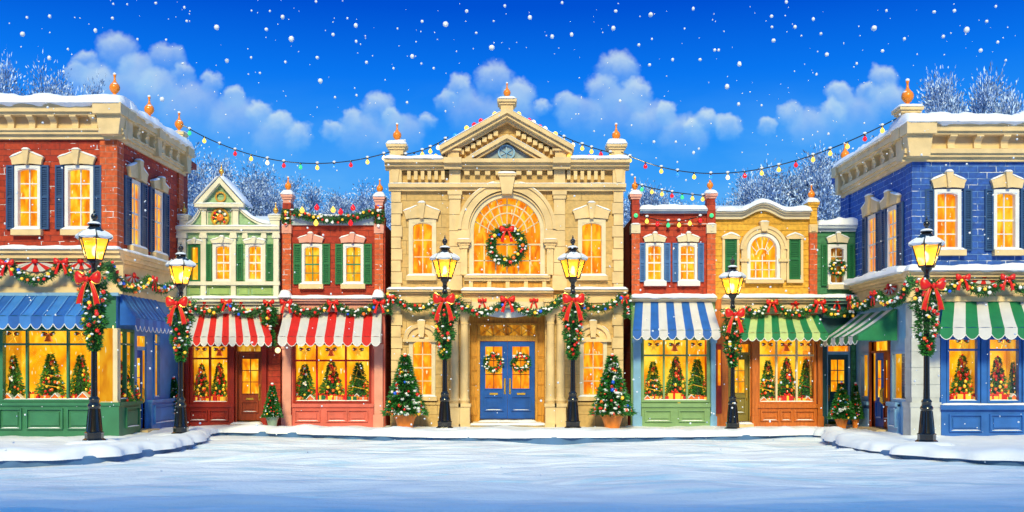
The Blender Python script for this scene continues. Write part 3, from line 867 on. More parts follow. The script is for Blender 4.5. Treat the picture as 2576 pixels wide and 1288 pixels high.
def cornice(B, F, a0, a1, rows, m, brk=None, bm=None, name='cornice'):
    """rows = (z0, z1, out); brk = (list of a, width, z0, z1, out)"""
    mb = MB(F)
    for z0, z1, o_ in rows: mb.box(a0, a1, -.02, o_, z0, z1)
    c = mb.build(name, m, B.r)
    if brk:
        xs_, w, z0, z1, o_ = brk
        for x in xs_:
            b = MB(F); h = z1 - z0
            rings = [[(x + k, .0, z0 + t * h) for k in (0,)] for t in (0,)]
            prof = [(o0, z0 + t * h) for o0, t in ((.02, 0), (.13, 0), (.17, .08), (.15, .2), (.14, .45), (.19, .68), (o_ * .82, .80), (o_, .86), (o_, 1.0), (.02, 1.0))]
            b.loft([[(x - w / 2, n_, z) for n_, z in prof], [(x + w / 2, n_, z) for n_, z in prof]])
            b.build('bracket', bm or m, c)
    return c
def frieze_mould(mb, a0, a1, z, o_, h=.05): mb.box(a0, a1, -.02, o_, z, z + h)
def awning(B, F, at0, at1, ab0, ab1, zt, zb, zv, out, stripes, mats, first=0, nb=.05, piping=WHITE, side=True):
    """striped awning with a scalloped valance; at = top edge, ab = outer edge"""
    mb = MB(F); k = 6
    def surf(t, u):     # u 0 top .. 1 bottom
        sag = -.10 * math.sin(math.pi * u) * (1)
        return (lerp(lerp(at0, at1, t), lerp(ab0, ab1, t), u), lerp(nb, out, u), lerp(zt, zb, u) + sag * .35)
    S = stripes; sub = 4; P_ = {}
    for i in range(S * sub + 1):
        for j in range(k + 1):
            pp = surf(i / (S * sub), j / k); ph = math.sin(math.pi * ((i % sub) / sub)) * .018
            P_[i, j] = mb.p(pp[0], pp[1] + ph, pp[2] + ph)
    for i in range(S * sub):
        m = (i // sub + first) % 2
        for j in range(k): mb.q(P_[i, j], P_[i + 1, j], P_[i + 1, j + 1], P_[i, j + 1], m=m)
    o = mb.build('awning', mats, B.r, 40)
    mb = MB(F); pb = MB(F)
    w = (ab1 - ab0) / S; hv = zb - zv
    for i in range(S):
        m = (i + first) % 2; x0 = ab0 + i * w; q_ = 8
        pts = [(x0, zb)] + [(x0 + w * t / q_, zv + hv * .42 * (1 - math.sin(math.pi * t / q_) ** .8)) for t in range(q_ + 1)] + [(x0 + w, zb)]
        mb.poly([(x0, zb), (x0 + w, zb)] + [p for p in pts[1:-1]][::-1], out - .012, out + .012, m)
        pb.tube([(p[0], out + .012, p[1]) for p in pts[1:-1]], .011, 5)
    v_ = mb.build('valance', mats, o); pb.build('piping', piping, v_, 60)
    if side:      # the cloth cheeks at both ends
        for t, m in ((0, first % 2), (1, (S - 1 + first) % 2)):
            cb = MB(F); top = [surf(t, u) for u in (0, .25, .5, .75, 1)]
            rg = [[tuple(p), (p[0] + (.012 if t == 0 else -.012), p[1], p[2])] for p in top]
            lo = [(p[0], p[1], zv + hv * .45) for p in top]
            cb.loft([[top[i], lo[i], (lo[i][0] + (.012 if t == 0 else -.012), lo[i][1], lo[i][2]), (top[i][0] + (.012 if t == 0 else -.012), top[i][1], top[i][2])] for i in range(5)])
            cb.build('side_flap', mats[m], o)
    return o
def panel(mb, a0, a1, z0, z1, n=.03, w=.035):
    if not hasattr(mb, 'ledges'): mb.ledges = []
    mb.ledges.append((a0 + .02, a1 - .02, z0 - .002, n + .01))
    ring(mb, a0, a1, z0, z1, w, .0 + n - .03, n + .035); mb.box(a0 + .07, a1 - .07, n - .03, n + .012, z0 + .07, z1 - .07)
def shopwindow(B, F, u0, u1, v0, v1, mull, tran, fm, depth=1.1, fw=.07, barm=None, zz=None):
    wb = -.065 if F in (LS, RS) else -.281
    a0, a1, z0, z1 = rect(F, u0, u1, v0, v1)
    if zz: z0, z1 = zz
    B.hole(F, (a0, a1, z0, z1))
    mb = MB(F); ring(mb, a0 + fw, a1 - fw, z0 + fw, z1 - fw, fw, -.10 if wb < -.1 else -.06, .04)
    ztr = F.z((u0 + u1) / 2, tran) if tran else None
    if zz and tran: ztr = z1 - (z1 - z0) * tran if tran < 1 else ztr
    par = mb.build('shop_window', fm, B.r)
    mb = MB(F); t = .028
    for u in mull: x = F.a(u); mb.box(x - t, x + t, -.08, .03, z0 + fw, z1 - fw)
    if tran: mb.box(a0 + fw, a1 - fw, -.075, .02, ztr - t, ztr + t)
    mb.build('glazing_bars', barm or fm, par)
    xs_ = [a0 + fw] + [F.a(u) for u in mull] + [a1 - fw]
    for x0, x1 in zip(xs_, xs_[1:]):
        for zz0, zz1 in (((z0 + fw, ztr), (ztr, z1 - fw)) if tran else ((z0 + fw, z1 - fw),)):
            MB(F).box(x0 + .001, x1 - .001, -.050 if wb < -.1 else -.03, -.042 if wb < -.1 else -.024, zz0 + .001, zz1 - .001).build('pane', GLASS, par)
    mb = MB(F)
    mb.box(a0 - .15, a1 + .15, -depth, wb, z0 - .1, z0 - .03)
    cl = MB(F).box(a0 - .13, a1 + .13, -depth, wb, z1 + .0, z1 + .07).build('ceiling_glow', CEIL, par)
    gs = MB(F)
    gs.box(a0 - .20, a0 - .13, -depth, wb, z0 - .03, z1); gs.box(a1 + .13, a1 + .20, -depth, wb, z0 - .03, z1)
    mb.build('display_floor', INTW, par); gs.build('inner_wall', INTG, par)
    MB(F).box(a0 - .2, a1 + .2, -depth - .06, -depth - .001, z0 - .1, z1 + .1).build('back_wall', GLOW_S, par)
    MB(F).snow([(a0 + fw, z0 + fw - .005), (a1 - fw, z0 + fw - .005)], -.03, .035, .035, .2).build('snow', SNOW, par, 60)
    return dict(F=F, a0=a0 + fw, a1=a1 - fw, z0=z0, z1=z1, ztr=ztr)
def door(B, F, u0, u1, v0, v1, m, glass=None, glow=GLOW, handle='r', panels=True, cols=2, rows=3, zz=None, slot=False, n=-.12, barm=None):
    a0, a1, z0, z1 = rect(F, u0, u1, v0, v1)
    if zz: z0, z1 = zz
    w, h = a1 - a0, z1 - z0
    g0, g1, g2, g3 = (a0 + .20 * w, a1 - .20 * w, z0 + .40 * h, z0 + .90 * h) if glass is None else (*rect(F, *glass),)
    mb = MB(F); mb.wall(a0, a1, z0, z1, n - .06, n, [(g0, g1, g2, g3)])
    ring(mb, g0, g1, g2, g3, .03, n - .01, n + .025)
    o = mb.build('door', m, B.r)
    MB(F).box(g0, g1, n - .05, n - .03, g2, g3).build('pane', glow, o)
    mb = MB(F)
    for i in range(1, cols): x = lerp(g0, g1, i / cols); mb.box(x - .013, x + .013, n - .031, n + .005, g2, g3)
    for j in range(1, rows): z = lerp(g2, g3, j / rows); mb.box(g0, g1, n - .031, n + .002, z - .013, z + .013)
    mb.build('glazing_bars', barm or m, o)
    mb = MB(F); pz1 = g2 - .16 * 1.0
    if panels: panel(mb, a0 + .18 * w, a1 - .18 * w, z0 + .28, pz1 - (.12 if slot else 0), n + .01)
    mb.build('door_panel', m, o)
    hx = a1 - .09 * w if handle == 'r' else a0 + .09 * w; hz = z0 + .42 * h
    mb = MB(F); mb.tube([(hx, n + .01, hz - .22), (hx, n + .07, hz - .16), (hx, n + .07, hz + .16), (hx, n + .01, hz + .22)], .022, 6); mb.box(hx - .03, hx + .03, n - .01, n + .012, hz - .25, hz + .25)
    mb.build('handle', BRASS, o, 40)
    if slot: MB(F).box((a0 + a1) / 2 - .14 * w * 1.1, (a0 + a1) / 2 + .14 * w * 1.1, n - .01, n + .02, g2 - .20, g2 - .14).build('letter_slot', BRASS, o)
    return o
def body(B, F, a0, a1, ztop, m, depth=7., n0=-.28, ni=-1.35, roofsnow=True):
    """the rest of the building behind its front"""
    mb = MB(F)
    mb.box(a0, a1, -depth, ni, -.3, ztop - .06)
    mb.box(a0, a0 + .12, ni, n0 - .001, -.3, ztop - .06); mb.box(a1 - .12, a1, ni, n0 - .001, -.3, ztop - .06)
    mb.box(a0 + .12, a1 - .12, ni, n0 - .001, ztop - .3, ztop - .07)
    o = mb.build('rear_walls', m, B.r)
    if roofsnow:
        sb = MB(F); sb.snow([(a0, ztop - .06), (a1, ztop - .06)], -depth - .05, n0, .12, 0)
        sb.build('roof_snow', SNOW, B.r, 60)
    return o
def pilaster(mb, a0, a1, n1, z0, z1, m=0, base=.25, cap=.14):
    mb.box(a0, a1, -.02, n1, z0 + base, z1 - cap, m); mb.box(a0 - .03, a1 + .03, -.02, n1 + .04, z0, z0 + base, m); mb.box(a0 - .03, a1 + .03, -.02, n1 + .05, z1 - cap, z1, m)
SHOPS = {}
def zc(F, v, u=None):     # height measured on a wall seen square on
    return F.z(u if u is not None else 1288, v)
# ================================================================== red brick corner shop (left)
B = Bld('corner_shop', 'red brick corner shop with navy shutters and plain blue awnings at the left edge', (-10.66, YN, 0))
F = LF; z = lambda v: F.z(200, v); a = lambda u: F.a(u)
A0 = a(-260); 
for (p0, p1, h0, h1, s0, s1, sh) in (((47), 96, 29, 113, 34, 109, ((18, 37), (104, 125))), (173, 228, 149, 244, 158, 234, ((141, 162), (237, 257)))):
    window(B, F, p0, p1, 425, 569, hood=(h0, h1, 381, 416), sill=(s0, s1, 578, 593), shut=sh, shutm=SHUT_B, fw=.09)
window(B, F, -80, -31, 425, 569, hood=(-98, -14, 381, 416), sill=(-93, -18, 578, 593), shut=((-109, -90), (-23, -2)), shutm=SHUT_B, fw=.09)
GW1 = shopwindow(B, F, 2, 238, 826, 1011, (68, 171), 866, TEAL_G)
GW0 = shopwindow(B, F, -230, -14, 826, 1011, (-150, -80), 866, TEAL_G)
B.wall(F, A0, 0, 0, z(628), RBRICK if 0 else TEAL_G, name='shopfront')
_h = B.holes[id(F)]; B.holes[id(F)] = [h for h in _h if h[2] > z(640)]
B.wall(F, A0, 0, z(640), z(350), RBRICK); B.holes[id(F)] = _h
# side
F2 = LS; z2 = lambda v, u=340: F2.z(u, v); a2 = lambda u: F2.a(u)
window(B, F2, 328, 348, 470, 622, zz=(5.35, 7.05), hood=(317, 364, 424, 470), sill=(320, 358, 620, 640), shut=((310, 326), (352, 366)), shutm=SHUT_B, cols=2, fw=.1)
window(B, F2, 386, 404, 500, 640, zz=(5.35, 7.05), hood=(377, 417, 470, 500), sill=(378, 410, 640, 655), shut=((373, 384), (408, 421)), shutm=SHUT_B, cols=2, fw=.1)
GW2 = shopwindow(B, F2, 297, 335, 830, 1011, (316,), 866, TEAL_G, zz=(z(1011), z(826)), depth=.42)
SHOPS['left_side'] = GW2
GW3 = shopwindow(B, F2, 385, 402, 830, 1011, (), 866, LSB, zz=(z(1011), z(826)), depth=.42)
d_a0, d_a1 = a2(345), a2(369)
B.hole(F2, (d_a0, d_a1, .1, z(840)))
door(B, F2, 345, 369, 876, 1071, DOORB, zz=(.12, z(878)), handle='r', cols=1, rows=2)
MB(F2).box(d_a0, d_a1, -.20, -.12, z(868), z(840)).build('fanlight', GLOW, B.r)
MB(F2).box(d_a0, d_a1, -.24, -.04, z(878), z(868)).build('door_lintel', SKYB, B.r)
B.wall(F2, 0.001, LSL, 0, z(640), LSB, name='side_shopfront')
_h = B.holes[id(F2)]; B.holes[id(F2)] = [h for h in _h if h[2] > z(640)]
B.wall(F2, 0.001, LSL, z(640) + .001, z(350), RBRICK, name='side_wall'); B.holes[id(F2)] = _h
# brick quoin strips at the corner
mb = MB(F); mb.box(-.42, .05, -.02, .05, z(628), z(352)); mb.build('corner_strip', OBRICK, B.r)
mb = MB(F2); mb.box(.01, .38, -.02, .05, z(628), z(352)); mb.build('corner_strip', OBRICK, B.r)
mb = MB(F2); mb.box(LSL - .42, LSL, -.02, .05, z(628), z(352)); mb.build('corner_strip', OBRICK, B.r)
# upper cornice
rows = [(z(352), z(341), .10), (z(341), z(333), .20), (z(333), z(328), .26), (z(328), z(296), .05), (z(296), z(290), .34), (z(290), z(276), .42), (z(276), z(271), .47)]
cornice(B, F, A0, .28, rows, CREAM, ([a(u) for u in (-210, -160, -110, -60, -15, 34, 87, 141, 195, 243)], .17, z(329), z(296), .33))
cornice(B, F2, .001, LSL + .2, [(x_, y_, o_ * .6) for x_, y_, o_ in rows], CREAM, ([.55, 1.15, 1.75, 2.35, 3.0, 3.6, 4.2], .17, z(329), z(296), .19))
# corner blocks
for (F_, x0, x1) in ((F, -.42, .33), (F2, .05, .60), (F2, 2.3, 2.75), (F2, LSL - .3, LSL + .24)):
    mb = MB(F_); q0 = .05 if F_ is F2 else 0
    mb.box(x0, x1, .0, .54 if F_ is F else .32, z(297), z(270) + .002)
    mb.poly([(x0 + .12, z(345)), (x0 + .05, z(297)), (x1 - .05, z(297)), (x1 - .12, z(345))], .0, .40 if F_ is F else .24)
    mb.build('corner_block', CREAM, B.r)
sb = MB(F).snow([(A0, z(271)), (.34, z(271))], -1.0, .58, .33, .4); sb.build('snow', SNOW, B.r, 60)
MB(F2).snow([(.1, z(271)), (LSL + .24, z(271))], -1.0, .36, .29, .45).build('snow', SNOW, B.r, 60)
for (x, hh, ph_) in ((.0, .68, .24), (2.4, .70, .26), (LSL - .15, .68, .42)):
    zz = z(271) + .05
    pedestal(B, F2, x - .16 + .1, x + .16 + .1, -.24, .08, zz, zz + ph_, COPPER if x < 3 else CREAM, cap=.06, snow=.05)
    finial(B, F2, x + .1, -.08, zz + ph_, hh, COPPER, seed=1)
# lower ledge and frieze
rows = [(z(740), z(722), .10), (z(722), z(660), .05), (z(660), z(652), .16), (z(652), z(640), .26), (z(640), z(630), .34)]
cornice(B, F, A0, .21, rows, CREAM, name='ledge')
cornice(B, F2, .001, LSL + .05, [(x_, y_, o_ * .6) for x_, y_, o_ in rows], CREAM, name='ledge')
MB(F).snow([(A0, z(630)), (.22, z(630))], .0, .42, .10, .3).build('snow', SNOW, B.r, 60)
MB(F2).snow([(.05, z(630)), (LSL + .05, z(630))], .0, .26, .07, .3).build('snow', SNOW, B.r, 60)
mb = MB(F); mb.box(A0, .12, -.02, .16, z(745), z(737)); mb.build('awning_board', SKYB, B.r)
# corner column, plinths
mb = MB(F); mb.box(-.34, .055, -.02, .055, z(1012), z(826)); mb.box(-.38, .09, -.02, .09, z(1018), z(1010)); mb.build('corner_column', CREAM2, B.r)
MB(F).box(-.54, -.36, -.02, .03, z(1012), z(826)).build('orange_strip', ORWOOD, B.r)
mb = MB(F2); mb.box(.0561, .16, -.02, .055, z(1012), z(826)); mb.build('corner_column', CREAM2, B.r)
mb = MB(F); mb.box(A0, .125, -.02, .12, 0, z(1020)); mb.box(A0, .16, -.02, .16, z(1020), z(1012))
for u0, u1 in ((-222, -150), (-140, -20), (8, 58), (76, 161), (178, 245)): panel(mb, a(u0), a(u1), z(1076), z(1030), .14)
mb.build('plinth', TEAL_G, B.r)
mb = MB(F2); mb.box(.0, a2(344), .0, .12, 0, z(1020)); mb.box(.0, a2(345), -.02, .16, z(1020), z(1012)); panel(mb, .35, a2(336), z(1076), z(1030), .14); mb.build('plinth', TEAL_G, B.r)
mb = MB(F2); mb.box(a2(371), LSL, -.02, .12, 0, z(1020)); mb.box(a2(370), LSL, -.02, .16, z(1020), z(1012)); panel(mb, a2(378), LSL - .55, z(1076), z(1030), .14)
pilaster(mb, LSL - .35, LSL - .02, .17, 0, z(830)); mb.build('plinth', LSB, B.r)
MB(F2).box(d_a0 - .1, d_a1 + .1, -.2, .35, -.02, .11).build('doorstep', STONE_T, B.r)
awning(B, F, A0, a(262), A0, a(258, ), z(740), z(800), z(832), 1.0, 19, [BLUEC, BLUEC2], piping=WHITE)
mb = MB(F); 
for i in range(1, 19):
    x = lerp(A0, a(262), i / 19); mb.tube([(x, .07, z(740) - .0), (x, .55, lerp(z(740), z(800), .5) + .01), (x, 1.01, z(800) + .03)], .014, 5)
mb.build('awning_seams', LBLUEC, B.r, 60)
L1_ = F2.a(432, .5)
awning(B, F2, .12, L1_, .06, L1_, z(740), z(800), z(832), .5, 9, [BLUEC, BLUEC2], piping=WHITE)
mb = MB(F2)
for i in range(1, 9):
    x = lerp(.1, L1_, i / 9); mb.tube([(x, .07, z(740)), (x, .28, lerp(z(740), z(800), .5) + .0), (x, .51, z(800) + .03)], .014, 5)
mb.build('awning_seams', LBLUEC, B.r, 60)
mb = MB(F); mb.box(A0, -.001, -7, -.285, z(272) - .3, z(272) - .1); mb.box(A0, -.3, -7, -1.4, -.3, z(272) - .3); mb.build('rear_walls', RBRICK, B.r)
BL = B
# ================================================================== sage green house
F = PF; z = lambda v: F.z(1288, v); a = lambda u: F.a(u)
B = Bld('gabled_house', 'sage green gabled shop house with cream posts and red striped awning', (a(575), 0, 0))
X0, X1 = a(449), a(704)
window(B, F, 544, 578, 619, 702, hood=(531, 590, 598, 613), hoodm=OFFW, fw=.1, rows=4, bar=WHITE)
window(B, F, 626, 657, 619, 702, hood=(613, 670, 600, 614), hoodm=OFFW, fw=.1, rows=4)
window(B, F, 482, 499, 622, 704, hood=(472, 512, 603, 615), hoodm=OFFW, frame=SHUT_G, fw=.09, cols=1, rows=2, rise=0)
shutter(B, F, a(520), a(533), z(706), z(614), SHUT_G); shutter(B, F, a(597), a(612), z(706), z(614), SHUT_G); shutter(B, F, a(671), a(688), z(706), z(614), SHUT_G)
SHOPS['b2'] = shopwindow(B, F, 480, 578, 866, 1016, (528,), 902, DREDP)
dh = (a(594), a(659), .15, z(868)); B.hole(F, dh)
door(B, F, 597, 656, 889, 1058, MAHOG, glass=(607, 648, 903, 990), slot=True, handle='r')
MB(F).box(a(597), a(656), -.2, -.14, z(884), z(868)).build('fanlight', GLOW_T, B.r)
mb = MB(F); mb.box(a(594), a(597), -.2, .03, .15, z(868)); mb.box(a(656), a(659), -.2, .03, .15, z(868)); mb.box(a(597), a(656), -.2, .03, z(889), z(884)); mb.build('door_frame', MAHOG, B.r)
mb = MB(F); mb.box(a(588), a(664), -.25, .45, -.02, .12); o = mb.build('doorstep', STONE_T, B.r); MB(F).snow([(a(588), .12), (a(664), .12)], .05, .47, .07).build('snow', SNOW, o, 60)
B.wall(F, X0, X1, z(752), z(573), GBOARD, name='wall')
_h = B.holes[id(F)]; B.holes[id(F)] = [h for h in _h if h[3] < z(800)]
B.wall(F, X0, X1, -.1, z(752.1), DREDP, name='shopfront'); B.holes[id(F)] = _h
mb = MB(F)
for u0, u1, v0, v1, k in ((507, 520, 586, 745, .10), (583, 595, 586, 745, .10), (661, 669, 586, 708, .07), (614, 622, 586, 612, .07), (690, 703, 586, 750, .12), (450, 470, 586, 750, .12)):
    mb.box(a(u0), a(u1), -.02, k, z(v1), z(v0) ); mb.box(a(u0) - .04, a(u1) + .04, -.02, k + .04, z(v0 + 14), z(v0 + 6)); mb.box(a(u0) - .025, a(u1) + .025, -.02, k + .025, z(v0 + 6), z(v0 + .5))
mb.build('posts', OFFW, B.r)
cornice(B, F, a(446), a(706), [(z(718), z(709), .14)], OFFW, name='sill_band')
cornice(B, F, a(446), a(706), [(z(586), z(579), .12), (z(579), z(571), .20)], OFFW)
MB(F).snow([(a(446), z(571)), (a(706), z(571))], -.05, .22, .05).build('snow', SNOW, B.r, 60)
mb = MB(F)
for u0, u1 in ((474, 505), (524, 580), (599, 628), (632, 688)): ring(mb, a(u0), a(u1), z(742), z(723), .03, -.01, .035); mb.box(a(u0) + .05, a(u1) - .05, -.01, .02, z(740), z(725))
mb.build('panels', LGREEN, B.r)
# corner posts above the eaves
for u0, u1 in ((447, 471), (679, 703)):
    pedestal(B, F, a(u0), a(u1), -.3, .0, z(571) + .0, z(541), OFFW, cap=.05, snow=.05)
    finial(B, F, (a(u0) + a(u1)) / 2, -.15, z(541), .43, GOLD)
# dormer and gable
mb = MB(F); mb.box(a(508), a(601), -.9, -.001, z(571), z(523)); mb.build('dormer', GBOARD, B.r)
mb = MB(F)
for u0, u1 in ((508, 520), (587, 601)): mb.box(a(u0), a(u1), -.02, .08, z(571), z(530)); mb.box(a(u0) - .03, a(u1) + .03, -.02, .12, z(530), z(523))
ring(mb, a(524), a(583), z(566), z(533), .025, -.01, .03); mb.build('dormer_posts', OFFW, B.r)
mb = MB(F); c = (a(555), z(548)); mb.archband(c[0], c[1], .23, .29, .0, .09, 0, 2 * math.pi, 28)
for k in range(8): an = k * math.pi / 4; mb.tube([(c[0], .05, c[1]), (c[0] + .24 * math.cos(an), .05, c[1] + .24 * math.sin(an))], .018, 5)
mb.lathe(0, 0, 0, [(.001, 0), (.001, .001)], 4); mb.build('round_ornament', BRASS, B.r, 40)
mb = MB(F); mb.blob(c[0], .07, c[1], .11, .05, .11); mb.build('ornament_centre', BAU['orange'], B.r, 60)
for i, (dx, dz) in enumerate(((-.15, .13), (.16, .10), (-.16, -.12), (.14, -.14), (0, .19), (.2, -.02), (-.2, 0))): inst('ornament_bead', BALL[('red', 'white', 'gold')[i % 3]], B.r, (c[0] + dx - B.r.location.x, -.09, c[1] + dz), .045)
gx0, gx1, gc, gz0, gz1 = a(498), a(613), a(556), z(517), z(455)
mb = MB(F); mb.poly([(gx0 + .05, gz0), (gx1 - .05, gz0), (gc, gz1 - .05)], -.9, .0); mb.build('gable', GBOARD, B.r)
mb = MB(F); mb.box(gx0 - .05, gx1 + .05, -.02, .22, z(523), z(515))
for sgn, gx in ((1, gx0), (-1, gx1)):
    mb.poly([(gx - sgn * .06, gz0), (gx + sgn * .13, gz0), (gc, gz1 - .10), (gc, gz1 + .09)], -.02, .20)
mb.build('gable_trim', OFFW, B.r)
mb = MB(F); mb.archband(a(556), z(496), .12, .17, -.01, .07, 0, 6.283, 20); mb.build('roundel', GOLD, B.r, 40)
sb = MB(F); sb.snow([(gx0 - .1, gz0 + .02), (gc - .03, gz1 + .10)], -.9, .28, .13, .3); sb.snow([(gc + .03, gz1 + .10), (gx1 + .1, gz0 + .02)], -.9, .28, .13, .3); sb.snow([(gx0 - .05, z(515)), (gx1 + .05, z(515))], -.02, .24, .05); sb.build('snow', SNOW, B.r, 60)
finial(B, F, gc, -.05, gz1 + .14, .40, GOLD)
# curved scrolls either side and the snowy roof behind
for sgn, ux, ue in ((1, 601, 682), (-1, 508, 468)):
    mb = MB(F); k = 10
    pts = [(a(lerp(ux, ue, t / k)), z(lerp(528, 571, 1 - (1 - t / k) ** 2.0))) for t in range(k + 1)]
    mb.poly([(pts[0][0], z(571))] + pts, -.25, -.02); mb.build('scroll', GBOARD, B.r)
    mb = MB(F)
    for p, q_ in zip(pts, pts[1:]): mb.poly([p, q_, (q_[0], q_[1] + .09), (p[0], p[1] + .09)], -.25, .06)
    mb.build('scroll_trim', OFFW, B.r, 30)
    MB(F).snow([(p[0], p[1] + .09) for p in pts], -.3, .12, .10, .3).build('snow', SNOW, B.r, 60)
mb = MB(F); mb.loft([[(a(450), -.35, z(571)), (a(704), -.35, z(571)), (a(704), -.35, z(568)), (a(450), -.35, z(568))], [(a(468), -2.4, z(518)), (a(686), -2.4, z(518)), (a(686), -2.4, z(515)), (a(468), -2.4, z(515))], [(a(468), -5, z(518)), (a(686), -5, z(518)), (a(686), -5, z(515)), (a(468), -5, z(515))], [(a(450), -7, z(571)), (a(704), -7, z(571)), (a(704), -7, z(568)), (a(450), -7, z(568))]]); mb.build('roof', SNOW, B.r, 30)
body(B, F, X0, X1, z(572), GBOARD, roofsnow=False)
# ledge, frieze, shopfront
cornice(B, F, a(458), a(708) - .02, [(z(790), z(767), .06), (z(767), z(760), .16), (z(760), z(752), .26)], OFFW, name='ledge')
MB(F).snow([(a(458), z(752)), (a(706), z(752))], -.02, .32, .09, .35).build('snow', SNOW, B.r, 60)
awning(B, F, a(488), a(666), F.a(468, 1.1), F.a(684, 1.1), z(790), F.z(575, 848, 1.1), F.z(575, 871, 1.1), 1.1, 12, [WHITEC, REDC])
mb = MB(F); mb.box(a(474), a(590), -.02, .10, -.1, z(1024)); mb.box(a(472), a(592), -.02, .15, z(1024), z(1016)); panel(mb, a(482), a(522), z(1056), z(1034), .12); panel(mb, a(532), a(574), z(1056), z(1034), .12); mb.build('plinth', DREDP, B.r)
mb = MB(F); pilaster(mb, a(470), a(478), .12, -.1, z(868)); pilaster(mb, a(580), a(591), .12, -.1, z(868)); pilaster(mb, a(661), a(672), .12, -.1, z(868)); mb.build('pilasters', DREDP, B.r)
mb = MB(F); mb.box(a(676), a(706), .0, .03, -.1, z(790)); mb.build('end_pier', RBRICK2, B.r)
B2 = B
# ================================================================== small red brick shop
B = Bld('brick_shop', 'small red brick shop with green shutters, garlanded parapet and wide red striped awning', (a(838), 0, 0))
X0, X1 = a(709), a(969)
for (u0, u1, h0, h1, s0, s1, sh) in ((767, 804, 750, 816, 754, 815, ((739, 759), (812, 831))), (871, 908, 855, 921, 859, 920, ((844, 863), (916, 936)))):
    window(B, F, u0, u1, 621, 708, hood=(h0, h1, 590, 612), hoodm=PINKL, sill=(s0, s1, 715, 727), shut=sh, shutm=SHUT_G, fw=.09, bar=DGBOARD)
SHOPS['b3'] = shopwindow(B, F, 738, 934, 862, 1014, (797, 870), 907, DREDP, barm=RED)
B.wall(F, X0, X1, z(756), z(546), RBRICK2)
_h = B.holes[id(F)]; B.holes[id(F)] = [h for h in _h if h[3] < z(800)]
B.wall(F, X0, X1, -.1, z(756.1), PINK, name='shopfront'); B.holes[id(F)] = _h
body(B, F, X0, X1, z(560), RBRICK2)
for (u0, u1, vt) in ((713, 734, 484), (944, 965, 490)):
    mb = MB(F); mb.box(a(u0), a(u1), -.3, .13, z(756), z(572)); mb.build('pier', OBRICK, B.r)
    mb = MB(F); mb.box(a(u0) - .02, a(u1) + .02, -.3, .16, z(588), z(566)); mb.box(a(u0) + .08, a(u1) - .08, .1, .18, z(582), z(571)); mb.build('pier_block', PINKL, B.r)
    mb = MB(F); mb.box(a(u0), a(u1), -.3, .13, z(566), z(vt + 28)); mb.build('pier_head', RBRICK2, B.r)
    pedestal(B, F, a(u0) + .01, a(u1) - .01, -.28, .11, z(vt + 28), z(vt + 6), PINKL, cap=.06, snow=.15)
    finial(B, F, a((u0 + u1) / 2), -.08, z(vt), .52)
cornice(B, F, a(734), a(944), [(z(567), z(553), .07), (z(553), z(545), .14)], GREYP, name='parapet')
MB(F).snow([(a(735), z(545)), (a(943), z(545))], -.3, .17, .07).build('snow', SNOW, B.r, 60)
cornice(B, F, a(706), a(972), [(z(788), z(764), .06), (z(764), z(758), .16), (z(758), z(752), .24)], PINKL, name='ledge')
MB(F).snow([(a(706), z(752)), (a(972), z(752))], -.02, .30, .10, .35).build('snow', SNOW, B.r, 60)
for u in (722, 955): MB(F).snow([(a(u - 16), z(750)), (a(u + 16), z(750))], -.02, .42, .22, .25).build('snow', SNOW, B.r, 60)
awning(B, F, a(715), a(961), F.a(699, 1.15), F.a(957, 1.15), z(786), F.z(830, 847.5, 1.15), F.z(830, 871, 1.15), 1.15, 11, [WHITEC, REDC])
mb = MB(F); pilaster(mb, a(713), a(734), .14, -.1, z(866), base=.5); pilaster(mb, a(943), a(964), .14, -.1, z(866), base=.5); mb.build('pilasters', PINKL, B.r)
mb = MB(F); mb.box(a(737), a(941), -.02, .09, -.1, z(1024)); mb.box(a(736), a(942), -.02, .14, z(1024), z(1015))
panel(mb, a(746), a(804), z(1058), z(1033), .11); panel(mb, a(825), a(872), z(1058), z(1033), .11); panel(mb, a(879), a(924), z(1058), z(1033), .11); mb.build('plinth', PINK, B.r)
B3 = B
# ================================================================== stone hall
B = Bld('stone_hall', 'cream stone hall with pediment, great arched window and blue double doors', (0, 0, 0))
X0, X1 = a(985), a(1568)
c0 = 0.0 + a(1275.5)
for (u0, u1, h0, h1, s0, s1) in ((1039, 1087, 1015, 1108, 1023, 1099), (1464, 1513, 1440, 1535, 1449, 1528)):
    w_ = window(B, F, u0, u1, 561, 688, hood=(h0, h1, 514, 552), hoodm=STONE_T, sill=(s0, s1, 694, 706), sillm=STONE_T, frame=CREAM2, glow=GLOW_O, fw=.13, rise=.12, rows=3)
for (u0, u1, uc, s0, s1) in ((1039, 1086, 1061, 1022, 1100), (1468, 1517, 1491, 1453, 1532)):
    w_ = window(B, F, u0, u1, 858, 992, sill=(s0, s1, 997, 1008), sillm=STONE_T, frame=CREAM2, glow=GLOW_O, fw=.12, rise=.10, rows=4)
    hood_arch(B, F, a(uc), z(853), .56, STONE_T, w_)
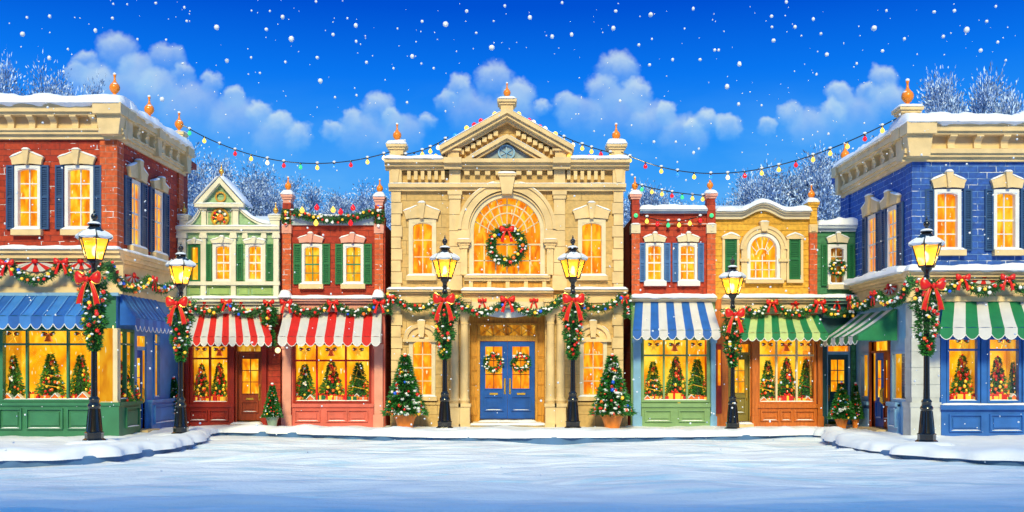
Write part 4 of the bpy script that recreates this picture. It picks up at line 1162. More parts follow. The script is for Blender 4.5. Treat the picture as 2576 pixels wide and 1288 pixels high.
# great window
gz_b, gz_s, gr = z(694), z(581), 87 / 80
B.hole(F, (c0 - gr - .05, c0 + gr + .05, gz_b - .05, gz_s + gr + .1))
gw = MB(F); gw.archband(c0, gz_s, gr - .04, gr + .1, -.22, .02, k=32)
gw.box(c0 - gr - .1, c0 - gr + .04, -.22, .02, gz_b - .06, gz_s); gw.box(c0 + gr - .04, c0 + gr + .1, -.22, .02, gz_b - .06, gz_s); gw.box(c0 - gr + .04, c0 + gr - .04, -.22, .02, gz_b - .06, gz_b + .02)
gw = gw.build('great_window', CREAM2, B.r, 30)
mb = MB(F); k = 32; mb.poly([(c0 - gr, gz_b), (c0 + gr, gz_b)] + [(c0 + gr * math.cos(math.pi * i / k), gz_s + gr * math.sin(math.pi * i / k)) for i in range(k + 1)], -.24, -.17); mb.build('pane', GLOW_O, gw)
mb = MB(F); t = .02
mb.box(c0 - gr, c0 + gr, -.18, -.09, z(616), z(612)); mb.box(c0 - gr, c0 + gr, -.18, -.11, z(656), z(653.5))
for dx in (-.72, -.36, 0, .36, .72): mb.box(c0 + dx - t, c0 + dx + t, -.18, -.11, gz_b, z(616))
zf = z(614)
for rr, w_ in ((.62, .018), (.88, .018)): mb.archband(c0, zf + (gz_s - zf) * .9, rr - w_, rr + w_, -.18, -.11, k=28)
for i in range(1, 10):
    an = math.pi * i / 10; r0 = .20 if i == 5 else .34
    mb.tube([(c0 + r0 * math.cos(an), -.14, zf + .2 + r0 * math.sin(an)), (c0 + (gr) * math.cos(an), -.14, gz_s + (gr) * math.sin(an))], .02, 5)
mb.archband(c0, zf + .2, .32, .36, -.18, -.11, k=20)
mb.build('glazing_bars', CREAM2, gw, 30)
# doorway
dx0, dx1 = a(1181), a(1371)
B.hole(F, (dx0, dx1, -.05, z(790)))
B.wall(F, X0, X1, -.1, z(425), STONE)
# archfill as stone spandrels round the great window
mb = MB(F); mb.archfill(c0 - gr - .05, c0 + gr + .05, gz_s, gz_s + gr + .1, gr + .05, -.27, -.002, k=32); mb.build('spandrels', STONE, B.r)
body(B, F, X0, X1, z(430), STONE, depth=9)
# arch surround
mb = MB(F); ro = 121 / 80
mb.archband(c0, z(578), ro - .30, ro, -.02, .16, k=40); mb.archband(c0, z(578), ro - .08, ro + .03, -.02, .21, k=40); mb.archband(c0, gz_s, gr + .08, ro - .29, -.02, .09, k=40)
mb.build('arch_surround', STONE_T, B.r, 30)
for sg in (-1, 1):
    xo, xi = c0 + sg * (ro + .02), c0 + sg * (gr + .08); x0_, x1_ = min(xo, xi), max(xo, xi)
    mb = MB(F); mb.box(x0_ + .08, x1_ - .08, -.02, .14, z(692), z(618)); mb.box(x0_ - .04, x1_ + .04, -.02, .26, z(612), z(604)); mb.box(x0_, x1_, -.02, .20, z(618), z(612)); mb.box(x0_ + .04, x1_ - .04, -.02, .18, z(626), z(618)); mb.box(x0_, x1_, -.02, .15, z(604), z(578))
    o = mb.build('impost', STONE_T, B.r); MB(F).snow([(x0_ - .04, z(604)), (x1_ + .04, z(604))], .1, .27, .03).build('snow', SNOW, o, 60)
mb = MB(F); mb.poly([(c0 - .15, z(492)), (c0 - .25, z(447)), (c0 + .25, z(447)), (c0 + .15, z(492))], .0, .34); mb.box(c0 - .29, c0 + .29, .0, .38, z(447), z(441)); o = mb.build('keystone', STONE_T, B.r)
MB(F).snow([(c0 - .3, z(441)), (c0 + .3, z(441))], .02, .4, .07).build('snow', SNOW, o, 60)
sb = MB(F); sb.snow([(c0 - ro * math.cos(t_), z(578) + ro * math.sin(t_)) for t_ in [R(x) for x in range(42, 80, 5)]], .0, .22, .05); sb.snow([(c0 + ro * math.cos(t_), z(578) + ro * math.sin(t_)) for t_ in [R(x) for x in range(42, 80, 5)]], .0, .22, .05); sb.build('snow', SNOW, B.r, 60)
# sill band, blind panels
cornice(B, F, a(1168), a(1384), [(z(707), z(700), .14), (z(700), z(694), .22)], STONE_T, name='sill_band')
MB(F).snow([(a(1172), z(694)), (a(1380), z(694))], .0, .24, .05).build('snow', SNOW, B.r, 60)
mb = MB(F)
for i in range(4):
    u0, u1 = 1190 + i * 46, 1190 + i * 46 + 36; mb.box(a(u0), a(u1), -.01, .02, z(728), z(711))
mb.build('blind_panels', GOLDWOOD, B.r)
mb = MB(F); 
for i in range(5): mb.box(a(1180 + i * 46), a(1190 + i * 46) , -.02, .10, z(731), z(707))
mb.build('panel_posts', STONE_T, B.r)
cornice(B, F, a(1162), a(1391), [(z(760), z(742), .10), (z(742), z(738), .20), (z(738), z(732), .30)], STONE_T, name='door_entablature')
MB(F).snow([(a(1160), z(732)), (a(1393), z(732))], .0, .36, .09, .3).build('snow', SNOW, B.r, 60)
mb = MB(F); mb.box(a(1164), a(1389), -.02, .22, z(792), z(760)); mb.build('door_frieze', CREAM2, B.r)
mb = MB(F); k = 14
for i in range(k):
    f0, f1 = i / k, (i + 1) / k; s0, s1 = .22 * math.sin(math.pi * f0), .22 * math.sin(math.pi * f1)
    x0_, x1_ = lerp(a(1180), a(1372), f0), lerp(a(1180), a(1372), f1)
    mb.poly([(x0_, z(783) - s0), (x1_, z(783) - s1), (x1_, z(781)), (x0_, z(781))], .22, .34)
mb.build('canopy', WHITE, B.r, 30)
# wings: string courses
for u0, u1 in ((975, 1134), (1418, 1578)):
    cornice(B, F, a(u0), a(u1), [(z(762), z(740), .05), (z(740), z(735), .14), (z(735), z(729), .24)], STONE_T, name='string_course')
    MB(F).snow([(a(u0), z(729)), (a(u1), z(729))], .0, .30, .08, .35).build('snow', SNOW, B.r, 60)
    mb = MB(F); mb.box(a(u0 + 8), a(u1), -.02, .12, -.1, z(1018)); mb.box(a(u0 + 6), a(u1) , -.02, .16, z(1018), z(1012)); mb.build('plinth', STONE, B.r)
# quoins
random.seed(3)
for (u0, u1, k) in ((985, 1009, 1), (1543, 1567, -1)):
    for (vt, vb) in ((482, 729), (762, 1012)):
        v_ = vt; i = 0
        mb = MB(F)
        while v_ < vb - 6:
            hh = min(29, vb - v_); w_ = (0, 7)[i % 2] * .5
            x0_, x1_ = (u0, u1 + w_) if k > 0 else (u0 - w_, u1)
            mb.box(a(x0_), a(x1_), -.02, .10, z(v_ + hh - 1.6), z(v_)); v_ += hh; i += 1
        mb.build('quoins', STONE_T, B.r)
# upper pilasters
for (u0, u1) in ((1131, 1159), (1393, 1421)):
    for (vt, vb) in ((482, 694), ):
        v_ = vt + 20; mb = MB(F)
        while v_ < vb - 4:
            hh = min(40, vb - v_); mb.box(a(u0), a(u1), -.02, .13, z(v_ + hh - 1.2), z(v_)); v_ += hh
        mb.box(a(u0) - .05, a(u1) + .05, -.02, .20, z(492), z(482)); mb.box(a(u0) - .02, a(u1) + .02, -.02, .17, z(502), z(492)); mb.box(a(u0) - .05, a(u1) + .05, -.02, .19, z(731), z(694))
        mb.build('pilaster', STONE_T, B.r)
for (u0, u1) in ((1131, 1159), (1393, 1421)):
    mb = MB(F); mb.box(a(u0), a(u1), -.02, .18, z(465), z(425)); mb.build('frieze_block', STONE_T, B.r)
for (u0, u1) in ((981, 1012), (1540, 1571)):
    mb = MB(F); mb.box(a(u0), a(u1), -.02, .20, z(465), z(425)); mb.poly([(a(u0) + .12, z(462)), (a(u0) + .06, z(430)), (a(u1) - .06, z(430)), (a(u1) - .12, z(462))], .2, .25); mb.build('frieze_block', STONE_T, B.r)
rows_ = lambda p: [(z(482), z(474), .10 + p), (z(474), z(465), .20 + p)]
cornice(B, F, a(979), a(1573), rows_(.05), STONE_T, name='architrave')
MB(F).snow([(a(979), z(465)), (a(1573), z(465))], .06, .26, .03).build('snow', SNOW, B.r, 60)
cor = cornice(B, F, a(971), a(1581), [(z(430), z(423), .22), (z(423), z(415), .34), (z(415), z(406), .46)], STONE_T)
for u in list(range(1030, 1126, 17)) + list(range(1430, 1530, 17)) + list(range(1175, 1385, 26)):
    if 1255 < u < 1296: continue
    mb = MB(F); wd = .055 if (u < 1126 or u > 1425) else .08; ln = 24 if (u < 1126 or u > 1425) else 12
    mb.box(a(u) - wd, a(u) + wd, -.02, .17, z(430 + ln), z(431)); mb.build('dentil', STONE_T, cor)
for u0, u1 in ((970, 1120), (1430, 1582)): MB(F).snow([(a(u0), z(406)), (a(u1), z(406))], -.3, .52, .14, .5).build('snow', SNOW, B.r, 60)
cornice(B, F, a(1119), a(1163), [(z(430), z(418), .40), (z(418), z(404), .56)], STONE_T, name='cornice_block'); cornice(B, F, a(1389), a(1433), [(z(430), z(418), .40), (z(418), z(404), .56)], STONE_T, name='cornice_block')
# end pedestals with finials
for (u0, u1) in ((982, 1016), (1533, 1567)):
    pedestal(B, F, a(u0), a(u1), -.25, .20, z(406), z(366), STONE_T, cap=.10, snow=.17)
    finial(B, F, a((u0 + u1) / 2), 0, z(362), .66)
# pediment
def gablepoly(mb, ua, va, u0, u1, vb, w, n0, n1):
    ca_, za_, xa, xb, zb_ = a(ua), z(va), a(u0), a(u1), z(vb)
    sl = math.atan2(za_ - zb_, ca_ - xa); dw = w / math.cos(sl)
    mb.poly([(xa, zb_), (ca_, za_), (ca_, za_ - dw), (xa, zb_ - dw)], n0, n1)
    mb.poly([(ca_, za_), (xb, zb_), (xb, zb_ - dw), (ca_, za_ - dw)], n0, n1)
mb = MB(F); mb.poly([(a(1128), z(405)), (a(1423), z(405)), (a(1423), z(384)), (a(1275.5), z(300)), (a(1128), z(384))], -.9, .06); mb.build('pediment', STONE, B.r)
ped = MB(F)
gablepoly(ped, 1275.5, 284, 1109, 1441, 376, .13, -.9, .62); gablepoly(ped, 1275.5, 295, 1113, 1437, 387, .10, -.9, .52); gablepoly(ped, 1275.5, 303, 1122, 1430, 388, .10, -.2, .34)
ped = ped.build('raking_cornice', STONE_T, B.r)
mb = MB(F)
gablepoly(mb, 1275.5, 345, 1172, 1379, 404, .11, .05, .44); gablepoly(mb, 1275.5, 354, 1192, 1359, 405, .07, .05, .34); mb.build('inner_pediment', STONE_T, B.r)
for i in range(1, 8):
    for sg in (-1, 1):
        f_ = i / 8.5; x = a(1275.5 + sg * (14 + f_ * 120)); zz = z(322 + (14 + f_ * 120) * .552)
        mb = MB(F); mb.poly([(x - .07, zz - .10), (x + .07, zz - .10 - 0), (x + .07, zz + .05), (x - .07, zz + .05)], .05, .24); mb.build('dentil', STONE_T, ped)
mb = MB(F); mb.poly([(a(1206), z(404)), (a(1346), z(404)), (a(1275.5), z(363))], .05, .12); tym = mb.build('tympanum', TYMP, B.r)
mb = MB(F); c = (a(1274), z(386)); mb.archband(c[0], c[1], .22, .27, .10, .18, 0, 6.283, 28, sq=.9); mb.box(c[0] - .001, c[0] + .001, .1, .11, c[1], c[1] + .001)
for k_ in range(6):
    an = R(30 + k_ * 60); mb.tube([(c[0], .14, c[1]), (c[0] + .19 * math.cos(an), .14, c[1] + .17 * math.sin(an))], .02, 5)
mb.poly([(c[0] - .05, c[1] - .02), (c[0] + .05, c[1] - .02), (c[0], c[1] + .17)], .12, .17); mb.build('round_emblem', SKYB, tym, 40)
for u0, u1 in ((1128, 1156), (1395, 1423)):
    mb = MB(F); mb.box(a(u0), a(u1), .05, .36, z(404), z(386)); mb.box(a(u0) - .08, a(u1) + .08, .05, .44, z(386), z(381)); mb.build('pediment_block', STONE_T, B.r)
sb = MB(F); sb.snow([(a(1110), z(376)), (a(1262), z(291))], .1, .64, .045, .3); sb.snow([(a(1289), z(291)), (a(1440), z(376))], .1, .64, .045, .3); sb.snow([(a(1180), z(400)), (a(1270), z(348))], .2, .45, .03, .2); sb.snow([(a(1281), z(348)), (a(1372), z(400))], .2, .45, .03, .2); sb.build('snow', SNOW, B.r, 60)
pedestal(B, F, a(1260), a(1291), -.2, .35, z(296), z(257), STONE_T, cap=.10, snow=.09); finial(B, F, a(1275.5), .07, z(257) + .05, .56)
# doorway joinery
mb = MB(F); ring(mb, a(1201), a(1350), z(1056), z(806), .0001, -.5, -.1)
mb = MB(F)
mb.box(dx0 - .02, a(1206), -.62, -.55, -.1, z(790)); mb.box(a(1347), dx1 + .02, -.62, -.55, -.1, z(790)); mb.box(a(1206), a(1347), -.62, -.55, z(816), z(790)); mb.box(a(1200), a(1353), -.62, -.42, z(857), z(843)); mb.box(a(1200), a(1206), -.56, -.40, -.1, z(857)); mb.box(a(1347), a(1353), -.56, -.40, -.1, z(857))
mb.box(a(1206) - .05, a(1206), -.56, -.46, z(843), z(812)); mb.box(a(1347), a(1347) + .05, -.56, -.46, z(843), z(812)); mb.box(a(1200), a(1353), -.56, -.44, z(816), z(811))
mb.box(dx0 - .12, dx0, -.6, -.281, -.1, z(790)); mb.box(dx1, dx1 + .12, -.6, -.281, -.1, z(790)); mb.box(dx0, dx1, -.6, -.281, z(790), z(785))
for sx0, sx1 in ((1184, 1198), (1355, 1369)):
    for v0, v1 in ((812, 838), (858, 895), (900, 930), (934, 965), (970, 1000), (1005, 1045)):
        ring(mb, a(sx0), a(sx1), z(v1), z(v0), .02, -.56, -.53)
surr = mb.build('door_surround', GOLDWOOD, B.r)
MB(F).box(a(1206), a(1347), -.58, -.56, z(843), z(816)).build('fanlight', GLOW_T, surr)
mb = MB(F)
for i in range(4):
    x0_, x1_ = a(1206 + i * 35.25), a(1206 + (i + 1) * 35.25); zz0, zz1 = z(843), z(816); xm = (x0_ + x1_) / 2
    mb.tube([(x0_, -.53, zz0), (xm, -.53, (zz0 + zz1) / 2), (x1_, -.53, zz1)], .012, 5); mb.tube([(x0_, -.53, zz1), (xm, -.53, (zz0 + zz1) / 2), (x1_, -.53, zz0)], .012, 5); mb.box(x0_ - .012, x0_ + .012, -.55, -.52, zz0, zz1)
mb.archband(a(1276.5), (z(843) + z(816)) / 2, .11, .14, -.55, -.52, 0, 6.283, 20); mb.build('fanlight_bars', GOLDWOOD, surr, 30)
for (u0, u1, g0, g1, hs) in ((1207, 1276, 1220, 1263, 'r'), (1276.6, 1346, 1289, 1332, 'l')):
    door(B, F, u0, u1, 858, 1055, DOORB, glass=(g0, g1, 871, 978), glow=GLOW_O, handle=hs, slot=True, n=-.46, rows=3, barm=MAHOG)
mb = MB(F); mb.box(a(1182), a(1371), -.62, .25, -.1, .10); mb.box(a(1190), a(1362), -.62, .0, .10, .17); st = mb.build('doorstep', STONE_T, B.r)
MB(F).snow([(a(1203), .17), (a(1350), .17)], -.42, .02, .06).build('snow', SNOW, st, 60); MB(F).snow([(a(1180), .09), (a(1374), .09)], -.05, .34, .07, .6).build('snow', SNOW, st, 60)
# paired columns
for u in (1145, 1169, 1384, 1409):
    pr = [(.155, 0), (.155, .05), (.175, .09), (.155, .13), (.14, .17), (.135, .3), (.13, 1.4), (.115, 2.42), (.115, 2.46), (.135, 2.49), (.115, 2.52), (.12, 2.56), (.16, 2.72), (.165, 2.74)]
    zz0 = z(1014); H_ = z(792) - zz0; pr = [(r_, h_ / 2.78 * H_) for r_, h_ in pr]
    nn = .24
    mb = MB(F); mb.lathe(a(u), nn, zz0, pr, 20); mb.box(a(u) - .18, a(u) + .18, nn - .18, nn + .18, zz0 + H_ * .985, zz0 + H_); mb.build('column', STONE_T, B.r, 40)
for (u0, u1) in ((1132, 1158), (1157.6, 1183), (1371, 1396), (1396.4, 1422)):
    mb = MB(F); mb.box(a(u0), a(u1), -.02, .44, -.1, z(1022)); mb.box(a(u0) - .03, a(u1) + .03, -.02, .48, z(1022), z(1014)); mb.box(a(u0) - .02, a(u1) + .02, -.02, .47, -.1, .12); mb.build('column_pedestal', STONE_T, B.r)
for (u0, u1) in ((1131, 1184), (1369, 1423)):
    mb = MB(F); mb.box(a(u0), a(u1), -.02, .44, z(792), z(762)); mb.box(a(u0) - .03, a(u1) + .03, -.02, .48, z(762), z(754)); mb.build('column_entablature', STONE_T, B.r)
BH = B
# ================================================================== brick shop with navy shutters
B = Bld('brick_shop', 'small red brick shop with navy shutters and blue and white striped awning', (a(1700), 0, 0))
X0, X1 = a(1588), a(1799)
for (u0, u1, h0, h1, s0, s1, sh) in ((1630, 1663, 1617, 1676, 1619, 1675, ((1608, 1623), (1670, 1686))), (1712, 1747, 1701, 1760, 1703, 1759, ((1691, 1706), (1755, 1770)))):
    window(B, F, u0, u1, 618, 703, hood=(h0, h1, 589, 610), hoodm=CREAM2, sill=(s0, s1, 708, 720), sillm=WHITE, shut=sh, shutm=SHUT_B2, fw=.08)
SHOPS['b5'] = shopwindow(B, F, 1614, 1784, 850, 1012, (1670, 1728), 894, SAGE, barm=SAGE)
B.wall(F, X0, X1, z(752), z(535), RBRICK2)
_h = B.holes[id(F)]; B.holes[id(F)] = [h for h in _h if h[3] < z(800)]
B.wall(F, X0, X1, -.1, z(752.1), SAGE, name='shopfront'); B.holes[id(F)] = _h
body(B, F, X0, X1, z(545), RBRICK2)
for (u0, u1, vt) in ((1588, 1608, 486), (1777, 1798, 484)):
    mb = MB(F); mb.box(a(u0), a(u1), -.3, .13, z(752), z(572)); mb.build('pier', OBRICK, B.r)
    mb = MB(F); mb.box(a(u0) - .02, a(u1) + .02, -.3, .16, z(588), z(566)); mb.box(a(u0) + .09, a(u1) - .09, .1, .18, z(583), z(572)); o = mb.build('pier_block', CREAM2, B.r); MB(F).snow([(a(u0) - .03, z(566)), (a(u1) + .03, z(566))], .0, .18, .05).build('snow', SNOW, o, 60)
    mb = MB(F); mb.box(a(u0), a(u1), -.3, .13, z(566), z(vt + 26)); mb.build('pier_head', RBRICK2, B.r)
    inst('fairy_light', GLOBE['green'], B.r, (a((u0 + u1) / 2) - B.r.location.x, -.17, z(544)), .07)
    pedestal(B, F, a(u0) + .01, a(u1) - .01, -.28, .11, z(vt + 26), z(vt + 4), RBRICK2, cap=.07, snow=.17, capm=PINKL)
    finial(B, F, a((u0 + u1) / 2), -.08, z(vt - 3), .50)
cornice(B, F, a(1608.2), a(1776.8), [(z(538), z(533), .12), (z(533), z(527), .22)], GREYP, name='parapet')
MB(F).snow([(a(1607), z(529)), (a(1778), z(529))], -.4, .27, .17, .4).build('snow', SNOW, B.r, 60)
cornice(B, F, a(1608.2), a(1776.8), [(z(567), z(561), .07)], OBRICK, name='brick_band')
cornice(B, F, a(1584), a(1800) , [(z(760), z(756), .08), (z(756), z(750), .24)], CREAM2, name='ledge')
MB(F).snow([(a(1583), z(750)), (a(1800), z(750))], -.02, .34, .13, .35).build('snow', SNOW, B.r, 60)
awning(B, F, a(1598), a(1790), F.a(1592, 1.1), F.a(1812, 1.1), z(760), F.z(1700, 831, 1.1), F.z(1700, 855, 1.1), 1.1, 10, [BLUEC, WHITEC])
mb = MB(F); pilaster(mb, a(1592), a(1611), .14, -.1, z(852), base=.45); pilaster(mb, a(1787), a(1798.5), .14, -.1, z(852), base=.45); mb.build('pilasters', SKYB, B.r)
mb = MB(F); mb.box(a(1613), a(1785), -.02, .09, -.1, z(1024)); mb.box(a(1612), a(1786), -.02, .14, z(1024), z(1014)); panel(mb, a(1624), a(1686), z(1058), z(1034), .11); panel(mb, a(1709), a(1770), z(1058), z(1034), .11); mb.build('plinth', SAGE, B.r)
B5 = B
# ================================================================== yellow house
B = Bld('yellow_house', 'yellow boarded shop house with humped parapet, arched window and green awning', (a(1925), 0, 0))
X0, X1 = a(1799.5), a(2054)
wz0, wzs, wr = z(699), z(628), 33 / 80
cy = a(1919.5)
B.hole(F, (cy - wr - .03, cy + wr + .03, wz0 - .03, wzs + wr + .06))
w_ = MB(F); w_.archband(cy, wzs, wr, wr + .10, -.2, .08, k=24); w_.box(cy - wr - .1, cy - wr, -.2, .08, wz0 - .08, wzs); w_.box(cy + wr, cy + wr + .1, -.2, .08, wz0 - .08, wzs); w_.box(cy - wr, cy + wr, -.2, .08, wz0 - .08, wz0)
w_ = w_.build('arched_window', WHITE, B.r, 30)
mb = MB(F); k = 20; mb.poly([(cy - wr, wz0), (cy + wr, wz0)] + [(cy + wr * math.cos(math.pi * i / k), wzs + wr * math.sin(math.pi * i / k)) for i in range(k + 1)], -.2, -.13); mb.build('pane', GLOW, w_)
mb = MB(F)
for dx in (-.21, 0, .21): mb.box(cy + dx - .014, cy + dx + .014, -.135, -.08, wz0, z(656) if dx else z(640))
mb.box(cy - wr, cy + wr, -.135, -.07, z(657), z(654)); mb.box(cy - wr, cy + wr, -.135, -.08, z(678.5), z(677))
mb.archband(cy, wzs - .15, .18, .205, -.135, -.08, k=16)
for an in (25, 60, 90, 120, 155): mb.tube([(cy + .18 * math.cos(R(an)), -.11, wzs - .15 + .18 * math.sin(R(an))), (cy + wr * math.cos(R(an)), -.11, wzs + wr * math.sin(R(an)))], .014, 5)
mb.build('glazing_bars', WHITE, w_, 30)
B.hole(F, (a(1832), a(1886), .1, z(866)))
SHOPS['b6'] = shopwindow(B, F, 1905, 2054 - 1.5, 850, 1016, (1953, 2004), 894, ORWOOD, barm=CREAM2)
_h = B.holes[id(F)]; B.holes[id(F)] = [h for h in _h if h[2] > z(760)]
B.wall(F, X0, X1, z(752), z(552), YBOARD)
B.holes[id(F)] = [h for h in _h if h[3] < z(800)]
B.wall(F, X0, X1, -.1, z(752.1), ORWOOD, name='shopfront'); B.holes[id(F)] = _h
mb = MB(F); mb.archfill(cy - wr - .03, cy + wr + .03, wzs, wzs + wr + .06, wr + .03, -.27, -.002, k=24); mb.build('spandrels', YBOARD, B.r)
mb = MB(F); mb.archband(cy, wzs, wr + .12, wr + .30, -.02, .12, k=28); mb.archband(cy, wzs, wr + .24, wr + .33, -.02, .16, k=28)
for sg in (-1, 1):
    x0_, x1_ = sorted((cy + sg * (wr + .11), cy + sg * (wr + .29))); mb.box(x0_, x1_, -.02, .10, wz0 - .08, z(659)); mb.box(x0_ - .06, x1_ + .06, -.02, .16, z(659), z(652)); mb.box(x0_, x1_, -.02, .11, z(652), wzs)
mb.build('arch_surround', CREAM, B.r, 30)
mb = MB(F); mb.poly([(cy - .09, z(583)), (cy - .14, z(560)), (cy + .14, z(560)), (cy + .09, z(583))], .0, .22); o = mb.build('keystone', CREAM, B.r); MB(F).snow([(cy - .15, z(560)), (cy + .15, z(560))], .0, .24, .05).build('snow', SNOW, o, 60)
MB(F).box(a(1873), a(1969), -.02, .18, z(713), z(704)).build('sill', CREAM, B.r); MB(F).snow([(a(1876), z(704)), (a(1966), z(704))], .03, .2, .04).build('snow', SNOW, B.r, 60)
for (u0, u1) in ((1823, 1852), (1984, 2012)):
    sh = shutter(B, F, a(u0), a(u1), z(703), z(602), SHUT_G)
    mb = MB(F); w = .075; x0_, x1_ = a(u0) - .01, a(u1) + .01; mb.box(x0_ - w, x0_, -.02, .09, z(704), z(602)); mb.box(x1_, x1_ + w, -.02, .09, z(704), z(602)); mb.box(x0_ - w, x1_ + w, -.02, .12, z(712), z(704))
    xm = (x0_ + x1_) / 2; mb.poly([(x0_ - w, z(602)), (x1_ + w, z(602)), (x1_ + w + .03, z(597)), (xm, z(588)), (x0_ - w - .03, z(597))], -.02, .12); mb.build('niche_frame', CREAM, B.r)
    sb = MB(F); sb.snow([(x0_ - w - .03, z(597)), (xm, z(588)), (x1_ + w + .03, z(597))], .0, .14, .05); sb.build('snow', SNOW, B.r, 60)
# humped parapet
def hump(u, base, top):
    x = abs(u - 1917) / 56.
    return base if x >= 1 else lerp(base, top, (math.cos(math.pi * x) * .5 + .5) ** .8)
us = list(range(1798, 2035, 4))
mb = MB(F)
for u0, u1 in zip(us, us[1:]):
    mb.poly([(a(u0), z(553)), (a(u1), z(553)), (a(u1), z(hump(u1, 545, 524))), (a(u0), z(hump(u0, 545, 524)))], -.28, -.001)
mb.build('parapet', YBOARD, B.r)
mb = MB(F)
for u0, u1 in zip(us, us[1:]):
    for d0, d1, o_ in ((0, 9, .12), (9, 14, .20), (14, 18, .28)):
        mb.poly([(a(u0), z(hump(u0, 552, 531) - d0)), (a(u1), z(hump(u1, 552, 531) - d0)), (a(u1), z(hump(u1, 552, 531) - d1)), (a(u0), z(hump(u0, 552, 531) - d1))], -.02, o_)
mb.build('cornice', CREAM2, B.r, 30)
MB(F).snow([(a(u), z(hump(u, 534, 513))) for u in range(1798, 2040, 6)], -.4, .34, .17, .4).build('snow', SNOW, B.r, 60)
mb = MB(F); mb.loft([[(a(1800), -.4, z(545)), (a(2040), -.4, z(545)), (a(2040), -.4, z(538)), (a(1800), -.4, z(538))], [(a(1800), -2.6, z(489)), (a(2022), -2.6, z(489)), (a(2022), -2.6, z(484)), (a(1800), -2.6, z(484))], [(a(1800), -6.9, z(489)), (a(2022), -6.9, z(489)), (a(2022), -6.9, z(484)), (a(1800), -6.9, z(484))]]); mb.build('roof', SNOW, B.r, 30)
body(B, F, X0, X1, z(552), YBOARD, roofsnow=False)
mb = MB(F); mb.box(a(2034), a(2053), -.3, .12, z(752), z(580)); mb.build('pier', OBRICK, B.r)
mb = MB(F); mb.box(a(2033), a(2054), -.3, .15, z(586), z(566)); mb.box(a(2038), a(2049), .1, .18, z(583), z(572)); mb.build('pier_block', CREAM, B.r)
mb = MB(F); mb.box(a(2034), a(2053), -.3, .12, z(566), z(520)); mb.build('pier_head', YBOARD, B.r)
pedestal(B, F, a(2034), a(2053), -.3, .12, z(520), z(510), YBOARD, cap=.06, snow=.16); finial(B, F, a(2043), -.08, z(506), .55)
cornice(B, F, a(1814), a(2066), [(z(790), z(762), .06), (z(762), z(756), .16), (z(756), z(750), .26)], CREAM, name='ledge')
MB(F).snow([(a(1814), z(750)), (a(2068), z(750))], -.02, .34, .13, .35).build('snow', SNOW, B.r, 60)
awning(B, F, a(1872), a(2058), F.a(1862, 1.05), F.a(2083, 1.05), z(794), F.z(1970, 838, 1.05), F.z(1970, 858, 1.05), 1.05, 11, [GREENC, LGREENC])
mb = MB(F); pilaster(mb, a(1890), a(1904), .14, -.1, z(855), base=.45); pilaster(mb, a(2055), a(2066), .14, -.1, z(855), base=.45); mb.build('pilasters', ORWOOD, B.r)
mb = MB(F); mb.box(a(1905), a(2054), -.02, .09, -.1, z(1026)); mb.box(a(1904), a(2054), -.02, .14, z(1026), z(1016)); panel(mb, a(1914), a(1954), z(1056), z(1035), .11); panel(mb, a(1963), a(1987), z(1056), z(1035), .11); panel(mb, a(1998), a(2044), z(1056), z(1035), .11); mb.build('plinth', ORWOOD, B.r)
door(B, F, 1834, 1884, 892, 1060, OLIVE, glass=(1843, 1875, 905, 988), handle='r')
MB(F).box(a(1834), a(1884), -.2, -.14, z(886), z(866)).build('fanlight', GLOW, B.r)
mb = MB(F); mb.box(a(1832), a(1834), -.2, .03, .1, z(866)); mb.box(a(1884), a(1886), -.2, .03, .1, z(866)); mb.box(a(1834), a(1884), -.2, .03, z(892), z(886)); mb.build('door_frame', OLIVE, B.r)
o = MB(F).box(a(1828), a(1889), -.25, .4, -.02, .12).build('doorstep', STONE_T, B.r); MB(F).snow([(a(1828), .12), (a(1889), .12)], .05, .42, .06).build('snow', SNOW, o, 60)
mb = MB(F); mb.box(a(1802), a(1815), -.01, .04, z(1040), z(866)); mb.build('side_light_frame', DREDP, B.r); MB(F).box(a(1805), a(1812), .03, .05, z(970), z(880)).build('side_light', GLOW_O, B.r)
B6 = B
# ================================================================== narrow green house
B = Bld('narrow_house', 'narrow dark green house with wreathed window and teal door beside the blue corner shop', (a(2102), 0, 0))
X0, X1 = a(2054.6), a(2172)
window(B, F, 2089, 2121, 623, 711, hood=(2077, 2134, 589, 612), hoodm=CREAM2, sill=(2080, 2134, 716, 728), sillm=CREAM2, shut=((2065, 2080), (2132, 2147)), shutm=SHUT_G, glow=GLOW_D, fw=.10, rows=4)
B.hole(F, (a(2080), a(2138), .1, z(870)))
B.wall(F, X0, X1, z(752), z(575), DGBOARD)
_h = B.holes[id(F)]; B.holes[id(F)] = [h for h in _h if h[3] < z(800)]
B.wall(F, X0, X1, -.1, z(752.1), TEALD, name='shopfront'); B.holes[id(F)] = _h
body(B, F, X0, X1, z(580), DGBOARD)
cornice(B, F, X0, X1, [(z(583), z(576), .08), (z(576), z(567), .18)], GREYP)
MB(F).snow([(X0, z(568)), (X1, z(568))], -.4, .24, .24, .3).build('snow', SNOW, B.r, 60)
cornice(B, F, X0 + .15, X1, [(z(800), z(790), .16), (z(765), z(758), .12), (z(758), z(750), .22)], SLATE_T, name='ledge')
MB(F).snow([(X0, z(750)), (X1, z(750))], -.02, .30, .11, .3).build('snow', SNOW, B.r, 60)
door(B, F, 2082, 2136, 892, 1060, TEALD, glass=(2093, 2127, 905, 985), glow=GLOW, handle='l')
MB(F).box(a(2082), a(2136), -.2, -.14, z(884), z(870)).build('fanlight', GLOW_O, B.r)
mb = MB(F); mb.box(a(2080), a(2082), -.2, .04, .1, z(870)); mb.box(a(2136), a(2138), -.2, .04, .1, z(870)); mb.box(a(2082), a(2136), -.2, .06, z(892), z(884)); mb.build('door_frame', SKYB, B.r)
mb = MB(F); mb.box(a(2140), a(2150), -.02, .10, -.1, z(790)); mb.build('pier', DGBOARD, B.r)
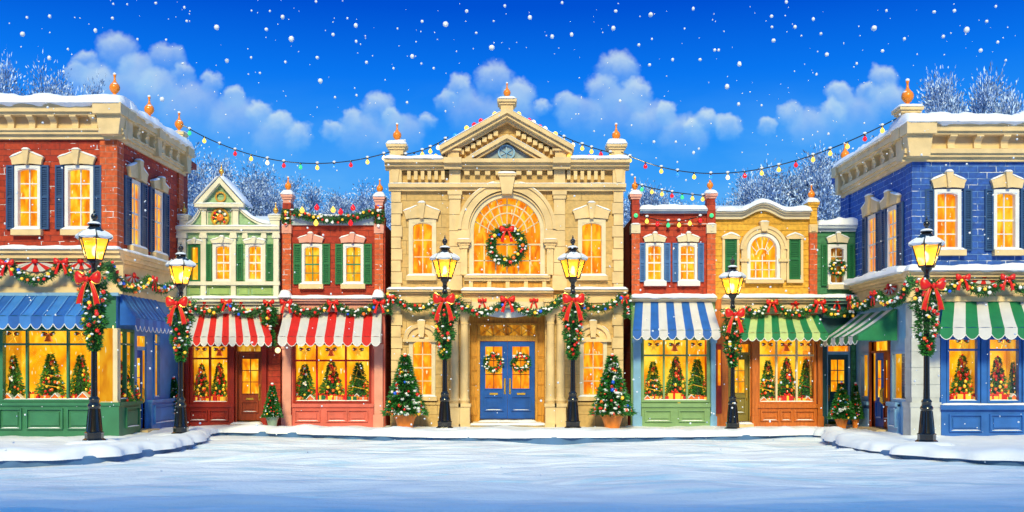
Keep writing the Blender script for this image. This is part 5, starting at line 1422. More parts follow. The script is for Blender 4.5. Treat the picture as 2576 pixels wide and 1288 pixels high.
MB(F).box(a(2076), a(2142), -.2, .35, -.02, .1).build('doorstep', STONE_T, B.r)
B7 = B
# ================================================================== blue brick corner shop (right)
B = Bld('corner_shop', 'blue brick corner shop with cream cornice and green and white awnings at the right edge', (10.80, YN, 0))
F = RFr; z = lambda v: F.z(2400, v); a = lambda u: F.a(u)
A1 = a(2840)
for (p0, p1, h0, h1, s0, s1, sh) in ((2356, 2407, 2339, 2427, 2352, 2425, ((2325, 2348), (2422, 2443))), (2506, 2552, 2489, 2573, 2495, 2570, ((2476, 2497), (2565, 2587))), (2656, 2702, 2639, 2723, 2645, 2720, ((2626, 2647), (2715, 2737)))):
    window(B, F, p0, p1, 486, 622, hood=(h0, h1, 437, 475), sill=(s0, s1, 629, 644), shut=sh, shutm=SHUT_B, fw=.10, glow=GLOW_O if p0 < 2400 else GLOW)
SHOPS['r1'] = shopwindow(B, F, 2380, 2464, 848, 1014, (), 880, SHOPB)
SHOPS['r2'] = shopwindow(B, F, 2482, 2568, 848, 1014, (), 880, SHOPB)
shopwindow(B, F, 2600, 2690, 848, 1014, (), 880, SHOPB)
_h = B.holes[id(F)]; B.holes[id(F)] = [h for h in _h if h[3] < z(800)]
B.wall(F, 0, A1, 0, z(680), SHOPB, name='shopfront'); B.holes[id(F)] = [h for h in _h if h[2] > z(690)]
B.wall(F, 0, A1, z(680.1), z(400), BBRICK)
F2 = RS; a2 = lambda u: F2.a(u)
window(B, F2, 2188, 2206, 560, 680, zz=(4.75, 6.35), hood=(2175, 2217, 500, 545), sill=(2182, 2215, 690, 700), shut=((2174, 2184), (2208, 2222)), shutm=SHUT_B, cols=2, fw=.1, glow=GLOW_O)
window(B, F2, 2237, 2256, 520, 660, zz=(4.75, 6.35), hood=(2222, 2268, 480, 515), sill=(2229, 2266, 665, 680), shut=((2223, 2233), (2261, 2275)), shutm=SHUT_B, cols=2, fw=.1, glow=GLOW)
s1_ = shopwindow(B, F2, 2246, 2284, 880, 1011, (), None, SKYB, zz=(z(1014), z(882)), depth=.42)
s2_ = shopwindow(B, F2, 2168, 2188, 880, 1011, (), None, SKYB, zz=(z(1014), z(882)), depth=.42)
dd0, dd1, ddm = a2(2193), a2(2237), a2(2214)
B.hole(F2, (dd0, dd1, .1, z(852)))
_h = B.holes[id(F2)]; B.holes[id(F2)] = [h for h in _h if h[3] < z(800)]
B.wall(F2, 0, RSL - .001, 0, z(680), SKYB, name='side_shopfront'); B.holes[id(F2)] = [h for h in _h if h[2] > z(690)]
B.wall(F2, 0, RSL - .001, z(680.1), z(400), BBRICK, name='side_wall')
door(B, F2, 2194, 2214, 880, 1060, SHOPB, zz=(.12, z(884)), handle='r', cols=1, rows=2, n=-.10)
door(B, F2, 2214.3, 2235, 880, 1060, MAHOG, zz=(.12, z(884)), handle='l', cols=1, rows=2, n=-.10)
mb = MB(F2); mb.box(dd0 - .1, dd0, -.2, .06, .1, z(852)); mb.box(dd1, dd1 + .1, -.2, .06, .1, z(852)); mb.box(dd0, dd1, -.2, .04, z(884), z(878)); mb.build('door_frame', MAHOG, B.r)
MB(F2).box(dd0, dd1, -.18, -.14, z(878), z(852)).build('fanlight', GLOW, B.r)
MB(F2).box(dd0 - .1, dd1 + .1, -.2, .4, -.02, .10).build('doorstep', STONE_T, B.r)
mb = MB(F2); mb.box(0, dd0 - .1, -.02, .08, 0, z(1040)); mb.box(0, dd0 - .1, -.02, .12, z(1030), z(1020)); mb.box(dd1 + .1, RSL - .9, -.02, .08, 0, z(1020)); mb.box(dd1 + .1, RSL - .9, -.02, .14, z(1026), z(1015)); panel(mb, dd1 + .25, RSL - 1.0, z(1078), z(1035), .1); mb.build('plinth', WHITE if 0 else SKYB, B.r)
# stone corner column
mb = MB(F2)
for i, (v0, v1) in enumerate(((1000, 968), (967, 925), (924, 885), (884, 850))): mb.box(RSL - .40, RSL - .0, -.02, .07, z(v0), z(v1))
mb.box(RSL - .46, RSL + .0, -.02, .12, z(1024), z(1012)); mb.box(RSL - .44, RSL + .0, -.02, .10, 0, z(1024)); mb.build('corner_column', PSTONE, B.r)
mb = MB(F)
for i, (v0, v1) in enumerate(((1000, 968), (967, 925), (924, 885), (884, 850))): mb.box(-.07, a(2362), -.02, .07, z(v0), z(v1))
mb.box(-.12, a(2364), -.02, .12, z(1024), z(1012)); mb.box(-.10, a(2363), -.02, .10, 0, z(1024)); mb.build('corner_column', PSTONE, B.r)
MB(F).box(-.055, a(2361), -.02, .055, z(1014), z(762)).build('corner_column', PSTONE, B.r); MB(F2).box(RSL - .385, RSL - .002, -.02, .05, z(1014), z(762)).build('corner_column', PSTONE, B.r)
# quoin strips
mb = MB(F); mb.box(-.05, .42, -.02, .05, z(690), z(402)); mb.build('corner_strip', BBRICK, B.r)
mb = MB(F2); mb.box(RSL - .38, RSL - .01, -.02, .05, z(690), z(402)); mb.box(.0, .3, -.02, .05, z(690), z(402)); mb.build('corner_strip', BBRICK, B.r)
rows = [(z(408), z(398), .10), (z(398), z(390), .20), (z(390), z(379), .27), (z(379), z(345), .05), (z(345), z(338), .34), (z(338), z(324), .42), (z(324), z(318), .47)]
cornice(B, F, -.33, A1, rows, CREAM, ([a(u) for u in (2322, 2387, 2453, 2520, 2587, 2654, 2720)], .19, z(379), z(345), .33))
cornice(B, F2, -.4, RSL - .001, [(x_, y_, o_ * .7) for x_, y_, o_ in rows], CREAM, ([.1, .8, 1.5, 2.2, 2.9, 3.6, 4.3], .19, z(379), z(345), .22))
for (F_, x0, x1) in ((F, -.37, .42), (F2, RSL - .60, RSL - .05), (F2, -.45, .0)):
    mb = MB(F_); mb.box(x0, x1, .0, .54 if F_ is F else .37, z(346), z(317) + .002); mb.poly([(x0 + .12, z(400)), (x0 + .05, z(346)), (x1 - .05, z(346)), (x1 - .12, z(400))], .0, .40 if F_ is F else .27); mb.build('corner_block', CREAM, B.r)
MB(F).snow([(-.38, z(318)), (A1, z(318))], -1.0, .58, .33, .4).build('snow', SNOW, B.r, 60)
MB(F2).snow([(-.45, z(318)), (RSL, z(318))], -1.0, .40, .22, .4).build('snow', SNOW, B.r, 60)
pedestal(B, F, -.30, .14, -.4, .04, z(318) + .1, z(270), CREAM, cap=.10, snow=.10); finial(B, F, -.08, -.18, z(268), .80)
finial(B, F2, -.35, -.05, z(318) + .15, .70); 
rows = [(z(759), z(746), .12), (z(746), z(705), .05), (z(705), z(698), .15), (z(698), z(690), .24), (z(690), z(683), .32)]
cornice(B, F, -.26, A1, rows, CREAM, name='ledge'); cornice(B, F2, -.1, RSL - .001, [(x_, y_, o_ * .8) for x_, y_, o_ in rows], CREAM, name='ledge')
MB(F).snow([(-.28, z(683)), (A1, z(683))], .0, .42, .17, .3).build('snow', SNOW, B.r, 60); MB(F2).snow([(-.1, z(683)), (RSL, z(683))], .0, .42, .17, .3).build('snow', SNOW, B.r, 60)
awning(B, F, a(2372), A1, F.a(2364, 1.0), A1 + .2, z(760), F.z(2450, 824.5, 1.0), F.z(2450, 854, 1.0), 1.0, 17, [GREENC, WHITEC])
awning(B, F2, .5, RSL - 1.0, .9, RSL - 1.0, z(772), F2.z(2190, 842, 1.1), F2.z(2190, 864, 1.1), 1.15, 9, [GREENC, WHITEC])
mb = MB(F); mb.box(a(2364), A1, -.02, .10, 0, z(1030)); mb.box(a(2364) - .04, A1, -.02, .20, z(1030), z(1018)); mb.box(a(2466), a(2480), -.02, .06, z(1018), z(850)); mb.box(a(2364), a(2378), -.02, .06, z(1018), z(850)); mb.box(a(2570), a(2598), -.02, .06, z(1018), z(850))
for u0, u1 in ((2386, 2462), (2488, 2565), (2600, 2690)): panel(mb, a(u0), a(u1), z(1082), z(1045), .12)
mb.build('plinth', SHOPB, B.r)
MB(F).snow([(a(2364), z(1018)), (A1, z(1018))], .02, .22, .05).build('snow', SNOW, B.r, 60)
mb = MB(F); mb.box(.001, A1, -7, -.285, z(318) - .3, z(318) - .1); mb.box(.3, A1, -7, -1.4, -.3, z(318) - .3); mb.build('rear_walls', BBRICK, B.r)
BR = B
SHOPS['l1'] = GW1
# ------------------------------------------------------------------ greenery
def pillow(mb, pts, n0, bulge, m=0):
    ca = sum(p[0] for p in pts) / len(pts); cz = sum(p[1] for p in pts) / len(pts); k = len(pts)
    b = [mb.p(a_, n0 - .02, z_) for a_, z_ in pts]; f = [mb.p(a_, n0, z_) for a_, z_ in pts]
    g = [mb.p(lerp(a_, ca, .35), n0 + bulge * .8, lerp(z_, cz, .35)) for a_, z_ in pts]; c = mb.p(ca, n0 + bulge, cz)
    mb.q(*b[::-1], m=m)
    for i in range(k):
        j = (i + 1) % k; mb.q(b[i], b[j], f[j], f[i], m=m); mb.q(f[i], f[j], g[j], g[i], m=m); mb.q(g[i], g[j], c, m=m)
def bow_mesh(edge=False):
    mb = MB(); eb = MB()
    for s in (-1, 1):
        loop = [(s * .04, .05), (s * .20, .20), (s * .42, .32), (s * .54, .26), (s * .56, .05), (s * .50, -.14), (s * .34, -.17), (s * .14, -.08), (s * .04, -.04)]
        pillow(mb, loop, .05, .12)
        tail = [(s * .02, -.04), (s * .12, -.30), (s * .20, -.62), (s * .26, -.96), (s * .36, -.88), (s * .50, -.90), (s * .42, -.60), (s * .30, -.30), (s * .14, -.04)]
        pillow(mb, tail, .02, .05)
        eb.tube([(p[0], .06, p[1]) for p in loop[1:-1]], .014, 5)
        eb.tube([(p[0], .035, p[1]) for p in tail[:3]] + [(s * .26, .035, -.96)], .012, 5)
        eb.tube([(p[0], .035, p[1]) for p in tail[5:]], .012, 5)
    mb.blob(0, .13, 0, .09, .08, .11)
    return mb.mesh('bow', RED, 50), eb.mesh('bow_edging', GOLD, 60)
BOW, BOWE = bow_mesh()
def add_bow(par, F, a, n, z, s, edge=False, name='bow'):
    p = F.w(a, n, z) - wloc(par); rz = math.atan2(F.t.y, F.t.x)
    o = inst(name, BOW, par, p, s, (0, 0, rz))
    if edge: inst('gold_edging', BOWE, o, (0, 0, 0))
    return o
def green_tube(mb, cb, path, r, dens=330, leafl=.11, leafw=.014):
    """needles along a path; cb gets the dark core"""
    P3 = [Vector(p) for p in path]; L = [0]
    for p, q_ in zip(P3, P3[1:]): L.append(L[-1] + (q_ - p).length)
    T = L[-1]; cb.tube(path, r * .62, 7)
    for _ in range(int(T * dens)):
        d = random.uniform(0, T); j = max(x for x in range(len(L) - 1) if L[x] <= d)
        tt = (d - L[j]) / max(1e-6, L[j + 1] - L[j]); p = P3[j].lerp(P3[j + 1], tt); ax = (P3[j + 1] - P3[j]).normalized()
        an = random.uniform(0, 6.283); up = Vector((0, 1, 0)) if abs(ax.y) < .9 else Vector((1, 0, 0))
        x = ax.cross(up).normalized(); y = ax.cross(x); rd = x * math.cos(an) + y * math.sin(an)
        mb.leaf(p + rd * r * random.uniform(.35, .7), rd + ax * random.uniform(-.7, .9) + Vector((0, 0, -.15)), leafl * random.uniform(.6, 1.2) * (r / .13) ** .5, leafw)
def bez(p0, pm, p1, k=14):
    c = Vector(pm) * 2 - (Vector(p0) + Vector(p1)) / 2
    return [tuple(Vector(p0) * (1 - t) ** 2 + c * 2 * t * (1 - t) + Vector(p1) * t * t) for t in [i / k for i in range(k + 1)]]
CK = ['red', 'gold', 'red', 'orange', 'gold', 'white', 'red', 'gold', 'blue', 'red', 'orange', 'white']
def decorate(par, F, path, r, every=.16, size=.045, lights=True):
    P3 = [Vector(p) for p in path]; d = 0; nxt = .05; base = wloc(par); sb = MB(F)
    for p, q_ in zip(P3, P3[1:]):
        l = (q_ - p).length
        while nxt < d + l:
            c = p.lerp(q_, (nxt - d) / l); up = random.uniform(-.95, .95)
            loc = F.w(c.x, c.y + r * .9 * math.sqrt(1 - up * up * .8), c.z + r * up * .9) - base
            inst('bauble', BALL[random.choice(CK)], par, loc, size * random.uniform(.75, 1.25))
            if random.random() < .8:
                up = random.uniform(-.3, 1.0); sb.blob(c.x + random.uniform(-.08, .08), c.y + r * .85 * math.sqrt(max(.05, 1 - up * up)), c.z + r * up, random.uniform(.03, .07), .035, random.uniform(.02, .04), 6, 4)
            nxt += every * random.uniform(.6, 1.4)
        d += l
    sb.build('snow', SNOW, par, 60)
def garland(F, label, swags, n=.38, bows=(), r=.125, group='fir garlands hung along the shop fronts', drops=(), extra=()):
    """swags = (u0, v0, um, vm, u1, v1)"""
    a0, z0 = F.hit(swags[0][0], swags[0][1], n); root = thing('garland', label, 'garland', F.w(a0, n, z0), group)
    def H(u, v): a_, z_ = F.hit(u, v, n); return (a_, n, z_)
    for s in swags:
        path = bez(H(s[0], s[1]), H(s[2], s[3]), H(s[4], s[5])); mb = MB(F); cb = MB(F)
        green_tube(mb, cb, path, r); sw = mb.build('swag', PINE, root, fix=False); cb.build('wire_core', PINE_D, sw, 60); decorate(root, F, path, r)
    for (u, v, vb) in drops:
        path = [H(u, v), H(u + 1, (v + vb) / 2), H(u, vb)]; mb = MB(F); cb = MB(F); green_tube(mb, cb, path, r * 1.1); sw = mb.build('hanging_spray', PINE, root, fix=False); cb.build('wire_core', PINE_D, sw, 60); decorate(root, F, path, r)
    for (u, v, s) in bows:
        a_, z_ = F.hit(u, v, n); add_bow(root, F, a_, n + r * .9, z_, s)
    return root
garland(LF, 'garland under the front ledge of the red brick corner shop at the left edge', [(-110, 655, -45, 705, 22, 662), (22, 662, 92, 706, 158, 658), (158, 658, 205, 700, 262, 664)], .42, [(22, 664, .36), (158, 660, .36)])
garland(LS, 'garland on the side wall of the red brick corner shop', [(272, 662, 322, 724, 378, 700), (378, 700, 402, 728, 432, 716)], .40, [(378, 704, .36)])
garland(PF, 'garland with two bows under the ledge of the sage gabled house', [(480, 772, 530, 784, 572, 762), (572, 762, 626, 788, 680, 762)], .34, [(572, 760, .32), (678, 762, .32)])
garland(PF, 'garland with three bows over the wide red striped awning', [(722, 762, 778, 786, 838, 762), (838, 762, 896, 786, 955, 760)], .34, [(722, 762, .36), (838, 762, .32), (955, 762, .36)])
garland(PF, 'garland draped over the parapet between the finials of the small red brick shop', [(737, 532, 838, 552, 943, 532)], .25, (), .13, extra=())
for (u, lab) in ((723, 'cuff of greenery around the left brick pier of the garlanded parapet'), (954, 'cuff of greenery around the right brick pier of the garlanded parapet')):
    root = thing('greenery_cuff', lab, 'greenery', PF.w(PF.a(u), 0, PF.z(u, 566)), 'greenery cuffs on the brick piers')
    mb = MB(); cb = MB(); pth = [(PF.a(u), .10, PF.z(u, 564)), (PF.a(u), .12, PF.z(u, 528))]; green_tube(mb, cb, pth, .17, 500); mb.build('fir_sprigs', PINE, root, fix=False); cb.build('wire_core', PINE_D, root, 60); decorate(root, PF, pth, .19, .06)
garland(PF, 'garland on the left wing of the stone hall, from the corner to the left lamp', [(984, 742, 1046, 776, 1112, 748)], .42, [(984, 748, .22)], drops=[(976, 740, 790)])
garland(PF, 'double swag with one bow over the blue double doors of the stone hall', [(1134, 745, 1206, 786, 1277, 752), (1277, 752, 1346, 786, 1420, 745)], .62, [(1277, 755, .42)])
garland(PF, 'garland on the right wing of the stone hall, from the right lamp to the corner', [(1440, 748, 1508, 777, 1566, 742)], .42, [(1570, 748, .22)], drops=[(1578, 740, 800)])
garland(PF, 'garland with two bows over the green awning of the yellow house', [(1872, 772, 1905, 788, 1940, 762), (1940, 762, 2002, 788, 2060, 760)], .34, [(1940, 762, .34), (2060, 762, .34)])
garland(PF, 'short garland over the teal door of the narrow green house', [(2062, 764, 2104, 790, 2148, 772)], .34, [], drops=[(2143, 770, 800)])
garland(RS, 'garland on the side wall of the blue brick corner shop', [(2146, 752, 2170, 772, 2206, 738), (2206, 738, 2252, 760, 2292, 700)], .40, [(2146, 752, .36), (2206, 740, .36)])
garland(RFr, 'garland under the front ledge of the blue brick corner shop at the right edge', [(2340, 712, 2382, 728, 2418, 700), (2418, 700, 2474, 734, 2530, 700), (2530, 700, 2590, 734, 2640, 700)], .42, [(2418, 700, .36), (2530, 700, .36)])
# red rosettes pinned between the swags
def rosette(F, u, v, r, lab, n=.10):
    a_, z_ = F.hit(u, v, n); root = thing('rosette', lab, 'rosette', F.w(a_, n, z_), 'red cloth rosettes on the friezes'); mb = MB(F); wb = MB(F)
    for i in range(9):
        t0, t1 = R(180 + i * 20), R(180 + (i + 1) * 20); m_ = (t0 + t1) / 2; t = mb if i % 2 == 0 else wb
        rg = [(a_, n + .03, z_ + .08), (a_ + r * math.cos(t0), n, z_ + .08 + r * .55 * math.sin(t0)), (a_ + r * 1.04 * math.cos(m_), n + .05, z_ + .08 + r * .58 * math.sin(m_)), (a_ + r * math.cos(t1), n, z_ + .08 + r * .55 * math.sin(t1))]
        t.loft([rg, [(p[0], p[1] - .03, p[2]) for p in rg]])
    mb.build('red_folds', REDC, root); wb.build('white_folds', WHITEC, root)
    kb = MB(F); kb.blob(a_, n + .07, z_ + .08, .09, .05, .09); kb.build('knot', RED, root, 60)
rosette(LF, 90, 664, .52, 'red and white fan rosette between the two bows of the left corner shop front'); rosette(LF, 205, 664, .40, 'red and white fan rosette just left of the near left lamp')
rosette(LS, 332, 700, .42, 'red fan rosette on the side wall of the red brick corner shop'); rosette(RFr, 2474, 700, .42, 'red fan rosette between the two bows of the blue corner shop front')
rosette(RFr, 2372, 700, .30, 'small red fan rosette just right of the near right lamp'); rosette(RS, 2240, 728, .40, 'red fan rosette on the side wall of the blue brick corner shop')
for u, v, lab in ((516, 764, 'left red ornament on the frieze of the sage gabled house'), (608, 764, 'right red ornament on the frieze of the sage gabled house'), (1110 + 0, 757, ''), (1213, 757, 'red ornament on the frieze left of the hall door bow'), (1343, 757, 'red ornament on the frieze right of the hall door bow'), (2000, 764, 'red ornament on the frieze of the yellow house'), (2105, 760, 'red ornament above the garland of the narrow green house')):
    if not lab: continue
    n_ = .24 if 1180 < u < 1400 else .08
    a_, z_ = PF.hit(u, v, n_); r_ = thing('frieze_ornament', lab, 'ornament', PF.w(a_, n_, z_), 'red ornaments on the friezes'); add_bow(r_, PF, a_, n_, z_, .26, name='ribbon'); inst('bauble', BALL['red'], r_, (0, -.07, .03), .06)
# wreaths
def wreath(F, u, v, r, tr, n, lab, bow=.3, dens=420, size=.045, group='wreaths on doors and windows'):
    a_, z_ = F.hit(u, v, n); root = thing('wreath', lab, 'wreath', F.w(a_, n, z_), group)
    k = 28; pth = [(a_ + r * math.cos(2 * math.pi * i / k), n, z_ + r * math.sin(2 * math.pi * i / k)) for i in range(k + 1)]
    mb = MB(F); cb = MB(F); green_tube(mb, cb, pth, tr, dens); mb.build('fir_ring', PINE, root, fix=False); cb.build('wire_core', PINE_D, root, 60); decorate(root, F, pth, tr, size * 3.4, size)
    if bow: add_bow(root, F, a_, n + tr, z_ + r * .95, bow)
    return root
wreath(PF, 1275, 618, .50, .16, .16, 'large wreath with a red bow hanging in the great arched window', .42, 650, .05)
wreath(PF, 1241, 912, .235, .085, -.34, 'wreath on the left leaf of the blue double doors', .12, 420, .034)
wreath(PF, 1310, 912, .235, .085, -.34, 'wreath on the right leaf of the blue double doors', .12, 420, .034)
wreath(PF, 2107, 674, .20, .085, .13, 'small wreath hanging in the upper window of the narrow green house', .0, 420, .035)

# ------------------------------------------------------------------ street lamps
def make_lamp(label):
    """5.7 m iron lamp post with a six-sided lantern"""
    r = thing('street_lamp', label, 'street lamp', (0, 0, 0), 'iron street lamps around the square')
    base = [(.30, -.25), (.30, .02), (.29, .10), (.27, .14), (.225, .17), (.225, .28), (.245, .31), (.20, .34)]
    MB().lathe(0, 0, 0, base, 8, R(22.5)).build('foot', BLACK, r, 25)
    MB().lathe(0, 0, 0, [(.20, .34), (.185, .42), (.155, .70), (.135, .92), (.15, .94), (.165, .98), (.15, 1.03), (.12, 1.06), (.12, 1.12), (.135, 1.15), (.12, 1.19), (.08, 1.23)], 16).build('pedestal', BLACK, r, 35)
    fl = MB()
    for k in range(8):
        an = 2 * math.pi * k / 8 + R(22.5); c, s = math.cos(an), math.sin(an)
        fl.tube([(.185 * c, .185 * s, .36), (.165 * c, .165 * s, .62), (.135 * c, .135 * s, .91)], .015, 5)
    fl.build('fluting', BLACK, r, 60)
    MB().lathe(0, 0, 0, [(.085, 1.2), (.078, 1.5), (.065, 4.18), (.085, 4.20), (.095, 4.24), (.07, 4.28), (.06, 4.36), (.085, 4.40), (.06, 4.44), (.075, 4.52), (.13, 4.58), (.14, 4.63), (.10, 4.66)], 14).build('post', BLACK, r, 40)
    zb, zt, rb, rt = 4.66, 5.20, .205, .375
    six = lambda rr, zz: [(rr * math.cos(R(60 * k)), rr * math.sin(R(60 * k)), zz) for k in range(6)]
    fr = MB(); fr.loft([six(.10, 4.62), six(.20, 4.63), six(.225, 4.66), six(.225, 4.685), six(.19, 4.69)]); 
    for k in range(6):
        p, q_ = six(rb, zb)[k], six(rt, zt)[k]; fr.tube([p, q_], .017, 6)
    fr.loft([six(.36, 5.19), six(.43, 5.19), six(.45, 5.22), six(.44, 5.26), six(.36, 5.27)]); fr.build('lantern_frame', BLACK, r, 25)
    for k in range(6):
        g = MB(); A_, B_ = six(rb * .97, zb + .02), six(rt * .97, zt); j = (k + 1) % 6
        i_ = [g.p(*A_[k]), g.p(*A_[j]), g.p(*B_[j]), g.p(*B_[k])]; g.q(*i_); g.build('glass_pane', LGLASS, r, fix=False)
    rf = MB(); rf.loft([six(.44, 5.26), six(.30, 5.36), six(.19, 5.46), six(.13, 5.53), six(.16, 5.545), six(.16, 5.57), six(.10, 5.60), six(.06, 5.66)]); rf = rf.build('roof', BLACK, r, 25)
    MB().lathe(0, 0, 0, [(.06, 5.64), (.035, 5.68), (.07, 5.72), (.085, 5.77), (.07, 5.82), (.03, 5.86), (.018, 5.93), (.004, 5.97)], 12).build('finial', BLACK, r, 50)
    sb = MB(); 
    for k in (0, 2, 3, 5, 1, 4):
        a0_, a1_ = R(60 * k + 3), R(60 * k + 57); rg = []
        for rr, zz in ((.465, 5.245), (.455, 5.29), (.36, 5.36), (.30 - .05 * (k % 2), 5.39 + .03 * (k % 2))) if k % 2 == 0 or True else (): rg.append([(rr * math.cos(lerp(a0_, a1_, t)) * (.93 + .07 * abs(2 * t - 1)), rr * math.sin(lerp(a0_, a1_, t)) * (.93 + .07 * abs(2 * t - 1)), zz + .012 * math.sin(9 * t + k)) for t in (0, .25, .5, .75, 1)] + [(rr * .86 * math.cos(lerp(a0_, a1_, t)), rr * .86 * math.sin(lerp(a0_, a1_, t)), zz - .05) for t in (1, .5, 0)])
        sb.loft(rg)
    sb.lathe(0, 0, 0, [(.14, 5.57), (.17, 5.585), (.13, 5.625), (.07, 5.645)], 12); sb.blob(0, 0, 5.835, .05, .05, .03)
    sb.build('snow_cap', SNOW, rf, 50)
    fm = MB(); fm.blob(0, 0, 4.90, .065, .065, .14); fm.build('flame', FLAME, r, 60)
    return r
def lamp_spray(par_label, x, y, zb, s, bowz):
    """teardrop of fir sprigs with a gold-edged red bow, tied to a lamp post"""
    root = thing('fir_spray', par_label, 'fir spray', (x, y, zb), 'fir sprays with red bows tied to the lamp posts')
    F = Fac((x, y, zb), (1, 0, 0)); mb = MB(F); cb = MB(F)
    H = 1.75 * s
    cb.lathe(0, 0, 0, [(.02, -H * .98), (.07 * s, -H * .7), (.11 * s, -H * .3), (.16 * s, 0), (.15 * s, .12 * s), (.05, .22 * s)], 8)
    for _ in range(int(2600 * s)):
        t = random.random() ** .8; zz = lerp(.22, -1.75, t) * s
        rad = (.36 * (1 - t) ** .55 + .03) * s * (1 + .25 * math.sin(zz * 11)); an = random.uniform(0, 6.283); rr = rad * random.uniform(.45, 1)
        mb.leaf((rr * math.cos(an), rr * math.sin(an), zz), (math.cos(an) * .9, math.sin(an) * .9, random.uniform(-.9, .5)), random.uniform(.07, .15) * s, .017)
    mb.build('fir_sprigs', PINE, root, fix=False); cb.build('wire_core', PINE_D, root, 60)
    for i in range(26):
        t = (i + .5) / 26; zz = lerp(.15, -1.65, t) * s; rad = (.36 * (1 - t) ** .55 + .05) * s; an = math.pi / 2 + random.uniform(-1.35, 1.35)
        inst('bauble', BALL[random.choice(['red', 'red', 'red', 'gold', 'orange', 'white'])], root, (rad * math.cos(an), -rad * math.sin(an), zz), random.uniform(.035, .06) * s)
    sb = MB(F)
    for i in range(14):
        zz = random.uniform(-1.5, .2) * s; t = (.22 * s - zz) / (1.97 * s); rad = (.36 * (1 - t) ** .55 + .03) * s; an = math.pi / 2 + random.uniform(-1.4, 1.4)
        sb.blob(rad * math.cos(an), rad * math.sin(an), zz, .05, .04, .03, 6, 4)
    sb.build('snow', SNOW, root, 60)
    add_bow(root, F, 0, .36 * s, bowz, (.60 * s, .6 * s, .68 * s), True)
LAMPS = [  # u, v base, total height px, label, bow v
 (237, 1119, 594, 'tall lamp post nearest the left edge, in front of the blue awning corner', 706),
 (455, 1100, 492, 'lamp post between the red brick corner shop and the sage house', 765),
 (1119, 1086, 495, 'lamp post left of the blue hall doors, before the paired columns', 757),
 (1441, 1086, 495, 'lamp post right of the blue hall doors, before the paired columns', 757),
 (1843, 1087, 444, 'shortest lamp post, before the olive door of the yellow house', 792),
 (2331, 1122, 578, 'tall lamp post nearest the right edge, at the stone corner of the blue shop', 722)]
lamp0 = make_lamp('x'); index_children()
LD = []
for i, (u, v, hp, lab, bv) in enumerate(LAMPS):
    d = EYE * FPX / (v - HV); x = (u - 1288) / FPX * d; y = d - D
    s = hp / FPX * d / 5.97
    r = lamp0 if i == 0 else copy_tree(lamp0)
    tag(r, lab); r.location = (x, y, 0); r.scale = (s, s, s)
    pl = bpy.data.lights.new('lamp_light', 'POINT'); pl.energy = 160; pl.color = (1, .62, .22); pl.shadow_soft_size = .12
    po = bpy.data.objects.new('lamp_light', pl); COL.objects.link(po); po.parent = r; po.location = (0, 0, 4.95)
    zb = EYE + (HV - bv) / FPX * d
    lamp_spray('big-bowed fir spray on the ' + ('tall lamp post nearest the left edge', 'lamp post between the brick corner shop and sage house', 'lamp post left of the blue hall doors', 'lamp post right of the blue hall doors', 'shortest lamp post, before the yellow house', 'tall lamp post nearest the right edge')[i], x, y, zb, 1.0 * s, 0)
    LD.append((x, y, d, s))
    mbm = MB(); rg = []                 # snow heaped round the foot
    for rr, hh in ((.62, -.03), (.55, .06), (.44, .11), (.36, .13), (.26, .10), (.02, .08)):
        rg.append([((rr * 1.25 + .10 * noise.noise(Vector((k_ * .7, rr * 3, i)))) * math.cos(k_ * math.pi / 10), (rr + .10 * noise.noise(Vector((k_ * .7, rr * 3, i + 9)))) * math.sin(k_ * math.pi / 10), hh) for k_ in range(20)])
    mbm.loft(rg); o_ = bpy.data.objects.new('snow', mbm.mesh('snow', SNOW, 80)); COL.objects.link(o_); o_.parent = r
# two bow-less sprays hanging between shops
root = thing('fir_spray', 'fir spray hanging on the wall between the two red striped awnings', 'fir spray', PF.w(PF.a(688), .5, PF.z(688, 790)), 'fir sprays hung on the walls')
for uu, v0, v1, rr in ((688, 770, 850, .30), ):
    F_ = PF; mb = MB(); cb = MB(); pth = [(PF.a(690), .5, PF.z(690, 775)), (PF.a(686), .55, PF.z(686, 815)), (PF.a(692), .5, PF.z(692, 872))]
    green_tube(mb, cb, pth[:2], .22, 900, .15); green_tube(mb, cb, pth[1:], .13, 700, .13); mb.build('fir_sprigs', PINE, root, fix=False); cb.build('wire_core', PINE_D, root, 60); decorate(root, PF, pth[:2], .24, .07, .05); decorate(root, PF, pth[1:], .14, .09, .05)
    o = inst('fairy_light', GLOBE['white'], root, (.25, 0, -1.15), .09)

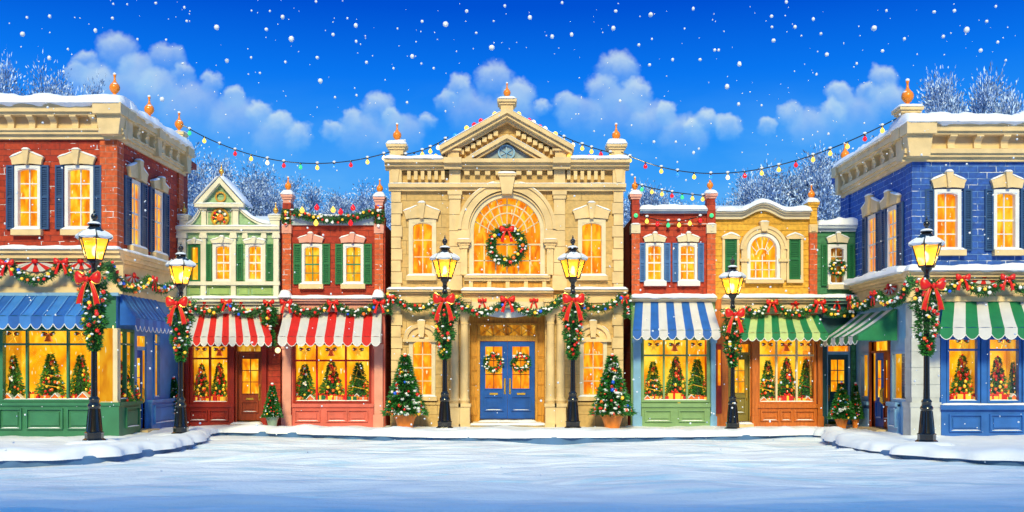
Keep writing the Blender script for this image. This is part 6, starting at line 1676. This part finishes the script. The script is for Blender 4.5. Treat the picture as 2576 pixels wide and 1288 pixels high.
# ------------------------------------------------------------------ fir trees in pots
def cone_tree(mb, h, r, n, z0=0., l=.13, w=.018, tiers=7):
    for _ in range(n):
        t = random.random() ** 1.35; zz = t * h; tier = (1 - t) * tiers
        rr = r * (1 - t) * (1 + .16 * ((tier % 1) - .35)) + .015
        an = random.uniform(0, 6.283); q_ = rr * random.uniform(.55, 1)
        mb.leaf((q_ * math.cos(an), q_ * math.sin(an), z0 + zz), (math.cos(an), math.sin(an), random.uniform(-.75, .35)), l * random.uniform(.6, 1.3), w)
def potted_tree(label, u, vt, vp, vb, hw, y, potm=TERRA, nb=44, pw=.62, group='potted fir trees by the doors'):
    """vt top, vp rim of the pot, vb foot, hw half width of the tree (all measured in the photograph)"""
    d = y + D; s = d / FPX; x = (u - 1288) * s; H = (vp - vt) * s; r = hw * s; ph = (vb - vp) * s; z0 = max(gz(x, y), 0) - .02
    root = thing('potted_tree', label, 'potted fir tree', (x, y, z0), group)
    F = Fac((x, y, z0), (1, 0, 0)); pr = r * pw
    pot = MB(F).lathe(0, 0, 0, [(pr * .62, 0), (pr * .90, ph * .74), (pr, ph * .75), (pr * 1.03, ph * .98), (pr * .92, ph), (pr * .88, ph * .9), (.01, ph * .88)], 22).build('pot', potm, root, 40)
    MB(F).lathe(0, 0, 0, [(.045, ph * .5), (.04, ph + .3)], 8).build('trunk', MAHOG, root, 40)
    mb = MB(F); zf = ph * 1.0; cone_tree(mb, H, r * 1.02, int(5200 * min(1, r / .5 + .2)), zf, .15 * min(1, r / .5), .02); mb.build('foliage', PINE, root, fix=False)
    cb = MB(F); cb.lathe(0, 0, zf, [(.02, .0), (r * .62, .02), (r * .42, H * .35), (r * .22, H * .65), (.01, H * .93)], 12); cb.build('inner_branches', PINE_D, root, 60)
    rnd = random.Random(u)
    for i in range(nb):
        t = rnd.random() ** 1.3 * .95; an = math.pi / 2 + rnd.uniform(-1.6, 1.6); rr = r * (1 - t) * 1.02 + .02
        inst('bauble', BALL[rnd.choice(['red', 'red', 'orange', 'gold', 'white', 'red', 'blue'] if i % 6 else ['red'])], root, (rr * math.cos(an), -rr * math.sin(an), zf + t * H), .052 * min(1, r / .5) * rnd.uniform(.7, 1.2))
    sb = MB(F)
    for i in range(int(nb * 1.5)):
        t = rnd.random() ** 1.25 * .95; an = math.pi / 2 + rnd.uniform(-1.8, 1.8); rr = r * (1 - t) * .98 + .01; q_ = min(1, r / .5)
        sb.blob(rr * math.cos(an), rr * math.sin(an), zf + t * H, rnd.uniform(.05, .10) * q_, .06 * q_, rnd.uniform(.03, .06) * q_, 7, 4)
    sb.build('snow', SNOW, root, 60)
    inst('topper', BALL['red'], root, (0, -.02, zf + H), .06 * min(1, r / .5 + .2)); inst('snow_topper', SNOWB, root, (0, -.02, zf + H + .05), .05)
    return root
potted_tree('large snowy fir in a terracotta pot left of the hall, under the garland', 1019, 893, 1038, 1076, 47, -1.0)
potted_tree('large snowy fir in a terracotta pot right of the hall, under the garland', 1540, 893, 1038, 1076, 47, -1.0)
potted_tree('fir in a terracotta pot before the teal door', 2117, 962, 1048, 1076, 27, -1.2, nb=24, pw=.60)
potted_tree('slim fir in a terracotta pot between the teal door and the blue corner shop', 2152, 962, 1046, 1072, 17, -.9, nb=20, pw=.55)
potted_tree('slim fir in a grey green pot between the sage house and the small brick shop', 685, 962, 1040, 1068, 21, -.9, potm=ZINC, nb=20, pw=.75)
potted_tree('small fir in a grey green pot half behind the second lamp from the left', 437, 938, 1026, 1064, 20, -.5, potm=ZINC, nb=18, pw=.72)

# ------------------------------------------------------------------ strings of lights
def light_string(label, pts, names, r=.016, bulbs=12, size=.064, seq=('green', 'yellow', 'blue', 'red', 'yellow', 'white', 'red'), seed=1, ts=None):
    root = thing('light_string', label, 'string lights', pts[0], 'strings of coloured bulbs')
    P3 = [Vector(p) for p in pts]; W_ = MB(WORLD); W_.tube([(p.x, -p.y, p.z) for p in P3], r, 6); W_.build('cord', BLACK, root, 60)
    L = [0]
    for p, q_ in zip(P3, P3[1:]): L.append(L[-1] + (q_ - p).length)
    for i in range(bulbs):
        d = L[-1] * (i + .6) / bulbs; j = max(x for x in range(len(L) - 1) if L[x] <= d); c = P3[j].lerp(P3[j + 1], (d - L[j]) / (L[j + 1] - L[j]))
        b = inst('bulb', BULBM[seq[i % len(seq)]], root, c - P3[0] - Vector((0, 0, size * 1.6)), size)
        inst('socket', SOCKET, b, (0, 0, 0), 1)
        if i % 3 != 1: inst('snow', SNOWB, b, (0, 0, 2.0), .9)
    return root
def cat(p0, pm, p1, k=40): return [Vector(p) for p in bez(p0, pm, p1, k)]
def WP(u, v, y): d = y + D; return Vector(((u - 1288) / FPX * d, y, EYE + (HV - v) / FPX * d))
light_string('long string of bulbs from the red brick corner shop finial to the hall', cat(WP(455, 312, .0), WP(715, 406, -.1), WP(982, 382, -.2)), 0, bulbs=13)
light_string('string of bulbs rising from the left hall finial to the pediment', cat(WP(1008, 390, -.3), WP(1072, 374, -.4), WP(1128, 344, -.5)), 0, bulbs=6, seq=('yellow', 'blue', 'yellow', 'yellow', 'white', 'white'))
light_string('string of bulbs falling from the pediment to the right hall finial', cat(WP(1405, 338, -.5), WP(1480, 368, -.4), WP(1545, 385, -.3)), 0, bulbs=6, seq=('yellow', 'white', 'yellow', 'yellow', 'red', 'yellow'))
light_string('longest string of bulbs, from the right hall finial up to the blue corner shop', cat(WP(1562, 382, -.2), WP(1868, 432, -1.4), WP(2282, 284, -4.4)), 0, bulbs=17, seq=('yellow', 'red', 'yellow', 'blue', 'yellow', 'blue', 'white', 'red', 'yellow', 'yellow', 'red', 'yellow', 'yellow'))
light_string('short string of bulbs between the finials of the brick shop with navy shutters', cat(WP(1600, 462, -.1), WP(1680, 481, -.1), WP(1778, 492, -.1)), 0, bulbs=7, size=.06, seq=('green', 'yellow', 'yellow', 'red', 'green', 'yellow', 'yellow'))
light_string('string of bulbs with a sprig across the brick parapet under the snow', cat(WP(1612, 540, -.2), WP(1690, 556, -.2), WP(1772, 540, -.2)), 0, bulbs=6, size=.065, seq=('yellow', 'red', 'green', 'yellow', 'yellow', 'red'))
# bulbs clipped along the pediment
root = thing('light_string', 'coloured bulbs clipped along the sloping edges of the hall pediment', 'string lights', WP(1275, 284, -.4), 'strings of coloured bulbs')
pb = WP(1275, 284, -.4); W_ = MB(WORLD); W_.tube([(p.x, -p.y, p.z) for p in (WP(1115, 372, -.55), WP(1255, 290, -.55))], .012, 5); W_.tube([(p.x, -p.y, p.z) for p in (WP(1296, 290, -.55), WP(1436, 372, -.55))], .012, 5); W_.build('cord', BLACK, root, 60)
for u, v, c in ((1145, 345, 'blue'), (1174, 326, 'yellow'), (1193, 318, 'red'), (1210, 308, 'red'), (1245, 291, 'yellow'), (1305, 291, 'yellow'), (1331, 307, 'red'), (1342, 312, 'white'), (1358, 323, 'red'), (1371, 328, 'white'), (1397, 341, 'yellow')):
    b = inst('bulb', BULBM[c], root, WP(u, v, -.5) - pb, .078, (math.pi, 0, 0)); inst('socket', SOCKET, b, (0, 0, 0), 1)
root = thing('light_string', 'bulbs standing on the hall cornice either side of the pediment', 'string lights', WP(1060, 404, -.35), 'strings of coloured bulbs'); pb = WP(1060, 404, -.35)
for u, v, c in ((1063, 399, 'red'), (1096, 397, 'yellow'), (1432, 397, 'yellow'), (1481, 399, 'red')): inst('bulb', BULBM[c], root, WP(u, v, -.35) - pb, .075, (math.pi, 0, 0))
root = thing('light_string', 'bulbs set in the garland on the parapet of the small red brick shop', 'string lights', WP(838, 535, -.4), 'strings of coloured bulbs'); pb = WP(838, 535, -.4)
for u, v, c in ((760, 526, 'yellow'), (797, 519, 'red'), (838, 525, 'yellow'), (857, 530, 'red'), (888, 520, 'red'), (795, 558, 'yellow'), (882, 558, 'red')): inst('bulb', BULBM[c], root, WP(u, v, -.42) - pb, .08)

# ------------------------------------------------------------------ window displays
def disp_tree(kind):
    """unit-high display tree"""
    r = thing('display_tree', 'x', 'display tree', (0, 0, 0), 'decorated trees in the shop windows')
    rnd = random.Random(kind)
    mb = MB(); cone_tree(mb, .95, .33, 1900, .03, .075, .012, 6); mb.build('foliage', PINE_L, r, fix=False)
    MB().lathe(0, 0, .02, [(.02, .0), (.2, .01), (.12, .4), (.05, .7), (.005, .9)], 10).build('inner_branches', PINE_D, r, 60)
    n = 44 if kind < 2 else 52
    for i in range(n):
        t = rnd.random() ** 1.3 * .92; an = math.pi / 2 + rnd.uniform(-1.4, 1.4); rr = .32 * (1 - t) + .01
        c = rnd.choice(['gold', 'gold', 'white', 'orange', 'red'] if kind < 2 else ['red', 'red', 'orange', 'red', 'gold', 'orange'])
        inst('bauble', BALL[c], r, (rr * math.cos(an), -rr * math.sin(an), .04 + t * .95), rnd.uniform(.022, .034) * (1 if kind < 2 else 1.3))
    if kind >= 1:
        mb = MB(); mb.tube([(.27 * (1 - t) * 1.1 * math.cos(t * 26), .27 * (1 - t) * 1.1 * math.sin(t * 26), .04 + t * .9) for t in [i / 60 for i in range(57)]], .008, 4); mb.build('tinsel', BAU['gold'] if kind == 1 else REDC, r, 60)
    inst('topper', BALL['gold' if kind < 2 else 'red'], r, (0, 0, .99), .03)
    return r
DT = [disp_tree(k) for k in range(3)]
def gift(c1, c2):
    r = thing('gift_box', 'x', 'gift box', (0, 0, 0), 'gift boxes in the shop windows')
    MB().box(-.5, .5, -.5, .5, 0, .8).build('box', c1, r); mb = MB(); mb.box(-.09, .09, -.51, .51, -.0, .81); mb.box(-.51, -.0901, -.09, .09, 0, .808); mb.box(.0901, .51, -.09, .09, 0, .808); mb.build('ribbon', c2, r)
    inst('bow', BOW, r, (0, -.2, .88), .5)
    return r
GB = [gift(REDC, BAU['gold']), gift(BAU['gold'], RED), gift(SHUT_G, BAU['gold']), gift(BAU['orange'], WHITEC)]
GN = ['red gift box', 'gold gift box', 'green gift box', 'orange gift box']
def ghouse():
    r = thing('gingerbread_house', 'x', 'toy house', (0, 0, 0), 'toy gingerbread houses in the shop windows')
    MB().poly([(-.4, 0), (.4, 0), (.4, .45), (0, .85), (-.4, .45)], -.35, .35).build('walls', BAU['orange'], r)
    MB().poly([(-.5, .40), (0, .90), (.5, .40), (.5, .5), (0, 1.02), (-.5, .5)], -.4, .4).build('roof', SNOW, r)
    MB().box(-.10, .10, .34, .37, 0, .3).build('door', MAHOG, r); MB().box(-.08, .08, .34, .365, .42, .56).build('window', GLOW, r)
    return r
GH = ghouse()
def orn(kind):
    r = thing('hanging_ornament', 'x', 'ornament', (0, 0, 0), 'ornaments hanging in the tops of the shop windows')
    MB().tube([(0, 0, .05), (0, 0, .3)], .01, 4).build('thread', BRASS, r)
    mb = MB()
    if kind == 0:
        for k in range(5):
            an = R(90 + 72 * k); mb.poly([(.035 * math.cos(an - .8), .035 * math.sin(an - .8)), (.15 * math.cos(an), .15 * math.sin(an)), (.035 * math.cos(an + .8), .035 * math.sin(an + .8)), (0, 0)], -.02, .02)
        mb.build('star', BAU['gold'], r)
    else:
        mb.lathe(0, 0, 0, [(.01, .1), (.05, .07), (.06, 0), (.10, -.08), (.11, -.10), (.01, -.10)], 12); mb.build('bell', BAU['orange'], r, 40); inst('clapper', BALL['gold'], r, (0, 0, -.11), .025)
    mb = MB()
    for s_ in range(70):
        an = random.choice((0, math.pi)) + random.gauss(0, .5); mb.leaf((.03 * math.cos(an), 0, .10), (math.cos(an), random.uniform(-.3, .3), random.uniform(-.6, .35)), .14, .014)
    mb.build('sprig', PINE, r, fix=False)
    for dx, c_ in ((-.13, 'white'), (.13, 'white'), (-.07, 'red'), (.08, 'red')): inst('bauble', BALL[c_], r, (dx, -.03, .08), .022)
    return r
ORN = [orn(0), orn(1)]
index_children()
USED = set()
def place(proto, label, loc, sc, rz=0):
    if proto.name in USED: r = copy_tree(proto)
    else: r = proto; USED.add(proto.name)
    r['label'] = label; r.location = loc; r.scale = sc if isinstance(sc, tuple) else (sc,) * 3; r.rotation_euler = (0, 0, rz)
    return r
ORD = ['left', 'middle', 'right', 'far right']
def display(key, where, items, orns, extras):
    """items = (u, vtop, kind, half width px); extras = (u, what, size px)"""
    S = SHOPS[key]; F = S['F']; zf = S['z0'] - .03; rz = math.atan2(F.t.y, F.t.x); KN = ['gold-baubled green tree', 'gold-tinselled green tree', 'red-decked tree']
    for i, (u, vt, k, hw) in enumerate(items):
        n = -.50 if F is not LS else -.2; a_, zt = F.hit(u, vt, n); h = zt - zf; w = abs(F.a(u + hw, n) - F.a(u - hw, n)) / .54
        if F in (LS,): w = min(w, h * .9)
        posn = ORD[i] if len(items) > 1 else 'only'
        place(DT[k], f'{KN[k]}, {posn} one in the window of {where}', F.w(a_, n, zf), (w, w, h), rz + i)
    for i, u in enumerate(orns):
        n = -.3; a_ = F.a(u, n); place(ORN[i % 2], f'{ORD[i] if len(orns) > 1 else "only"} {["gold star", "orange bell"][i % 2]} ornament hanging in the window of {where}', F.w(a_, n, (S['ztr'] + S['z1']) / 2 - .02), 1.15, rz)
    cnt = {}
    for u, w_, s in extras:
        cnt[w_] = cnt.get(w_, 0) + 1
    seen = {}
    for u, w_, s in extras:
        n = -.16 if F is LS else -.22 - (.12 if (int(u) % 2) else 0); a_ = F.a(u, n); sc = 1.55 * s * (D + F.w(a_, n, 0).y) / FPX
        seen[w_] = seen.get(w_, 0) + 1
        q_ = '' if cnt[w_] == 1 else (('leftmost ' if seen[w_] == 1 else 'rightmost ' if seen[w_] == cnt[w_] else 'second ' if seen[w_] == 2 else 'third '))
        if w_ == 4: place(GH, f'{q_}toy gingerbread house in the window of {where}', F.w(a_, n, zf), sc, rz)
        else: place(GB[w_], f'{q_}{GN[w_]} in the window of {where}', F.w(a_, n, zf), sc, rz + .3 * ((int(u) % 3) - 1))
display('l1', 'the red corner shop front', [(33, 892, 0, 27), (128, 888, 1, 32), (203, 890, 0, 28)], [32, 122, 204], [(22, 4, 16), (48, 4, 14), (84, 1, 18), (96, 0, 14), (118, 3, 15), (142, 4, 16), (158, 1, 12), (190, 0, 14), (212, 4, 18)])
display('left_side', 'the red corner shop side wall', [(304, 908, 2, 14), (324, 912, 2, 10)], [304, 324], [(303, 0, 13), (314, 1, 12), (326, 3, 12)])
display('b2', 'the sage gabled house', [(507, 915, 2, 22), (552, 912, 2, 22)], [506, 552], [(494, 0, 15), (510, 3, 13), (522, 1, 13), (540, 0, 17), (558, 1, 16), (569, 2, 12)])
display('b3', 'the brick shop with green shutters', [(767, 914, 0, 27), (834, 908, 2, 30), (903, 910, 1, 29)], [767, 833, 901], [(750, 1, 13), (782, 4, 15), (808, 2, 17), (822, 0, 15), (836, 1, 16), (852, 3, 15), (864, 0, 14), (884, 2, 15), (899, 4, 17), (918, 3, 14)])
display('b5', 'the brick shop with navy shutters', [(1643, 908, 1, 24), (1700, 896, 2, 26), (1754, 902, 1, 26)], [1644, 1697, 1752], [(1628, 4, 13), (1645, 1, 14), (1661, 3, 12), (1684, 0, 14), (1698, 1, 20), (1714, 0, 14), (1738, 4, 14), (1756, 3, 13), (1770, 1, 12)])
display('b6', 'the yellow house', [(1932, 905, 1, 23), (1979, 900, 2, 24), (2028, 902, 2, 22)], [1930, 1978, 2026], [(1920, 4, 13), (1937, 1, 13), (1962, 3, 14), (1978, 0, 18), (1994, 2, 13), (2014, 1, 13), (2030, 4, 14), (2043, 0, 12)])
display('r1', 'the blue shop, beside its stone corner', [(2421, 892, 2, 26)], [2421], [(2393, 0, 16), (2407, 4, 16), (2424, 1, 20), (2441, 3, 15), (2453, 1, 14)])
display('r2', 'the blue shop, nearest the right edge', [(2510, 896, 2, 25), (2548, 908, 0, 14)], [2526], [(2496, 1, 16), (2514, 0, 20), (2532, 2, 14), (2546, 4, 17), (2557, 3, 13)])

# ------------------------------------------------------------------ falling snow
FL = [(57,86,7),(125,41,5),(68,44,4),(171,124,4),(240,77,6),(283,46,5),(285,10,3),(346,99,4),(124,146,6),(320,11,3),(392,8,4),(545,69,8),(464,19,4),(470,53,4),(418,100,3),(733,98,8),(711,43,6),(679,28,3),(633,27,3),(670,74,5),(632,145,4),(795,4,4),(798,145,5),(571,153,6),(806,204,8),(718,156,4),(654,184,4),(838,87,5),(895,64,6),(896,104,4),(874,46,3),(922,157,5),(1062,54,5),(1121,61,8),(1037,142,7),(1091,172,4),(1000,72,3),(1174,28,5),(1237,120,8),(1270,15,5),(1333,44,6),(1389,92,6),(1438,87,6),(1198,83,4),(1242,53,3),(1414,7,4),(1543,71,7),(1549,28,5),(1637,37,8),(1744,22,5),(1722,72,3),(1798,126,5),(1607,113,5),(1634,163,5),(1640,98,3),(1692,150,5),(1761,150,5),(1860,161,7),(1829,218,8),(1946,102,6),(1808,126,4),(1942,68,4),(1941,41,5),(1978,5,5),(2000,68,5),(2046,48,5),(2065,85,5),(2080,137,6),(2054,187,4),(2016,90,3),(2199,71,9),(2230,27,4),(2220,128,5),(2275,98,5),(2350,30,5),(2373,92,5),(2401,27,5),(2432,75,8),(2467,127,6),(2505,16,4),(2510,106,4),(2482,54,5),(2530,152,4),(2155,160,4),(120,270,4),(160,180,4),(408,250,7),(460,160,4),(1590,440,4),(1745,384,5),(1858,262,5),(1700,357,4),(1645,357,5),(2084,337,4),(1862,163,4),(1560,254,5),(1024,258,4),(897,240,4),(843,245,4),(990,172,4),(1060,160,3)]
rnd = random.Random(21)
v = []; f = []
ico = MB(); ico.blob(0, 0, 0, 1, seg=7, rings=5)
def flake(c, r):
    b = len(v); sx, sz = rnd.uniform(.85, 1.1), rnd.uniform(.85, 1.15)
    for p in ico.v: v.append((c[0] + p.x * r * sx, c[1] + p.y * r, c[2] + p.z * r * sz))
    for q_ in ico.f: f.append([i + b for i in q_])
for u, vv, r in FL:
    y = rnd.uniform(-18, -6); p = WP(u, vv, y); flake(p, r * .88 * (y + D) / FPX)
for _ in range(1500):
    y = rnd.uniform(-17, -1.2); u, vv = rnd.uniform(-250, 2826), rnd.uniform(-100, 1060) if rnd.random() < .86 else rnd.uniform(1060, 1250)
    if u < 300 or u > 2280: y = min(y, -6.2)
    p = WP(u, vv, y)
    if p.z < .1: continue
    flake(p, rnd.choice((.9, 1.2, 1.6, 2.0, 2.8, 1.4) if vv > 250 else (.8, 1.1, 1.4, 1.8)) * (y + D) / FPX)
me = bpy.data.meshes.new('falling_snow'); me.from_pydata(v, [], f); me.materials.append(SNOW); me.polygons.foreach_set('use_smooth', [True] * len(f))
o = bpy.data.objects.new('falling_snow', me); COL.objects.link(o); tag(o, 'white snowflakes falling all over the square', 'snow', kind='stuff')
# ------------------------------------------------------------------ unseen houses added behind the viewer to shade the snow in front
def shade_house(x0, x1, y, h, label, m):
    Fb = Fac((x1, y, 0), (-1, 0, 0)); w = x1 - x0
    r = thing('unseen_shade_house', label, 'building', ((x0 + x1) / 2, y, 0), 'unseen houses added to shade the snow')
    holes = []; k = max(2, int(w / 3.2))
    for j in range(int(h / 3.6)):
        for i in range(k):
            c_ = w * (i + .5) / k; holes.append((c_ - .55, c_ + .55, 1.0 + j * 3.5, 2.8 + j * 3.5))
    MB(Fb).wall(0, w, -.3, h, -.3, 0, holes).build('wall', m, r)
    for q_ in holes:
        f_ = MB(Fb); ring(f_, q_[0] + .06, q_[1] - .06, q_[2] + .06, q_[3] - .06, .06, -.15, .05); f_ = f_.build('window', WHITE, r)
        MB(Fb).box(q_[0] + .05, q_[1] - .05, -.12, -.08, q_[2] + .05, q_[3] - .05).build('pane', GLOW_D, f_)
    MB(Fb).box(0, w, -8, -.301, -.3, h - .2).build('rear_walls', m, r)
    MB(Fb).box(-.1, w + .1, -.02, .35, h - .5, h).build('cornice', CREAM, r)
    MB(Fb).snow([(0, h), (w, h)], -8, .4, .2, .2).build('roof_snow', SNOW, r, 60)
shade_house(-34, -15, -37, 18.2, 'added unseen tall red brick house shading the snow, far left', RBRICK2)
shade_house(-15, -3, -37.3, 15.2, 'added unseen cream house shading the snow, left of centre', STONE)
shade_house(-3, 8, -37, 14.8, 'added unseen yellow house shading the snow, right of centre', YBOARD)
shade_house(8, 28, -37.3, 17.8, 'added unseen tall green house shading the snow, far right', GBOARD)
